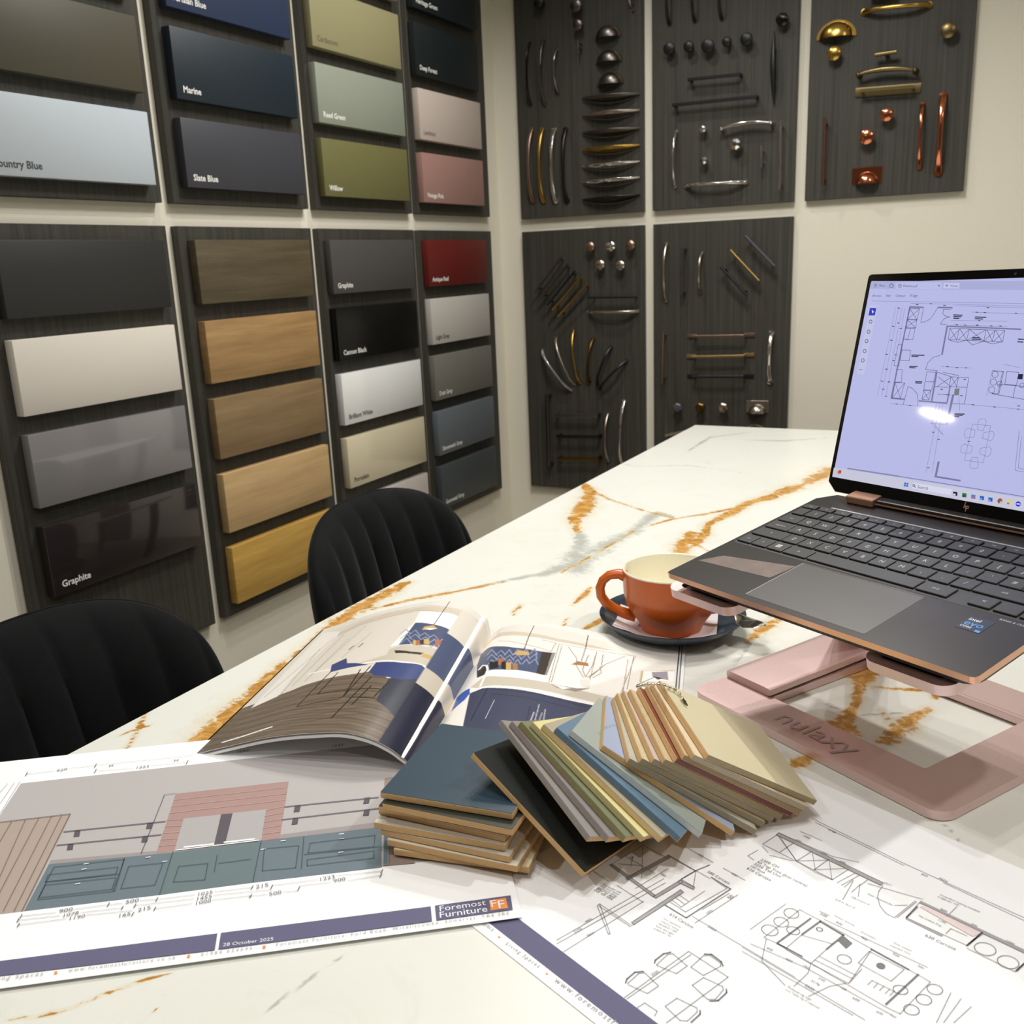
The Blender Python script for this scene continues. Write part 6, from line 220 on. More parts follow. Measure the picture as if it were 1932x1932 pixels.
def lettering(t, size, frame, mat, parent, name='lettering', center=False, maxw=None, lift=.0004, bold=0):
    vs, fs, w = text2d(t, 1.0, bold)
    if maxw and w*size > maxw: size = maxw/w
    ox = -w*size/2 if center else 0
    return MB().add([frame(x*size+ox, y*size, lift) for x, y in vs], fs).build(name, mat, parent, fix=False)
def rrect(x0, x1, y0, y1, r, n=5):
    p = []
    for cx, cy, a in ((x1-r, y0+r, -90), (x1-r, y1-r, 0), (x0+r, y1-r, 90), (x0+r, y0+r, 180)):
        for i in range(n+1): t = R(a+90*i/n); p.append((cx+r*math.cos(t), cy+r*math.sin(t)))
    return p
# ------------------------------------------------------------------ the room
XL, YB, TZ = -1.4617, 2.75, .75
M_wall = pm('wall_paint', (230, 224, 206), .75, var=.02, vscale=3, bump=.05, bscale=300)
M_ceil = pm('ceiling_paint', (238, 236, 230), .8)
M_floor = grain('floor_boards', (120, 108, 94), (142, 130, 114), 'y', .5, 30, 1.5)
def struct(name, mb, m): return tag(mb.build(name, m, base=True), kind='structure')
struct('floor', MB().box(-7.1, 3.1, -3.7, 2.85, -.1, 0), M_floor)
struct('ceiling', MB().box(-7.1, 3.1, -3.7, 2.85, 2.40, 2.5), M_ceil)
struct('wall_left', MB().box(XL-.12, XL, .55, 2.75, 0, 2.40), M_wall)
struct('wall_back', MB().box(-7.1, 3.1, YB, YB+.1, 0, 2.40), M_wall)
struct('wall_right', MB().box(3.0, 3.1, -3.6, YB, 0, 2.40), M_wall)
struct('wall_front', MB().box(-7.1, 3.1, -3.7, -3.6, 0, 2.40), M_wall)
struct('wall_far_left', MB().box(-7.1, -7.0, -3.6, YB, 0, 2.40), M_wall)
d_ = struct('door_1', MB().box(.47, 1.35, YB-.03, YB, 0, 2.04), pm('door_brown', (84, 74, 66), .5))
# ------------------------------------------------------------------ display boards and samples on the left wall
M_board = grain('charcoal_woodgrain', (42, 40, 35), (72, 69, 61), 'z', .55, 130, 2.0, (.3, .72))
YC = [.972, 1.400, 1.827, 2.254]; BW = .40
LOZ = (CAM_Z-.707, CAM_Z+.093); UPZ = (CAM_Z+.1346, CAM_Z+.9346)
col_l = ['first from the left', 'second from the left', 'third from the left', 'next to the room corner']
for r_, (z0, z1) in enumerate((LOZ, UPZ)):
    for c_ in range(4):
        o = MB().rbox(XL+.0005, XL+.018, YC[c_], YC[c_]+BW, z0, z1, .0008, 1).build('display_board', M_board, base=True)
        tag(o, '%s charcoal sample board on the left wall, %s' % (['lower', 'upper'][r_], col_l[c_]), 'display board', 'sample boards on the left wall')
SY = [(1.003, 1.344), (1.422, 1.767), (1.840, 2.188), (2.258, 2.587)]
LT_, DK_ = (238, 236, 230), (70, 66, 60)
def oak(n, a, b): return grain('oak_'+n, a, b, 'y', .5, 60, 4, (.3, .75))
LOW = [[-.0555, .0665], [-.2115, -.0885], [-.366, -.2425], [-.5225, -.398], [-.679, -.555]]
UPP = [[.163, .288], [.320, .445], [.477, .602], [.634, .759]]
# (column, row, colour, roughness, coat, words, word colour, label)
SAMP = [
 ('L',0,0,(44,43,41),.5,0,'',0,'matt charcoal sample at the top of the first lower board'),
 ('L',0,1,(226,219,206),.45,0,'',0,'warm white sample below the matt charcoal one on the first lower board'),
 ('L',0,2,(134,131,130),.12,.8,'',0,'glossy mid grey sample above the glossy Graphite one on the first lower board'),
 ('L',0,3,(44,38,38),.1,.8,'Graphite',LT_,'glossy dark sample lettered Graphite, lowest on the first lower board behind the near chair'),
 ('L',2,0,(72,70,68),.5,0,'Graphite',LT_,'matt dark grey sample lettered Graphite at the top of the third lower board'),
 ('L',2,1,(5,5,5),.3,0,'Cannon Black',LT_,'jet black sample lettered Cannon Black on the third lower board'),
 ('L',2,2,(236,236,233),.12,.8,'Brilliant White',DK_,'glossy pure white sample lettered Brilliant White on the third lower board'),
 ('L',2,3,(216,205,174),.12,.8,'Porcelain',DK_,'glossy cream sample lettered Porcelain on the third lower board'),
 ('L',2,4,(205,195,187),.2,.6,'Cashmere',DK_,'pale cashmere sample half hidden behind the far chair on the third lower board'),
 ('L',3,0,(96,22,16),.5,0,'Antique Red',LT_,'deep red sample at the top of the corner lower board'),
 ('L',3,1,(184,180,172),.5,0,'Light Grey',DK_,'light grey sample below the red one on the corner lower board'),
 ('L',3,2,(112,110,102),.5,0,'Dust Grey',LT_,'warm mid grey sample, third on the corner lower board'),
 ('L',3,3,(94,100,105),.5,0,'Stonewash Grey',LT_,'blue grey sample, fourth on the corner lower board'),
 ('L',3,4,(62,67,69),.5,0,'Gunmetal Grey',LT_,'dark gunmetal grey sample, lowest on the corner lower board'),
 ('U',0,0,(190,199,206),.5,0,'Country Blue',DK_,'pale blue sample lettered Country Blue, lowest on the first upper board'),
 ('U',0,1,(78,74,60),.5,0,'Lava',LT_,'olive taupe sample above the pale blue one on the first upper board'),
 ('U',0,2,(46,44,40),.5,0,'',0,'near black sample cut by the top edge on the first upper board'),
 ('U',1,0,(60,60,66),.5,0,'Slate Blue',LT_,'slate grey sample lettered Slate Blue on the second upper board'),
 ('U',1,1,(26,38,47),.5,0,'Marine',LT_,'dark teal blue sample lettered Marine on the second upper board'),
 ('U',1,2,(42,54,82),.5,0,'Parisian Blue',LT_,'navy blue sample cut by the top edge on the second upper board'),
 ('U',2,0,(106,103,62),.5,0,'Willow',LT_,'olive green sample lettered Willow on the third upper board'),
 ('U',2,1,(142,147,132),.5,0,'Reed Green',LT_,'grey green sample lettered Reed Green on the third upper board'),
 ('U',2,2,(150,144,106),.5,0,'Cardamom',(110,105,80),'pale olive sample above the grey green one on the third upper board'),
 ('U',2,3,(180,176,160),.5,0,'',0,'pale sample just showing at the top of the third upper board'),
 ('U',3,0,(156,120,110),.5,0,'Vintage Pink',LT_,'dusky pink sample, lowest on the corner upper board'),
 ('U',3,1,(190,176,165),.5,0,'Lambton',(120,110,102),'pale pinkish beige sample above the dusky pink one'),
 ('U',3,2,(20,29,30),.5,0,'Deep Forest',LT_,'almost black green sample lettered Deep Forest on the corner upper board'),
 ('U',3,3,(22,30,33),.5,0,'Heritage Green',LT_,'almost black green sample cut by the top edge on the corner upper board'),
 ('L',1,0,('smoked',(72,62,42),(102,90,66)),.5,0,'',0,'dark smoked oak sample at the top of the second lower board'),
 ('L',1,1,('rustic',(146,112,68),(186,150,102)),.5,0,'',0,'knotty golden oak sample, second on the second lower board'),
 ('L',1,2,('grey',(126,102,70),(156,130,94)),.5,0,'',0,'grey brown oak sample, third on the second lower board'),
 ('L',1,3,('pale',(186,152,104),(214,182,132)),.5,0,'',0,'pale natural oak sample, fourth on the second lower board'),
 ('L',1,4,('yellow',(178,138,62),(212,172,92)),.5,0,'',0,'yellow oak sample, lowest on the second lower board beside the far chair'),
]
for k, (row, c, r_, colr, ro, coat, words, wc, lab) in enumerate(SAMP):
    za, zb = (LOW if row == 'L' else UPP)[r_]; za += CAM_Z; zb += CAM_Z; ya, yb = SY[c]
    wood = isinstance(colr[0], str)
    m = oak(*colr) if wood else pm('sample_paint_%02d' % k, colr, ro, coat=coat)
    o = MB().rbox(XL+.0183, XL+.038, ya, yb, za, zb, .0012, 2).build('oak_sample' if wood else 'colour_sample', m, base=True, smooth=30)
    tag(o, lab, 'door sample', 'oak door samples' if wood else 'painted door samples')
    if words:
        b = Vector((XL+.038, ya+.016, za+.013))-Vector(o.location)
        lettering(words, .0165, lambda u, v, h, b=b: (b.x+h, b.y+u, b.z+v), pm('word_%d' % wc[0], wc, .6), o, bold=.018)
# ------------------------------------------------------------------ display boards and handles on the back wall
for x0, x1, lo, lab in [(-1.378, -.984, 0, 'next to the room corner'), (-.955, -.562, 0, 'behind the far end of the table'), (-1.378, -.984, 1, 'next to the room corner'), (-.957, -.562, 1, 'in the middle of the row of three'), (-.533, -.150, 1, 'rightmost of the row')]:
    z0, z1 = ((CAM_Z-.712, CAM_Z+.088), (CAM_Z+.125, CAM_Z+.925))[lo]
    o = MB().rbox(x0, x1, YB-.018, YB-.0005, z0, z1, .0008, 1).build('display_board', M_board, base=True)
    tag(o, '%s charcoal handle board on the back wall, %s' % (['lower', 'upper'][lo], lab), 'display board', 'handle boards on the back wall')
FIN = dict(black=((16,16,16),.42,0), gloss_black=((10,10,10),.08,0), pewter=((112,106,100),.34,1), nickel=((186,176,164),.26,1), chrome=((228,226,222),.09,1), brass=((196,160,84),.24,1), brass_satin=((176,146,98),.4,1),
           antique=((132,116,80),.34,1), copper=((214,134,98),.16,1), copper_dull=((140,88,74),.4,1), bronze=((150,126,110),.36,1), darkbrass=((104,80,40),.36,1), dark=((66,61,56),.3,1), anthracite=((72,72,76),.4,0))
def fin(f): c, r_, m = FIN[f]; return pm('metal_'+f, c, r_, m)
YS = YB-.018
NOUT = Vector((0, -1, 0))
def handle(kind, f, a, b, w, pr, label):
    mt = fin(f); N = NOUT
    if b is None: mid = Vector((a[0], YS, a[1])); A = Vector((1, 0, 0)); L = 0
    else:
        pa, pb = Vector((a[0], YS, a[1])), Vector((b[0], YS, b[1])); mid = (pa+pb)/2; A = (pb-pa).normalized(); L = (pb-pa).length
    Bv = A.cross(N).normalized()
    P = lambda s, n, t=0: A*s+N*n+Bv*t
    h = L/2
    if kind in ('knob', 'hex', 'facet'):
        n = {'knob': 20, 'hex': 6, 'facet': 7}[kind]
        if kind == 'facet': prof = [(.0, 0), (w*.55, 0), (w*.45, .006), (w*.6, .012), (w, .02), (w*.8, .028), (w*.35, .031), (0, .031)]
        else: prof = [(0, 0), (w*.62, 0), (w*.6, .003), (w*.38, .007), (w*.4, .013), (w*.9, .016), (w, .020), (w*.96, .025), (w*.7, .028), (w*.3, .0292), (0, .0294)]
        o = MB().lathe(prof, n, ax=N).build('knob_sample', mt, smooth=40 if kind == 'knob' else 15); o.location = mid
        return tag(o, label, 'knob sample', 'cabinet knobs on the handle boards')
    if kind in ('cup', 'platecup'):
        root = empty('cup_pull_sample', mid); cm = MB(); z0 = 0
        if kind == 'platecup': MB().rbox(-w*.76, w*.76, -.004, -.0003, -w*.42, w*.42, .001, 1).build('backplate', mt, root, smooth=30); z0 = -w*.42
        hgt = w*(.85 if kind == 'cup' else .62); wd = w*(.92 if kind == 'cup' else .60)
        for sc, off in ((1, 0), (.93, 1)):
            G = []
            for i in range(17):
                th = math.pi*i/16; row = []
                for j in range(9):
                    ps = math.pi/2*j/8; row.append(tuple(Vector((wd*sc*math.cos(th)*math.cos(ps), -.003-.026*sc*math.sin(ps), z0+hgt*sc*math.sin(th)*math.cos(ps)))))
                G.append(row)
            cm.grid(G)
        cm.build('cup', mt, root, smooth=50, fix=False)
        if kind == 'cup':
            rm = MB(); ring = [(math.cos(math.pi*i/16), math.sin(math.pi*i/16)) for i in range(17)]
            rm.grid([[(w*k*c, -.0035, hgt*(k+.02)*s) for c, s in ring] for k in (.9, 1.08)])
            rm.grid([[(w*1.08*c, y, hgt*1.10*s) for c, s in ring] for y in (-.0035, -.0003)])
            rm.build('rim', mt, root, smooth=50)
        return tag(root, label, 'pull sample', 'cup pulls on the handle boards')
    root = empty('handle_sample', mid); tag(root, label, 'handle sample', 'handles on the handle boards')
    def post(s, r_, n0=.028, sq=False):
        m = MB()
        if sq: m.sweep([P(s, .0003), P(s, n0)], r_, r_, A, 4, power=20)
        else: m.tube([P(s, .0003), P(s, n0)], r_, 10)
        m.build('post', mt, root, smooth=40)
    T_ = [i/12 for i in range(-12, 13)]
    if kind == 'bow':
        dp = .026
        pts = [P(h*t, .002+dp*(1-abs(t)**3.2)) for t in T_]
        MB().sweep(pts, [w*.5*(.72+.42*t*t) for t in T_], [.0035+.0012*(1-t*t) for t in T_], Bv, 10, power=2.6).build('grip', mt, root, smooth=50)
        for s in (-1, 1): MB().lathe([(0, 0), (w*.62, 0), (w*.6, .004), (0, .0048)], 14, o=P(s*h*.985, .0003), ax=N).build('foot', mt, root, smooth=40)
    elif kind == 'taper':
        MB().sweep([P(h*t, .010+.012*(1-t*t)) for t in T_], [.0015+w*.5*(1-abs(t)**1.6) for t in T_], [.0015+w*.4*(1-abs(t)**1.6) for t in T_], Bv, 12).build('grip', mt, root, smooth=60)
        for s in (-.5, .5): post(s*h, .004, .014)
    elif kind == 'wing':
        G = []
        for t in T_:
            row = []; k = max(0, 1-t*t)
            for j in range(7):
                ps = math.pi/2*j/6; row.append(tuple(P(h*t, .001+(.004+.030*k)*math.sin(ps), (.004+w*1.2*k)*math.cos(ps))))
            G.append(row)
        MB().grid(G).build('wing_cover', mt, root, smooth=60, fix=False)
        MB().sweep([P(h*t, .0055+.030*max(0, 1-t*t)) for t in T_], .0016, .0016, Bv, 8).build('lip', mt, root, smooth=60)
    elif kind == 'bar':
        MB().tube([P(-h, .028), P(-h*.97, .028), P(h*.97, .028), P(h, .028)], w*.62, 12).build('grip', mt, root, smooth=40)
        for s in (-1, 1): post(s*max(h-.014, h*.55), w*.5)
    elif kind in ('dbar', 'flat'):
        ww = w*.5; tt = .0032
        MB().sweep([P(-h, .026), P(h, .026)], ww, tt, Bv, 8, power=8).build('grip', mt, root, smooth=30)
        for s in (-1, 1): MB().sweep([P(s*(h-.004), .0003), P(s*(h-.004), .026)], ww, .0035, Bv, 8, power=8).build('post', mt, root, smooth=30)
    elif kind == 'tpull':
        for s in (-1, 1):
            MB().sweep([P(s*h, .0025), P(s*(h-.028), .0025)], w*.75, .002, Bv, 8, power=8).build('foot', mt, root, smooth=30); post(s*(h-.026), w*.5, .028)
        MB().sweep([P(-h+.022, .028), P(h-.022, .028)], w*.5, w*.45, Bv, 8, power=6).build('grip', mt, root, smooth=30)
    elif kind == 'drop':
        pts = [P(h*.92*t, .026-.0*t, -.007*(1-t*t)) for t in T_]
        MB().sweep(pts, [w*.28+w*.32*(1-t*t) for t in T_], [w*.26+w*.28*(1-t*t) for t in T_], Bv, 12).build('grip', mt, root, smooth=60)
        for s in (-1, 1): MB().lathe([(0, 0), (.008, 0), (.006, .006), (.0042, .012), (.005, .022), (.006, .026), (.004, .030), (0, .031)], 14, o=P(s*h*.95, .0003), ax=N).build('post', mt, root, smooth=50)
    elif kind == 'platebar':
        MB().sweep([P(-h-.014, .002), P(h+.014, .002)], .011, .0018, Bv, 8, power=10).build('backplate', mt, root, smooth=30)
        MB().sweep([P(-h, .026), P(h, .026)], w*.5, w*.45, Bv, 8, power=6).build('grip', mt, root, smooth=30)
        for s in (-1, 1): post(s*(h-.004), w*.45, .026)
    elif kind == 'tknob':
        MB().tube([P(-h, .026), P(h, .026)], w, 12).build('grip', mt, root, smooth=40); post(0, w*1.1, .026)
    return root
for H_ in HANDLES: handle(*H_)
# ------------------------------------------------------------------ table
CA = Vector((-.7327, .0))
def tpt(u, v): return (CA.x+.0170*v+u*.99995, v+u*.010)
NX, NY = 250, 440; TW, TL_ = 1.25, 2.292
tab_root = empty('meeting_table', (-.08, 1.15, 0)); tag(tab_root, 'long white marble-effect table with gold and grey veins and dark legs', 'table')
us = np.linspace(0, TW, NX); vsn = np.linspace(.05, TL_, NY)
UU, VV = np.meshgrid(us, vsn, indexing='ij')
PX = CA.x+.0170*VV+UU*.99995; PY = VV+UU*.010
flds = []
for kind in (0, 1):
    F = np.full(PX.shape, 9.0)
    for k, pts in VEINS:
        if k != kind: continue
        for (ax, ay, aw), (bx, by, bw) in zip(pts, pts[1:]):
            dx, dy = bx-ax, by-ay; l2 = dx*dx+dy*dy+1e-12; t = np.clip(((PX-ax)*dx+(PY-ay)*dy)/l2, 0, 1)
            d = np.hypot(PX-ax-t*dx, PY-ay-t*dy); F = np.minimum(F, d/(aw+(bw-aw)*t))
    flds.append(F)
tv = np.stack([PX.ravel()+.08, PY.ravel()-1.15, np.full(PX.size, TZ)], 1)
idx = np.arange(NX*NY).reshape(NX, NY)
quads = np.stack([idx[:-1, :-1], idx[1:, :-1], idx[1:, 1:], idx[:-1, 1:]], -1).reshape(-1, 4)
edge = np.concatenate([idx[:, 0], idx[-1, 1:], idx[-2::-1, -1], idx[0, -2:0:-1]])
tvb = tv[edge].copy(); tvb[:, 2] = TZ-.020
nv = len(tv); ne = len(edge)
allv = np.concatenate([tv, tvb]); faces = [tuple(map(int, q)) for q in quads]
for i in range(ne): j = (i+1) % ne; faces.append((int(edge[j]), int(edge[i]), nv+i, nv+j))
faces.append(tuple(nv+i for i in reversed(range(ne))))
me = bpy.data.meshes.new('tabletop'); me.from_pydata(allv.tolist(), [], faces)
for nm, F in zip(('gold', 'grey'), flds):
    at = me.attributes.new(nm, 'FLOAT', 'POINT'); at.data.foreach_set('value', np.concatenate([np.clip(F.ravel(), 0, 9), np.full(ne, 9.0)]).astype(np.float32))
m, N, L, b = new_mat('marble_effect')
tc = N.new('ShaderNodeTexCoord')
def noise(scale, detail=5, rough=.6, dist=0):
    n = N.new('ShaderNodeTexNoise'); n.inputs['Scale'].default_value = scale; n.inputs['Detail'].default_value = detail; n.inputs['Roughness'].default_value = rough; n.inputs['Distortion'].default_value = dist
    L.new(tc.outputs['Object'], n.inputs['Vector']); return n.outputs['Fac']
def mth(op, a, b_=None):
    n = N.new('ShaderNodeMath'); n.operation = op
    for i, q in enumerate((a, b_)):
        if q is None: continue
        if isinstance(q, (int, float)): n.inputs[i].default_value = q
        else: L.new(q, n.inputs[i])
    return n.outputs[0]
def mixc(f, a, b_):
    n = N.new('ShaderNodeMix'); n.data_type = 'RGBA'
    L.new(f, n.inputs['Factor'])
    for i, q in ((6, a), (7, b_)):
        if isinstance(q, tuple): n.inputs[i].default_value = lin(q)+(1,)
        else: L.new(q, n.inputs[i])
    return n.outputs[2]
def attr(n_): a = N.new('ShaderNodeAttribute'); a.attribute_name = n_; return a.outputs['Fac']
def ramp(v, a, b_):
    r_ = N.new('ShaderNodeMapRange'); r_.interpolation_type = 'SMOOTHSTEP'; L.new(v, r_.inputs['Value']); r_.inputs['From Min'].default_value = a; r_.inputs['From Max'].default_value = b_; return r_.outputs['Result']
n1 = noise(70, 8, .68, 1.2); n2 = noise(22, 6, .6, .6); n3 = noise(5, 4, .6); n4 = noise(14, 7, .7, 1.5)
wob = mth('ADD', mth('MULTIPLY', mth('SUBTRACT', n1, .5), 2.6), mth('MULTIPLY', mth('SUBTRACT', n2, .5), 1.8))
gd = mth('ADD', attr('gold'), wob); gm = mth('SUBTRACT', 1.0, ramp(gd, .45, 1.05))
halo = mth('MULTIPLY', mth('SUBTRACT', 1.0, ramp(mth('ADD', attr('gold'), mth('MULTIPLY', wob, 1.3)), .4, 2.4)), .42)
rd = mth('ADD', attr('grey'), mth('MULTIPLY', wob, 1.25)); rm = mth('MULTIPLY', mth('SUBTRACT', 1.0, ramp(rd, .1, 1.5)), .62)
base = mixc(mth('MULTIPLY', ramp(n4, .52, .78), .5), (228, 228, 219), (208, 209, 199))
base = mixc(mth('MULTIPLY', ramp(n3, .45, .75), .4), base, (221, 219, 206))
base = mixc(rm, base, (142, 146, 134))
base = mixc(halo, base, (214, 190, 132))
goldc = mixc(ramp(n1, .38, .66), (178, 124, 46), (222, 176, 104))
base = mixc(gm, base, goldc)
L.new(base, b.inputs['Base Color']); b.inputs['Roughness'].default_value = .32; b.inputs['Specular IOR Level'].default_value = .4
me.materials.append(m); me.update()
o = bpy.data.objects.new('tabletop', me); COL.objects.link(o); o.parent = tab_root
M_leg = pm('table_leg_black', (30, 30, 30), .5)
for x, y in ((-.60, .20), (.42, .20), (-.58, 2.16), (.42, 2.16)): MB().rbox(x+.08-.03, x+.08+.03, y-1.15-.03, y-1.15+.03, 0, TZ-.0205, .003, 1).build('leg', M_leg, tab_root)
# ------------------------------------------------------------------ chairs
m, N, L, b = new_mat('black_velvet')
b.inputs['Base Color'].default_value = lin((20, 20, 21))+(1,); b.inputs['Roughness'].default_value = .85; b.inputs['Sheen Weight'].default_value = .25; b.inputs['Sheen Roughness'].default_value = .35; b.inputs['Sheen Tint'].default_value = (.35, .36, .38, 1); b.inputs['Specular IOR Level'].default_value = .15
tc = N.new('ShaderNodeTexCoord'); n = N.new('ShaderNodeTexNoise'); n.inputs['Scale'].default_value = 9; n.inputs['Detail'].default_value = 5; L.new(tc.outputs['Object'], n.inputs['Vector'])
r_ = N.new('ShaderNodeValToRGB'); r_.color_ramp.elements[0].position = .35; r_.color_ramp.elements[1].position = .7; r_.color_ramp.elements[0].color = lin((9, 9, 10))+(1,); r_.color_ramp.elements[1].color = lin((21, 22, 23))+(1,)
L.new(n.outputs['Fac'], r_.inputs['Fac']); L.new(r_.outputs['Color'], b.inputs['Base Color'])
M_velvet = m
def make_chair():
    root = empty('dining_chair')
    # backrest: local x towards the table, y across, built at z
    zt, zb, HW = .832, .43, .206; NU, NV = 96, 30
    def surf(u, v, front):
        au = abs(u); ztop = zt-.125*(1-(max(0, 1-au**3.0))**(1/2.2))
        z = zb+v*(ztop-zb); hw = HW*(1-.05*v**2)
        lean = -.20*(z-zt); x = lean+.055*u*u
        e = max(0, 1-au**7)*max(0, 1-v**10); th = .034*math.sqrt(e)
        if front: th += .0085*math.sqrt(e)*abs(math.cos(math.pi*(u*4)))**.55-.004
        y = hw*u
        return (x+(th if front else -th*.8), y, z)
    U_ = [math.sin(math.pi/2*(2*i/NU-1))*.35+(2*i/NU-1)*.65 for i in range(NU+1)]; V_ = [1-(1-j/NV)**1.7 for j in range(NV+1)]
    m_ = MB().grid([[surf(u, v, True) for v in V_] for u in U_]).grid([[surf(u, v, False) for v in V_] for u in U_], flip=True)
    m_.build('backrest', M_velvet, root, smooth=70)
    s_ = MB().rbox(.0, .46, -.22, .22, .40, .49, .04, 4); s_.build('seat', M_velvet, root, smooth=60)
    for sx, sy in ((.06, -1), (.06, 1), (.40, -1), (.40, 1)):
        MB().tube([(sx+(-.03 if sx < .2 else .03), sy*.21, 0), (sx, sy*.17, .41)], [.010, .016], 12).build('leg', pm('chair_leg_black', (22, 22, 22), .4), root, smooth=40)
    return root
def copy_tree(o, parent=None):
    c = o.copy(); COL.objects.link(c); c.parent = parent
    for ch in list(o.children): copy_tree(ch, c)
    return c
ch1 = make_chair(); ch2 = copy_tree(ch1)
ch1.location = (-.862, .548, .006); ch2.location = (-.866, 1.128, -.004)
tag(ch1, 'black velvet channel-back chair nearest the camera, cut by the left edge of the picture', 'chair', 'chairs along the table'); tag(ch2, 'black velvet channel-back chair further along the table in front of the oak samples', 'chair', 'chairs along the table')
# ------------------------------------------------------------------ printed sheets
INK = dict(wall=(184,179,177), wall2=(178,174,174), brown=(176,160,149), brownd=(128,112,102), teal=(112,126,133), teal2=(110,126,128), work=(160,152,150), brick=(172,142,136), brickl=(196,172,166), post=(98,92,98), shelf=(116,110,122),
           tline=(76,90,98), white=(248,248,248), door=(150,134,124), tealbox=(104,128,140), dim=(170,168,170), tick=(120,118,120), num=(112,110,114), navy=(104,102,130), orange=(243,152,86), foot=(166,165,170), pl=(160,158,160), plk=(128,126,128), plg=(176,173,174), pink=(238,220,218),
           )
def ink(c): return pm('ink_'+c, INK[c], .65, spec=.2)
M_paper = pm('paper_white', (250, 250, 250), .7, spec=.2)
def sheet(S, w, d, z, label, seed):
    e = Vector((S['e'][0], S['e'][1], 0)); f = Vector((-e.y, e.x, 0)); o = Vector((S['o'][0], S['o'][1], z))
    root = empty('drawing_sheet', o); tag(root, label, 'drawing', 'printed drawing sheets')
    fr = lambda u, v, h: tuple(e*u+f*v+Vector((0, 0, h)))
    MB().add([fr(0,0,-.0003),fr(w,0,-.0003),fr(w,d,-.0003),fr(0,d,-.0003),fr(0,0,0),fr(w,0,0),fr(w,d,0),fr(0,d,0)],[(0,3,2,1),(4,5,6,7),(0,1,5,4),(1,2,6,5),(2,3,7,6),(3,0,4,7)]).build('paper', M_paper, root, fix=False)
    
    for q in print_items(S['items'], fr, ink, root, 'printed_drawing', 'printed_text'):
        q['kind'] = 'stuff'
sheet(SHEETR, .42, .306, TZ+.0006, 'white sheet printed with a kitchen floor plan, under the fanned tile samples', 1)
sheet(SHEETL, .42, .297, TZ+.0026, 'white sheet printed with a coloured kitchen elevation and a navy strip', 2)
# ------------------------------------------------------------------ open magazine
mo = Vector((MAG['spT'][0], MAG['spT'][1], TZ+.0005)); LBv, LTv, spTv, RTv = (Vector((q[0], q[1], 0)) for q in (MAG['LB'], MAG['LT'], MAG['spT'], MAG['RT']))
up = LTv-LBv; eL = (spTv-LTv).normalized(); eR = (RTv-spTv).normalized(); spB = spTv-up
mag = empty('magazine', mo); tag(mag, 'open glossy interiors magazine showing a navy and white kitchen across both pages', 'magazine')
def smooth_interp(xs, ys):
    xs = np.array(xs); ys = np.array(ys); m = np.gradient(ys, xs)
    def f(q):
        i = int(np.clip(np.searchsorted(xs, q)-1, 0, len(xs)-2)); hh = xs[i+1]-xs[i]; t = (q-xs[i])/hh
        return ((1+2*t)*(1-t)**2*ys[i]+t*(1-t)**2*hh*m[i]+t*t*(3-2*t)*ys[i+1]+t*t*(t-1)*hh*m[i+1])
    return f
fT, fB, fR = smooth_interp(MAGP['sL'], MAGP['zT']), smooth_interp(MAGP['sL'], MAGP['zB']), smooth_interp(MAGP['sR'], MAGP['zR'])
sLm, sRm = MAGP['sL'][-1], MAGP['sR'][-1]
def pageL(a, t, dz=0): s = a*sLm; return tuple(LBv+up*t+eL*s+Vector((0, 0, TZ+max(.0012, fT(s)*t+fB(s)*(1-t)+dz)))-mo)
def pageR(a, t, dz=0): s = a*sRm; return tuple(spB+up*t+eR*s+Vector((0, 0, TZ+max(.0012, fR(s)+dz)))-mo)
MC = dict(m_wall=(226,219,206), m_ceil=(232,226,216), m_cornice=(214,200,180), m_line=(168,156,142), m_floor=(112,98,82), m_floord=(86,72,58), m_wallw=(240,235,226), m_dark=(62,54,48), m_white=(250,248,244), m_chev=(78,88,118), m_chevl=(150,158,182),
          m_gold=(206,172,108), m_gold2=(168,124,78), m_copper=(176,112,80), m_counter=(206,196,178), m_black=(34,32,30), m_navy=(54,58,70), m_navy2=(34,36,58), m_navy3=(64,68,92), m_navyl=(44,46,66), m_stool=(60,72,124), m_silver=(178,176,180), m_panel=(244,240,232), m_grey=(150,146,140),
          m_blue=(62,92,172), m_twig=(150,128,100), m_pot=(228,222,212), m_shadow=(150,140,130), m_frame=(206,184,140), m_print=(160,154,164))
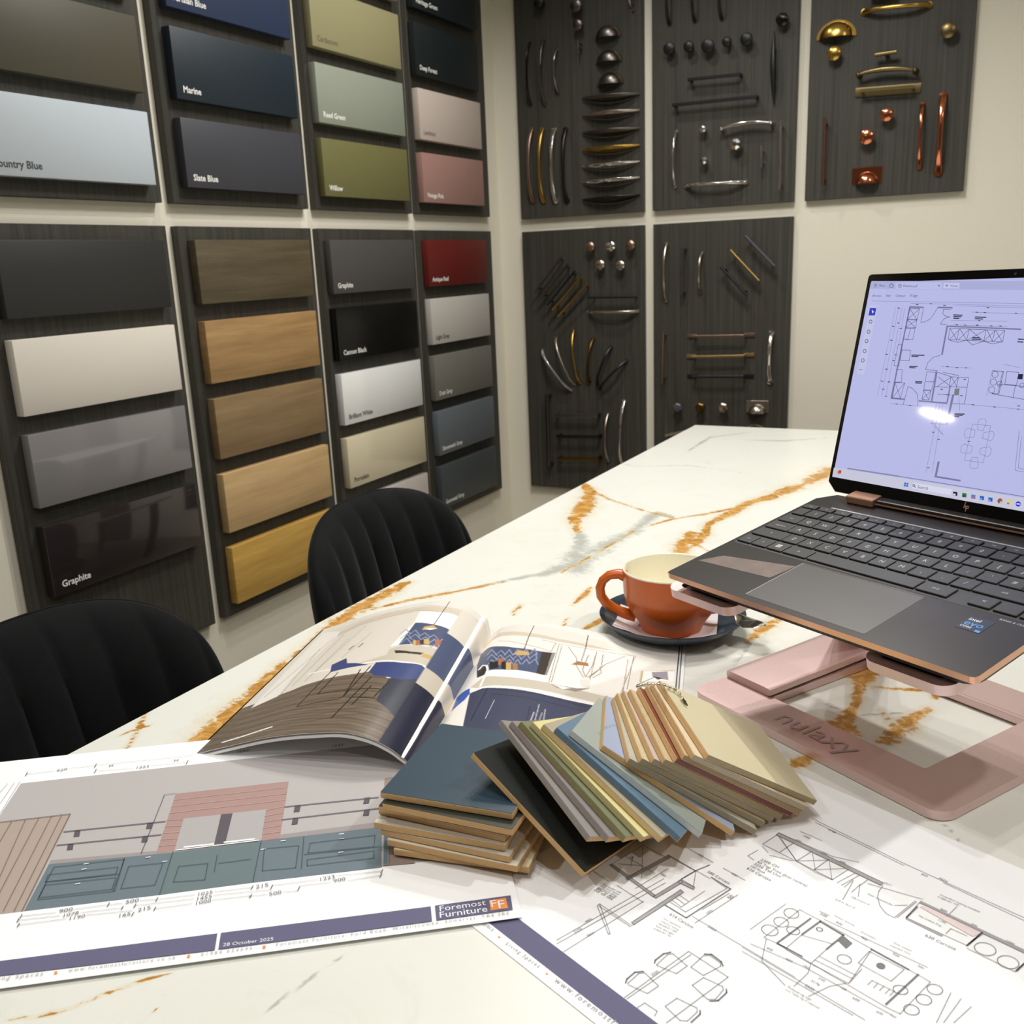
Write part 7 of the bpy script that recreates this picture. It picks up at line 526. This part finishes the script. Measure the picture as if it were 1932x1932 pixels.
def raster(side, nx, ny):
    SS = 2; img = np.zeros((nx*SS, ny*SS, 3)); X, Y = np.meshgrid((np.arange(nx*SS)+.5)/(nx*SS), (np.arange(ny*SS)+.5)/(ny*SS), indexing='ij')
    rng = np.random.default_rng(3); sw = (sLm if side == 'L' else sRm)
    for it in PAGES[side]:
        c = np.array(lin(MC[it[1]]))
        if it[0] == 'p':
            ins = np.zeros(X.shape, bool); P = it[2]
            for (x0, y0), (x1, y1) in zip(P, P[1:]+P[:1]):
                if y0 == y1: continue
                ins ^= ((Y >= y0) != (Y >= y1)) & (X < (x1-x0)*(Y-y0)/(y1-y0)+x0)
            mask = ins
            if it[1] in ('m_floor',):
                st = np.sin(Y*140+np.sin(X*9)*2)*.5+np.sin(Y*330+X*14)*.5; c = c*(1+.28*st[..., None])
                img[mask] = np.clip(c, 0, 1)[mask]; continue
        else:
            mask = np.zeros(X.shape, bool); w = it[2]/2
            for (x0, y0), (x1, y1) in zip(it[3], it[3][1:]):
                ax, ay, bx, by = x0*sw, y0*.297, x1*sw, y1*.297; dx, dy = bx-ax, by-ay; t = np.clip(((X*sw-ax)*dx+(Y*.297-ay)*dy)/(dx*dx+dy*dy+1e-12), 0, 1)
                mask |= np.hypot(X*sw-ax-t*dx, Y*.297-ay-t*dy) < w
        img[mask] = c
    return img.reshape(nx, SS, ny, SS, 3).mean((1, 3))
m, N, L, b = new_mat('glossy_print'); a_ = N.new('ShaderNodeAttribute'); a_.attribute_name = 'ink'; L.new(a_.outputs['Color'], b.inputs['Base Color']); b.inputs['Roughness'].default_value = .3; b.inputs['Specular IOR Level'].default_value = .5
M_print = m; M_pagew = pm('page_white', (238, 237, 234), .5)
def page(side, fn, name):
    nx, ny = 240, 320; img = raster(side, nx, ny)
    A_ = [(i/nx) for i in range(nx+1)]; mb = MB().grid([[fn(a, j/ny) for j in range(ny+1)] for a in A_])
    me = mb.mesh(name, M_print, smooth=60, fix=False)
    at = me.attributes.new('ink', 'FLOAT_COLOR', 'FACE'); cc = np.ones((nx*ny, 4), np.float32); cc[:, :3] = img.reshape(-1, 3); at.data.foreach_set('color', cc.ravel())
    o = bpy.data.objects.new(name, me); COL.objects.link(o); o.parent = mag; return o
page('L', pageL, 'left_page'); page('R', pageR, 'right_page')
A_ = [i/40 for i in range(41)]
def slab(fn, d0, d1, a0, a1, name, mt, t0=0, t1=1):
    Q = [a0+(a1-a0)*q for q in A_]; Tn = [t0+(t1-t0)*j/6 for j in range(7)]
    mb = MB().grid([[fn(a, t, d0) for t in Tn] for a in Q]).grid([[fn(a, t, d1) for t in Tn] for a in Q], flip=True)
    mb.grid([[fn(a, t0, d) for d in (d0, d1)] for a in Q]); mb.grid([[fn(a, t1, d) for d in (d0, d1)] for a in Q]); mb.grid([[fn(Q[0], t, d) for d in (d0, d1)] for t in Tn]); mb.grid([[fn(Q[-1], t, d) for d in (d0, d1)] for t in Tn])
    return mb.build(name, mt, mag, smooth=30)
slab(pageL, -.0003, -.0008, 0, 1, 'left_leaf', M_pagew)
slab(pageL, -.0030, -.0052, -.012, 1, 'left_pages', M_pagew)
slab(pageR, -.0004, -.0030, 0, 1, 'right_pages', M_pagew)
for k, (c, w) in enumerate([((236,234,230), .010), ((70,68,66), .016), ((226,224,222), .024), ((120,118,116), .030), ((240,240,238), .045)]):
    s0, s1 = 1+([0, .010, .016, .024, .030][k]), 1+w
    MB().grid([[tuple(Vector(pageR(1, t))+eR*(s-1)*sRm+Vector((0, 0, -.0003*(k+1)))) for t in [i/8 for i in range(9)]] for s in (s0, s1)]).build('page_edge', pm('page_edge_%d' % k, c, .4), mag, fix=False)
# ------------------------------------------------------------------ painted tile samples
M_mdf = pm('mdf_core', (196, 158, 108), .8, var=.12, vscale=400)
TA, TB, TT = .112, .090, .0046
TCOL = dict(dark=((34,38,36),'near black'), grey1=((150,146,142),'first warm grey'), grey2=((146,140,138),'second warm grey'), olive=((126,132,104),'sage olive'), yellow=((226,218,158),'pale yellow'), beige=((180,172,152),'stone beige'), blue=((106,134,156),'mid blue'), gg=((166,176,168),'grey green'), lb=((168,180,204),'light periwinkle blue'),
            t10=((196,192,176),'pale putty'), t11=((212,200,162),'straw'), t12=((206,190,182),'pale pink'), t13=((206,186,148),'sand'), t14=((134,70,56),'brick red'), t15=((212,180,140),'biscuit'), t16=((228,212,182),'ivory'), cream=((214,204,168),'cream'))
EDGE = dict(grey1=(140,134,130), grey2=(138,130,128), olive=(128,122,84), yellow=(176,166,118), beige=(196,170,124), blue=(84,112,134), gg=(176,184,184), t14=(112,54,46), t10=(142,132,108), t11=(146,134,104), t12=(150,138,112), t13=(150,132,98), t15=(150,128,90), t16=(170,158,136), cream=(158,142,106))
def tile(name, U, v, n, colr, label, group, edge=None, a=TA, b_=TB, t=TT):
    v = Vector(v).normalized(); n = Vector(n).normalized(); w = n.cross(v).normalized(); v = w.cross(n)
    M = Matrix(((v.x, w.x, n.x, U[0]), (v.y, w.y, n.y, U[1]), (v.z, w.z, n.z, U[2]), (0, 0, 0, 1)))
    root = empty('colour_tile', mat=M); tag(root, label, 'colour tile', group)
    MB().rbox(0, a, 0, b_, -t, -.0003, .0004, 1).build('board_core', M_mdf, root)
    MB().prism(rrect(0.0002, a-.0002, .0002, b_-.0002, .0008, 2), -.0003, 0).build('painted_face', pm('tile_'+name, colr, .38, var=.03, vscale=20), root)
    if edge: MB().box(.0006, a-.0004, -.0001, .0001, -t+.0006, -.0004).build('painted_edge', pm('tile_edge_'+name, edge, .5, var=.15, vscale=250), root)
    return root
n0 = TILE_N
ords = ['bottom', 'second', 'third', 'fourth', 'fifth', 'sixth', 'seventh', 'eighth', 'ninth', 'tenth', 'eleventh', 'twelfth', 'thirteenth', 'fourteenth', 'fifteenth', 'sixteenth', 'top']
GR = 'fanned painted tiles on the ball chain'
tile('dark', DARK[0], DARK[1], DARK[2], TCOL['dark'][0], 'near black tile at the bottom of the fanned tiles, leaning over the small stack', GR)
for k, (nm, U, v) in enumerate(TILES):
    tile(nm, U, v, n0, TCOL[nm][0], '%s tile, %s in the fan from the near black one' % (TCOL[nm][1], ords[k+1]) if nm != 'cream' else 'cream tile on top of the fan, under the bead chain', GR, EDGE.get(nm))
S0, S1, S2 = (Vector((q[0], q[1], 0)) for q in STACK)
SU = (S2-S0).normalized()
STK = [((48,68,82),0,0,0,'slate blue'),((50,52,42),.004,-.004,-3,'dark olive'),((40,44,44),-.002,-.001,2,'charcoal'),((214,206,186),-.006,.004,-4,'soft white'),((216,210,196),-.004,-.005,0,'white'),((208,204,192),.0,-.003,-3,'off white'),((222,216,198),.006,-.005,-2,'pale ivory'),((226,216,180),.012,-.006,4,'pale cream')]
hz = .0465
for k, (c, dx, dy, rot, nm) in enumerate(STK):
    a_ = math.atan2(SU.y, SU.x)+R(rot)+R(1); v = Vector((math.cos(a_), math.sin(a_), 0)); U = S0+Vector((dx, dy, TZ+.0030+hz))
    tile('stack%d' % k, U, v, (0, 0, 1), c, '%s tile, %s of the small stack left of the fan' % (nm, ['topmost', 'second from the top', 'third from the top', 'fourth from the top', 'fifth from the top', 'sixth from the top', 'seventh from the top', 'lowest'][k]), 'stacked painted tiles', a=.100, b_=.108, t=.0050)
    hz -= .0056
# bead chain
ch = empty('ball_chain', BEADS[5]); tag(ch, 'small silver ball chain lying across the top of the fanned tiles', 'chain')
M_bead = pm('bead_chrome', (226, 220, 206), .12, 1)
c0 = Vector(BEADS[5]); bead_me = None
for q in BEADS[:-1]:
    if bead_me is None:
        bo = MB().lathe([(.0016*math.sin(math.pi*i/8), -.0016*math.cos(math.pi*i/8)) for i in range(9)], 12).build('bead', M_bead, ch, smooth=80); bead_me = bo.data
    else: bo = bpy.data.objects.new('bead', bead_me); COL.objects.link(bo); bo.parent = ch
    bo.location = Vector(q)-c0
MB().tube([Vector(q)-c0 for q in BEADS[:-1]], .0004, 6).build('link_wire', M_bead, ch, smooth=60)
MB().sweep([Vector(BEADS[-2])-c0, (Vector(BEADS[-2])*.5+Vector(BEADS[-1])*.5)-c0, Vector(BEADS[-1])-c0], [.0008, .0018, .0006], [.0005, .0010, .0004], (0, 0, 1), 8).build('connector', pm('connector_dark', (90, 84, 70), .3, 1), ch, smooth=60)
# ------------------------------------------------------------------ cup, saucer, napkin, spoon
CC = Vector((-.3205, .976, TZ))
M_sau = pm('saucer_navy', (44, 56, 70), .28, coat=.2)
so = MB().lathe([(0, .0035), (.030, .0035), (.044, .0045), (.060, .0105), (.074, .0185), (.0795, .0222), (.0815, .0218), (.0805, .0195), (.072, .0125), (.060, .0055), (.050, .0022), (.048, .0003), (.042, .0003), (.040, .0015), (0, .0015)], 64).build('saucer', M_sau, smooth=60)
so.location = CC; tag(so, 'dark navy saucer under the orange cup', 'saucer')
cup = empty('coffee_cup', CC+Vector((.0005, -.004, .0052))); tag(cup, 'burnt orange coffee cup with a cream inside and a looped handle', 'cup')
cup.scale = (1.11, 1.11, 1.11)
M_cup = pm('cup_orange', (198, 92, 14), .33, coat=.2); M_cin = pm('cup_cream', (246, 240, 216), .25, coat=.3)
OUT = [(0, .002), (.026, .002), (.0272, .0), (.0302, .0), (.0312, .003), (.0345, .010), (.041, .019), (.0458, .028), (.0478, .038), (.0483, .048), (.0486, .060), (.0487, .0625)]
MB().lathe(OUT, 64).build('body', M_cup, cup, smooth=60)
MB().lathe([(.0487, .0625), (.0484, .0638), (.0474, .0640), (.0464, .0634), (.0462, .060), (.0458, .045), (.0440, .030), (.038, .018), (.026, .008), (.012, .0055), (0, .0055)], 64).build('lining', M_cin, cup, smooth=60)
hd = Vector((-.935, -.355, 0)).normalized(); hs = Vector((hd.y, -hd.x, 0))
pth = [(.0455, .0545), (.053, .0570), (.062, .0555), (.0685, .0500), (.0715, .0420), (.0705, .0335), (.066, .0265), (.059, .0205), (.051, .0165), (.043, .0135), (.036, .0120)]
MB().sweep([tuple(hd*a+Vector((0, 0, z))) for a, z in pth], [.0072, .0062, .0058, .0058, .0060, .0062, .0062, .0062, .0066, .0074, .0080], [.0060, .0050, .0046, .0046, .0048, .0050, .0050, .0050, .0052, .0056, .0060], hs, 16).build('handle', M_cup, cup, smooth=70)
def sau_z(r): return float(np.interp(r, [0, .030, .044, .060, .074, .0795, .1], [.0035, .0035, .0045, .0105, .0185, .0222, .0222]))
na = R(14); ne_ = Vector((math.cos(na), math.sin(na), 0)); nf = Vector((-ne_.y, ne_.x, 0)); rng = random.Random(4)
def nap(u, v, h):
    q = ne_*u+nf*v; r_ = q.length; return (q.x, q.y, sau_z(min(r_, .076))+.0009+h+.0009*math.sin(u*160+v*90)*(r_ > .033))
NG = [[(-.062+.112*i/24, -.050+.082*j/18) for j in range(19)] for i in range(25)]
npk = MB().grid([[nap(u, v, .0004) for u, v in row] for row in NG]).grid([[nap(u, v, 0) for u, v in row] for row in NG], flip=True).build('paper_napkin', pm('napkin_white', (240, 232, 230), .8), smooth=60, fix=False)
npk.location = CC; tag(npk, 'folded white paper napkin between the orange cup and the navy saucer', 'napkin')
SPN = [(x-.012, y-.004, z) for x, y, z in [(-.2790, 1.0090, .0270), (-.2640, 1.0020, .0275), (-.2480, .9935, .0270), (-.2390, .9885, .0262), (-.2330, .9850, .0240), (-.2250, .9790, .0222), (-.2150, .9725, .0225), (-.2060, .9660, .0250), (-.2015, .9625, .0275)]]
spm = MB().sweep([(x, y, TZ+z) for x, y, z in SPN], [.0036, .0032, .0028, .0032, .0075, .0135, .0150, .0110, .0030], [.0010, .0010, .0011, .0012, .0011, .0009, .0009, .0009, .0007], (.55, .83, 0), 14)
sp = spm.build('teaspoon', pm('steel', (210, 206, 198), .12, 1), smooth=60, base=True); tag(sp, 'steel teaspoon resting on the saucer rim behind the cup', 'spoon')
# ------------------------------------------------------------------ laptop
lo = LAPTOP
def rot_m(y, p_, r_): return Matrix.Rotation(y, 4, 'Z') @ Matrix.Rotation(p_, 4, 'X') @ Matrix.Rotation(r_, 4, 'Y')
LM = Matrix.Translation(lo['o']) @ rot_m(lo['yaw'], lo['pit'], lo['rol'])
LW, LD = .298, .2125
lap = empty('laptop', mat=LM); tag(lap, 'dark laptop with copper edges raised on the stand, floor plan open on its screen', 'laptop')
M_deck = pm('laptop_dark', (56, 52, 50), .32, .6, var=.05, vscale=14); M_cop = pm('laptop_copper', (226, 176, 146), .3, .8); M_blk = pm('bezel_black', (8, 8, 8), .12); M_key = pm('key_dark', (46, 45, 44), .42, .2); M_well = pm('key_well', (34, 33, 32), .5)
dk_out = [(.004, 0), (LW-.004, 0), (LW-.001, .001), (LW, .004), (LW, LD-.016), (LW-.013, LD), (.013, LD), (0, LD-.016), (0, .004), (.001, .001)]
MB().prism(dk_out, -.0050, 0, 0, 1, 1).build('deck', [M_deck, M_cop], lap)
MB().prism(rrect(.008, LW-.008, .010, LD-.004, .012), -.0150, -.0050).build('underside', M_deck, lap)
MB().prism(rrect(.0045, LW-.0045, .0790, .1815, .003), 0, .0001).build('keyboard_well', M_well, lap)
MB().box(.030, LW-.006, .1822, .1842, 0, .0003).build('speaker_edge', pm('speaker_edge', (176, 172, 168), .35, .8), lap)
MB().prism(rrect(.149-.0583, .149+.0583, .0071, .0763, .002), 0, .0001).build('touchpad', pm('touchpad_dark', (86, 83, 80), .34, .5, var=.06, vscale=25), lap)
for x0, x1, y0, y1, c in [(.149-.0587, .149-.0580, .0071, .0763, (214,212,206)), (.149-.0583, .149+.0583, .0760, .0766, (150,140,130))]: MB().box(x0, x1, y0, y1, .0001, .0003).build('touchpad_edge', pm('tp_edge_%d' % c[0], c, .25, .9), lap)
MB().prism([(.0060, .0330), (.0860, .0400), (.0895, .0680), (.0190, .0520)], 0, .00012).build('worn_patch', pm('worn_patch', (104, 88, 78), .5, .2, var=.35, vscale=60), lap)
key_meshes = {}
M_leg_ = pm('key_legend', (190, 188, 182), .5)
def key(x0, x1, y0, y1, t='', size=.0062, flat=False):
    kk = (round(x1-x0, 5), round(y1-y0, 5))
    if kk not in key_meshes:
        key_meshes[kk] = MB().rbox(-kk[0]/2, kk[0]/2, -kk[1]/2, kk[1]/2, .0001, .0016, .0005, 1).mesh('key', M_key, smooth=30)
    o = bpy.data.objects.new('key', key_meshes[kk]); COL.objects.link(o); o.parent = lap; o.location = ((x0+x1)/2, (y0+y1)/2, 0)
    if t: lettering(t, size, lambda u, v, h: (u, v-size*.33, .0016+h), M_leg_, o, 'legend', True, (x1-x0)*.8, .0001)
KP = .0187; kh = .0156; g = .0016
def row(yc, x_first, labels, hh=kh, w=KP-g, size=.0062):
    for i, t in enumerate(labels): key(x_first+i*KP-w/2, x_first+i*KP+w/2, yc-hh/2, yc+hh/2, t, size)
yF, y1_, yQ, yA, yZ, yS = .1752, .1622, .1440, .1262, .1084, .0900
row(yF, .0125, ['esc', 'f1', 'f2', 'f3', 'f4', 'f5', 'f6', 'f7', 'f8', 'f9', 'f10', 'f11', 'f12', 'prt', 'del'], .0085, KP-g-.0008, .0026)
row(y1_, .0290, list('1234567890-='), kh-.001); key(.0060, .0195, y1_-kh/2, y1_+kh/2-.001, '`'); key(.2438, .2720, y1_-kh/2, y1_+kh/2-.001, 'back', .003)
row(yQ, .0370, list('QWERTYUIOP[]')); key(.0060, .0270, yQ-kh/2, yQ+kh/2, 'tab', .003)
row(yA, .0415, list("ASDFGHJKL;'#")); key(.0060, .0317, yA-kh/2, yA+kh/2, 'caps lock', .0032); key(.2565, .2720, yA-kh/2, yQ+kh/2, '')
row(yZ, .0510, list('ZXCVBNM,./')); key(.0060, .0412, yZ-kh/2, yZ+kh/2, '^', .005); key(.2288, .2720, yZ-kh/2, yZ+kh/2, 'shift', .003)
for x0, x1, t in [(.0060, .0215, 'ctrl'), (.0231, .0402, 'fn'), (.0418, .0589, ''), (.0605, .0860, 'alt'), (.0876, .1925, ''), (.1941, .2205, 'alt gr'), (.2375, .2545, '<'), (.2735-.0165, .2745, '')]:
    key(x0, x1, yS-kh/2, yS+kh/2, t, .003 if len(t) > 1 else .006)
wk = MB()
for i in (0, 1):
    for j in (0, 1): wk.box(.0503-.0026+i*.0028, .0503-.0001+i*.0028, yS-.0026+j*.0028, yS-.0001+j*.0028, .0017, .00175)
wk.build('key_emblem', M_leg_, lap)
for k, yy in enumerate((y1_, yQ, yA, yZ, yS)): key(.2765, .2925, yy-kh/2, yy+kh/2, ['home', 'pg up', 'pg dn', 'end', '>'][k], .003)
st = MB().prism(rrect(.2495, .2680, .0500, .0690, .0006, 2), 0, .0002).build('processor_sticker', pm('sticker_navy', (26, 36, 54), .3), lap)
fr = lambda ox, oy: (lambda u, v, h: (ox+u, oy+v, .0002+h))
lettering('intel', .0052, fr(.2510, .0632), pm('sticker_white', (245, 245, 245), .4), st, 'sticker_text', lift=.00005); lettering('evo', .0098, fr(.2512, .0563), pm('sticker_blue', (86, 150, 226), .4), st, 'sticker_text', lift=.00005, maxw=.0155)
lettering('CORE', .0032, fr(.2512, .0530), pm('sticker_white', (245, 245, 245), .4), st, 'sticker_text', lift=.00005); MB().box(.2635, .2672, .0505, .0532, .0002, .00026).build('sticker_badge', pm('sticker_badge', (60, 140, 210), .4), st)
lettering('BANG & OLUFSEN', .0034, lambda u, v, h: (.2672+u, .0740+v, h), M_leg_, lap, 'speaker_lettering', lift=.00008, maxw=.0255)
for x0 in (.0335, LW-.0335-.030):
    MB().rbox(x0, x0+.030, .1995, .2150, .0002, .0075, .0008, 1).build('hinge', M_cop, lap)
MB().rbox(.0645, LW-.0645, .2040, .2140, .0002, .0062, .0015, 2).build('hinge_bar', M_deck, lap); MB().box(.0645, LW-.0645, .2030, .2041, .0020, .0032).build('hinge_line', M_cop, lap)
# lid
al, yh = lo['al'], lo['yh']
ux = Vector((1, 0, 0)); uh = Vector((0, -math.cos(al), math.sin(al))); nn = ux.cross(uh)
lid = empty('lid'); lid.parent = lap
lid.matrix_local = Matrix(((ux.x, uh.x, nn.x, 0), (ux.y, uh.y, nn.y, yh), (ux.z, uh.z, nn.z, 0), (0, 0, 0, 1)))
lid_out = [(.010, .0035), (LW-.010, .0035), (LW, .0125), (LW, .2130), (LW-.0008, .2150), (LW-.003, .2160), (.003, .2160), (.0008, .2150), (0, .2130), (0, .0125)]
MB().prism(lid_out, -.0052, -.0006, 1, 1, 0).build('shell', [M_deck, pm('lid_rim', (214, 196, 180), .3, 1)], lid)
MB().prism([(x*.996+.0006, (y-.11)*.996+.11) for x, y in lid_out], -.0006, 0).build('bezel', M_blk, lid)
m, N, L, b = new_mat('display')
b.inputs['Base Color'].default_value = (.006, .006, .007, 1); b.inputs['Roughness'].default_value = .04; b.inputs['Emission Color'].default_value = lin((190, 193, 238))+(1,); b.inputs['Emission Strength'].default_value = .92
M_disp = m
MB().box(.0047, LW-.0047, .0177, .2080, 0, .00012).build('display', M_disp, lid)
SCOL = dict(stab=(176,180,222), stab2=(192,196,238), sbtn=(202,204,240), stool=(200,202,236), sblue=(48,58,190), sl=(90,92,130), sk=(74,76,112), sm=(128,130,176), sg=(128,124,164), sgr=(120,132,140), skf=(40,42,66), sbar=(206,206,226), sscroll=(140,140,178), ssrch=(222,222,244), white=(236,236,250),
            iwin=(40,110,220), iorange=(220,130,70), ired=(200,70,60), igreen=(40,120,70), igreend=(20,80,50), imix=(110,130,200), imixd=(220,90,100), iblue2=(40,100,210), iblue2d=(120,170,240), iyel=(240,210,90), iyeld=(90,140,220), iblue=(50,50,220))
def scr(c):
    k = 'screen_'+c
    if k in MATS: return MATS[k]
    m = pm(k, (10, 10, 12), .04, emis=SCOL[c], es=.92); return m
for q in print_items(SCREEN, lambda u, v, h: (u, v, h), scr, lid, 'screen_drawing', 'screen_text', dz=4e-6, z0=.00014): q['kind'] = 'stuff'
print_items(LOGO, lambda u, v, h: (u, v, h), lambda c: M_cop, lid, 'maker_logo', 'x', z0=.0001)
MB().lathe([(0, .0001), (.0012, .0001), (.0012, .0003), (0, .0003)], 12, o=(LW/2, .2115, 0)).build('webcam', pm('webcam_lens', (60, 60, 66), .1), lid)
# ------------------------------------------------------------------ laptop stand
ye = lo['yaw']; e = Vector((math.cos(ye), math.sin(ye), 0)); f = Vector((-e.y, e.x, 0))
SO = Vector((-.2506-.0, .8196, TZ))-f*.0
stand = empty('laptop_stand', SO, ye); tag(stand, 'rose gold aluminium laptop stand with an open square base under the laptop', 'laptop stand')
m, N, L, b = new_mat('rose_gold'); b.inputs['Base Color'].default_value = lin((226, 198, 194))+(1,); b.inputs['Metallic'].default_value = .75; b.inputs['Roughness'].default_value = .42
tc = N.new('ShaderNodeTexCoord'); n = N.new('ShaderNodeTexNoise'); n.inputs['Scale'].default_value = 900; n.inputs['Detail'].default_value = 2; L.new(tc.outputs['Object'], n.inputs['Vector']); bp = N.new('ShaderNodeBump'); bp.inputs['Strength'].default_value = .25; bp.inputs['Distance'].default_value = .0004; L.new(n.outputs['Fac'], bp.inputs['Height']); L.new(bp.outputs['Normal'], b.inputs['Normal'])
M_rose = m
BWd, BD = .2680, .236
bm = MB()
outer = rrect(0, BWd, 0, BD, .016, 6); inner = rrect(.0585, BWd-.049, .0480, BD-.045, .003, 6)
n_ = len(outer); k = 0
for z in (0.0008, .0082): bm.v += [(x, y, z) for x, y in outer]+[(x, y, z) for x, y in inner]
for i in range(n_):
    j = (i+1) % n_; o0, o1, i0, i1 = i, j, n_+i, n_+j; T2 = 2*n_
    bm.f += [(o0, o1, T2+o1, T2+o0), (i1, i0, T2+i0, T2+i1), (T2+o0, T2+o1, T2+i1, T2+i0), (o1, o0, i0, i1)]; bm.m += [0]*4
bm.build('base_frame', M_rose, stand, smooth=40)
MB().rbox(.0585, BWd-.049, BD-.050, BD-.040, .0008, .0080, .001, 1).build('rear_bar', M_rose, stand)
for x, y in ((.02, .02), (BWd-.02, .02), (.02, BD-.02), (BWd-.02, BD-.02)): MB().lathe([(0, 0), (.008, 0), (.008, .0008), (0, .0008)], 14, o=(x, y, 0)).build('rubber_foot', pm('rubber_black', (20, 20, 20), .8), stand)
arm = MB(); hw = .0285
arm.sweep([(.0292, .046, .0122), (.0292, .12, .0138), (.0292, .205, .0165)], hw, [.0038, .0042, .0048], (1, 0, 0), 12, power=8).build('lower_arm', M_rose, stand, smooth=30)
MB().lathe([(0, 0), (.0150, 0), (.0165, .002), (.0165, .054), (.0150, .056), (0, .056)], 28, o=(.002, .2080, .0190), ax=(1, 0, 0)).build('pivot_barrel', M_rose, stand, smooth=40)
MB().lathe([(0, 0), (.005, 0), (.005, .0016), (.0, .0016)], 16, o=(.0035, .070, .0125)).build('pivot_screw', M_rose, stand, smooth=40)
lettering('nulaxy', .032, lambda u, v, h: (.088+u, .016+v, .0082+h), pm('etched_grey', (196, 172, 168), .6, .4), stand, 'etched_name', maxw=.085)
SI = stand.matrix_basis.inverted() @ LM
tray = empty('tray'); tray.parent = stand; tray.matrix_local = SI
for x0, x1 in ((-.0080, .0735), (.2050, .2765)):
    o_ = rrect(x0, x1, .0020, .1500, .012, 6); i_ = rrect(x0+.009, x1-.009, .0110, .0700, .006, 6); n_ = len(o_); q = MB()
    for z in (-.0255, -.0175): q.v += [(x, y, z) for x, y in o_]+[(x, y, z) for x, y in i_]
    for i in range(n_):
        j = (i+1) % n_; T2 = 2*n_; q.f += [(i, j, T2+j, T2+i), (n_+j, n_+i, T2+n_+i, T2+n_+j), (T2+i, T2+j, T2+n_+j, T2+n_+i), (j, i, n_+i, n_+j)]; q.m += [0]*4
    q.build('support_prong', M_rose, tray, smooth=40)
    MB().prism(i_, -.0235, -.0210).build('rubber_pad', pm('rubber_black', (20, 20, 20), .8), tray)
MB().rbox(.02, .27, .10, .19, -.0225, -.0157, .002, 1).build('tray_plate', M_rose, tray)
p0 = SI @ Vector((.035, .16, -.026)); MB().sweep([(.030, .208, .019), tuple((Vector((.030, .208, .019))+p0)*.5), tuple(p0)], .026, .006, (1, 0, 0), 10, power=8).build('upper_arm', M_rose, stand, smooth=30)
# ------------------------------------------------------------------ the round ceiling lamp mirrored in the screen
cl = empty('ceiling_light', (-5.0, -1.20, 2.40)); tag(cl, 'round white ceiling light whose reflection shows on the laptop screen', 'ceiling light')
MB().lathe([(.115, 0), (.115, -.02), (.100, -.024), (.100, 0)], 40).build('trim_ring', pm('lamp_trim', (235, 235, 235), .4), cl, smooth=40)
m, N, L, b = new_mat('lamp_diffuser'); b.inputs['Emission Color'].default_value = (1, .95, .86, 1); b.inputs['Emission Strength'].default_value = 60
MB().lathe([(0, -.022), (.099, -.022), (.099, -.010), (0, -.010)], 40).build('diffuser', m, cl)
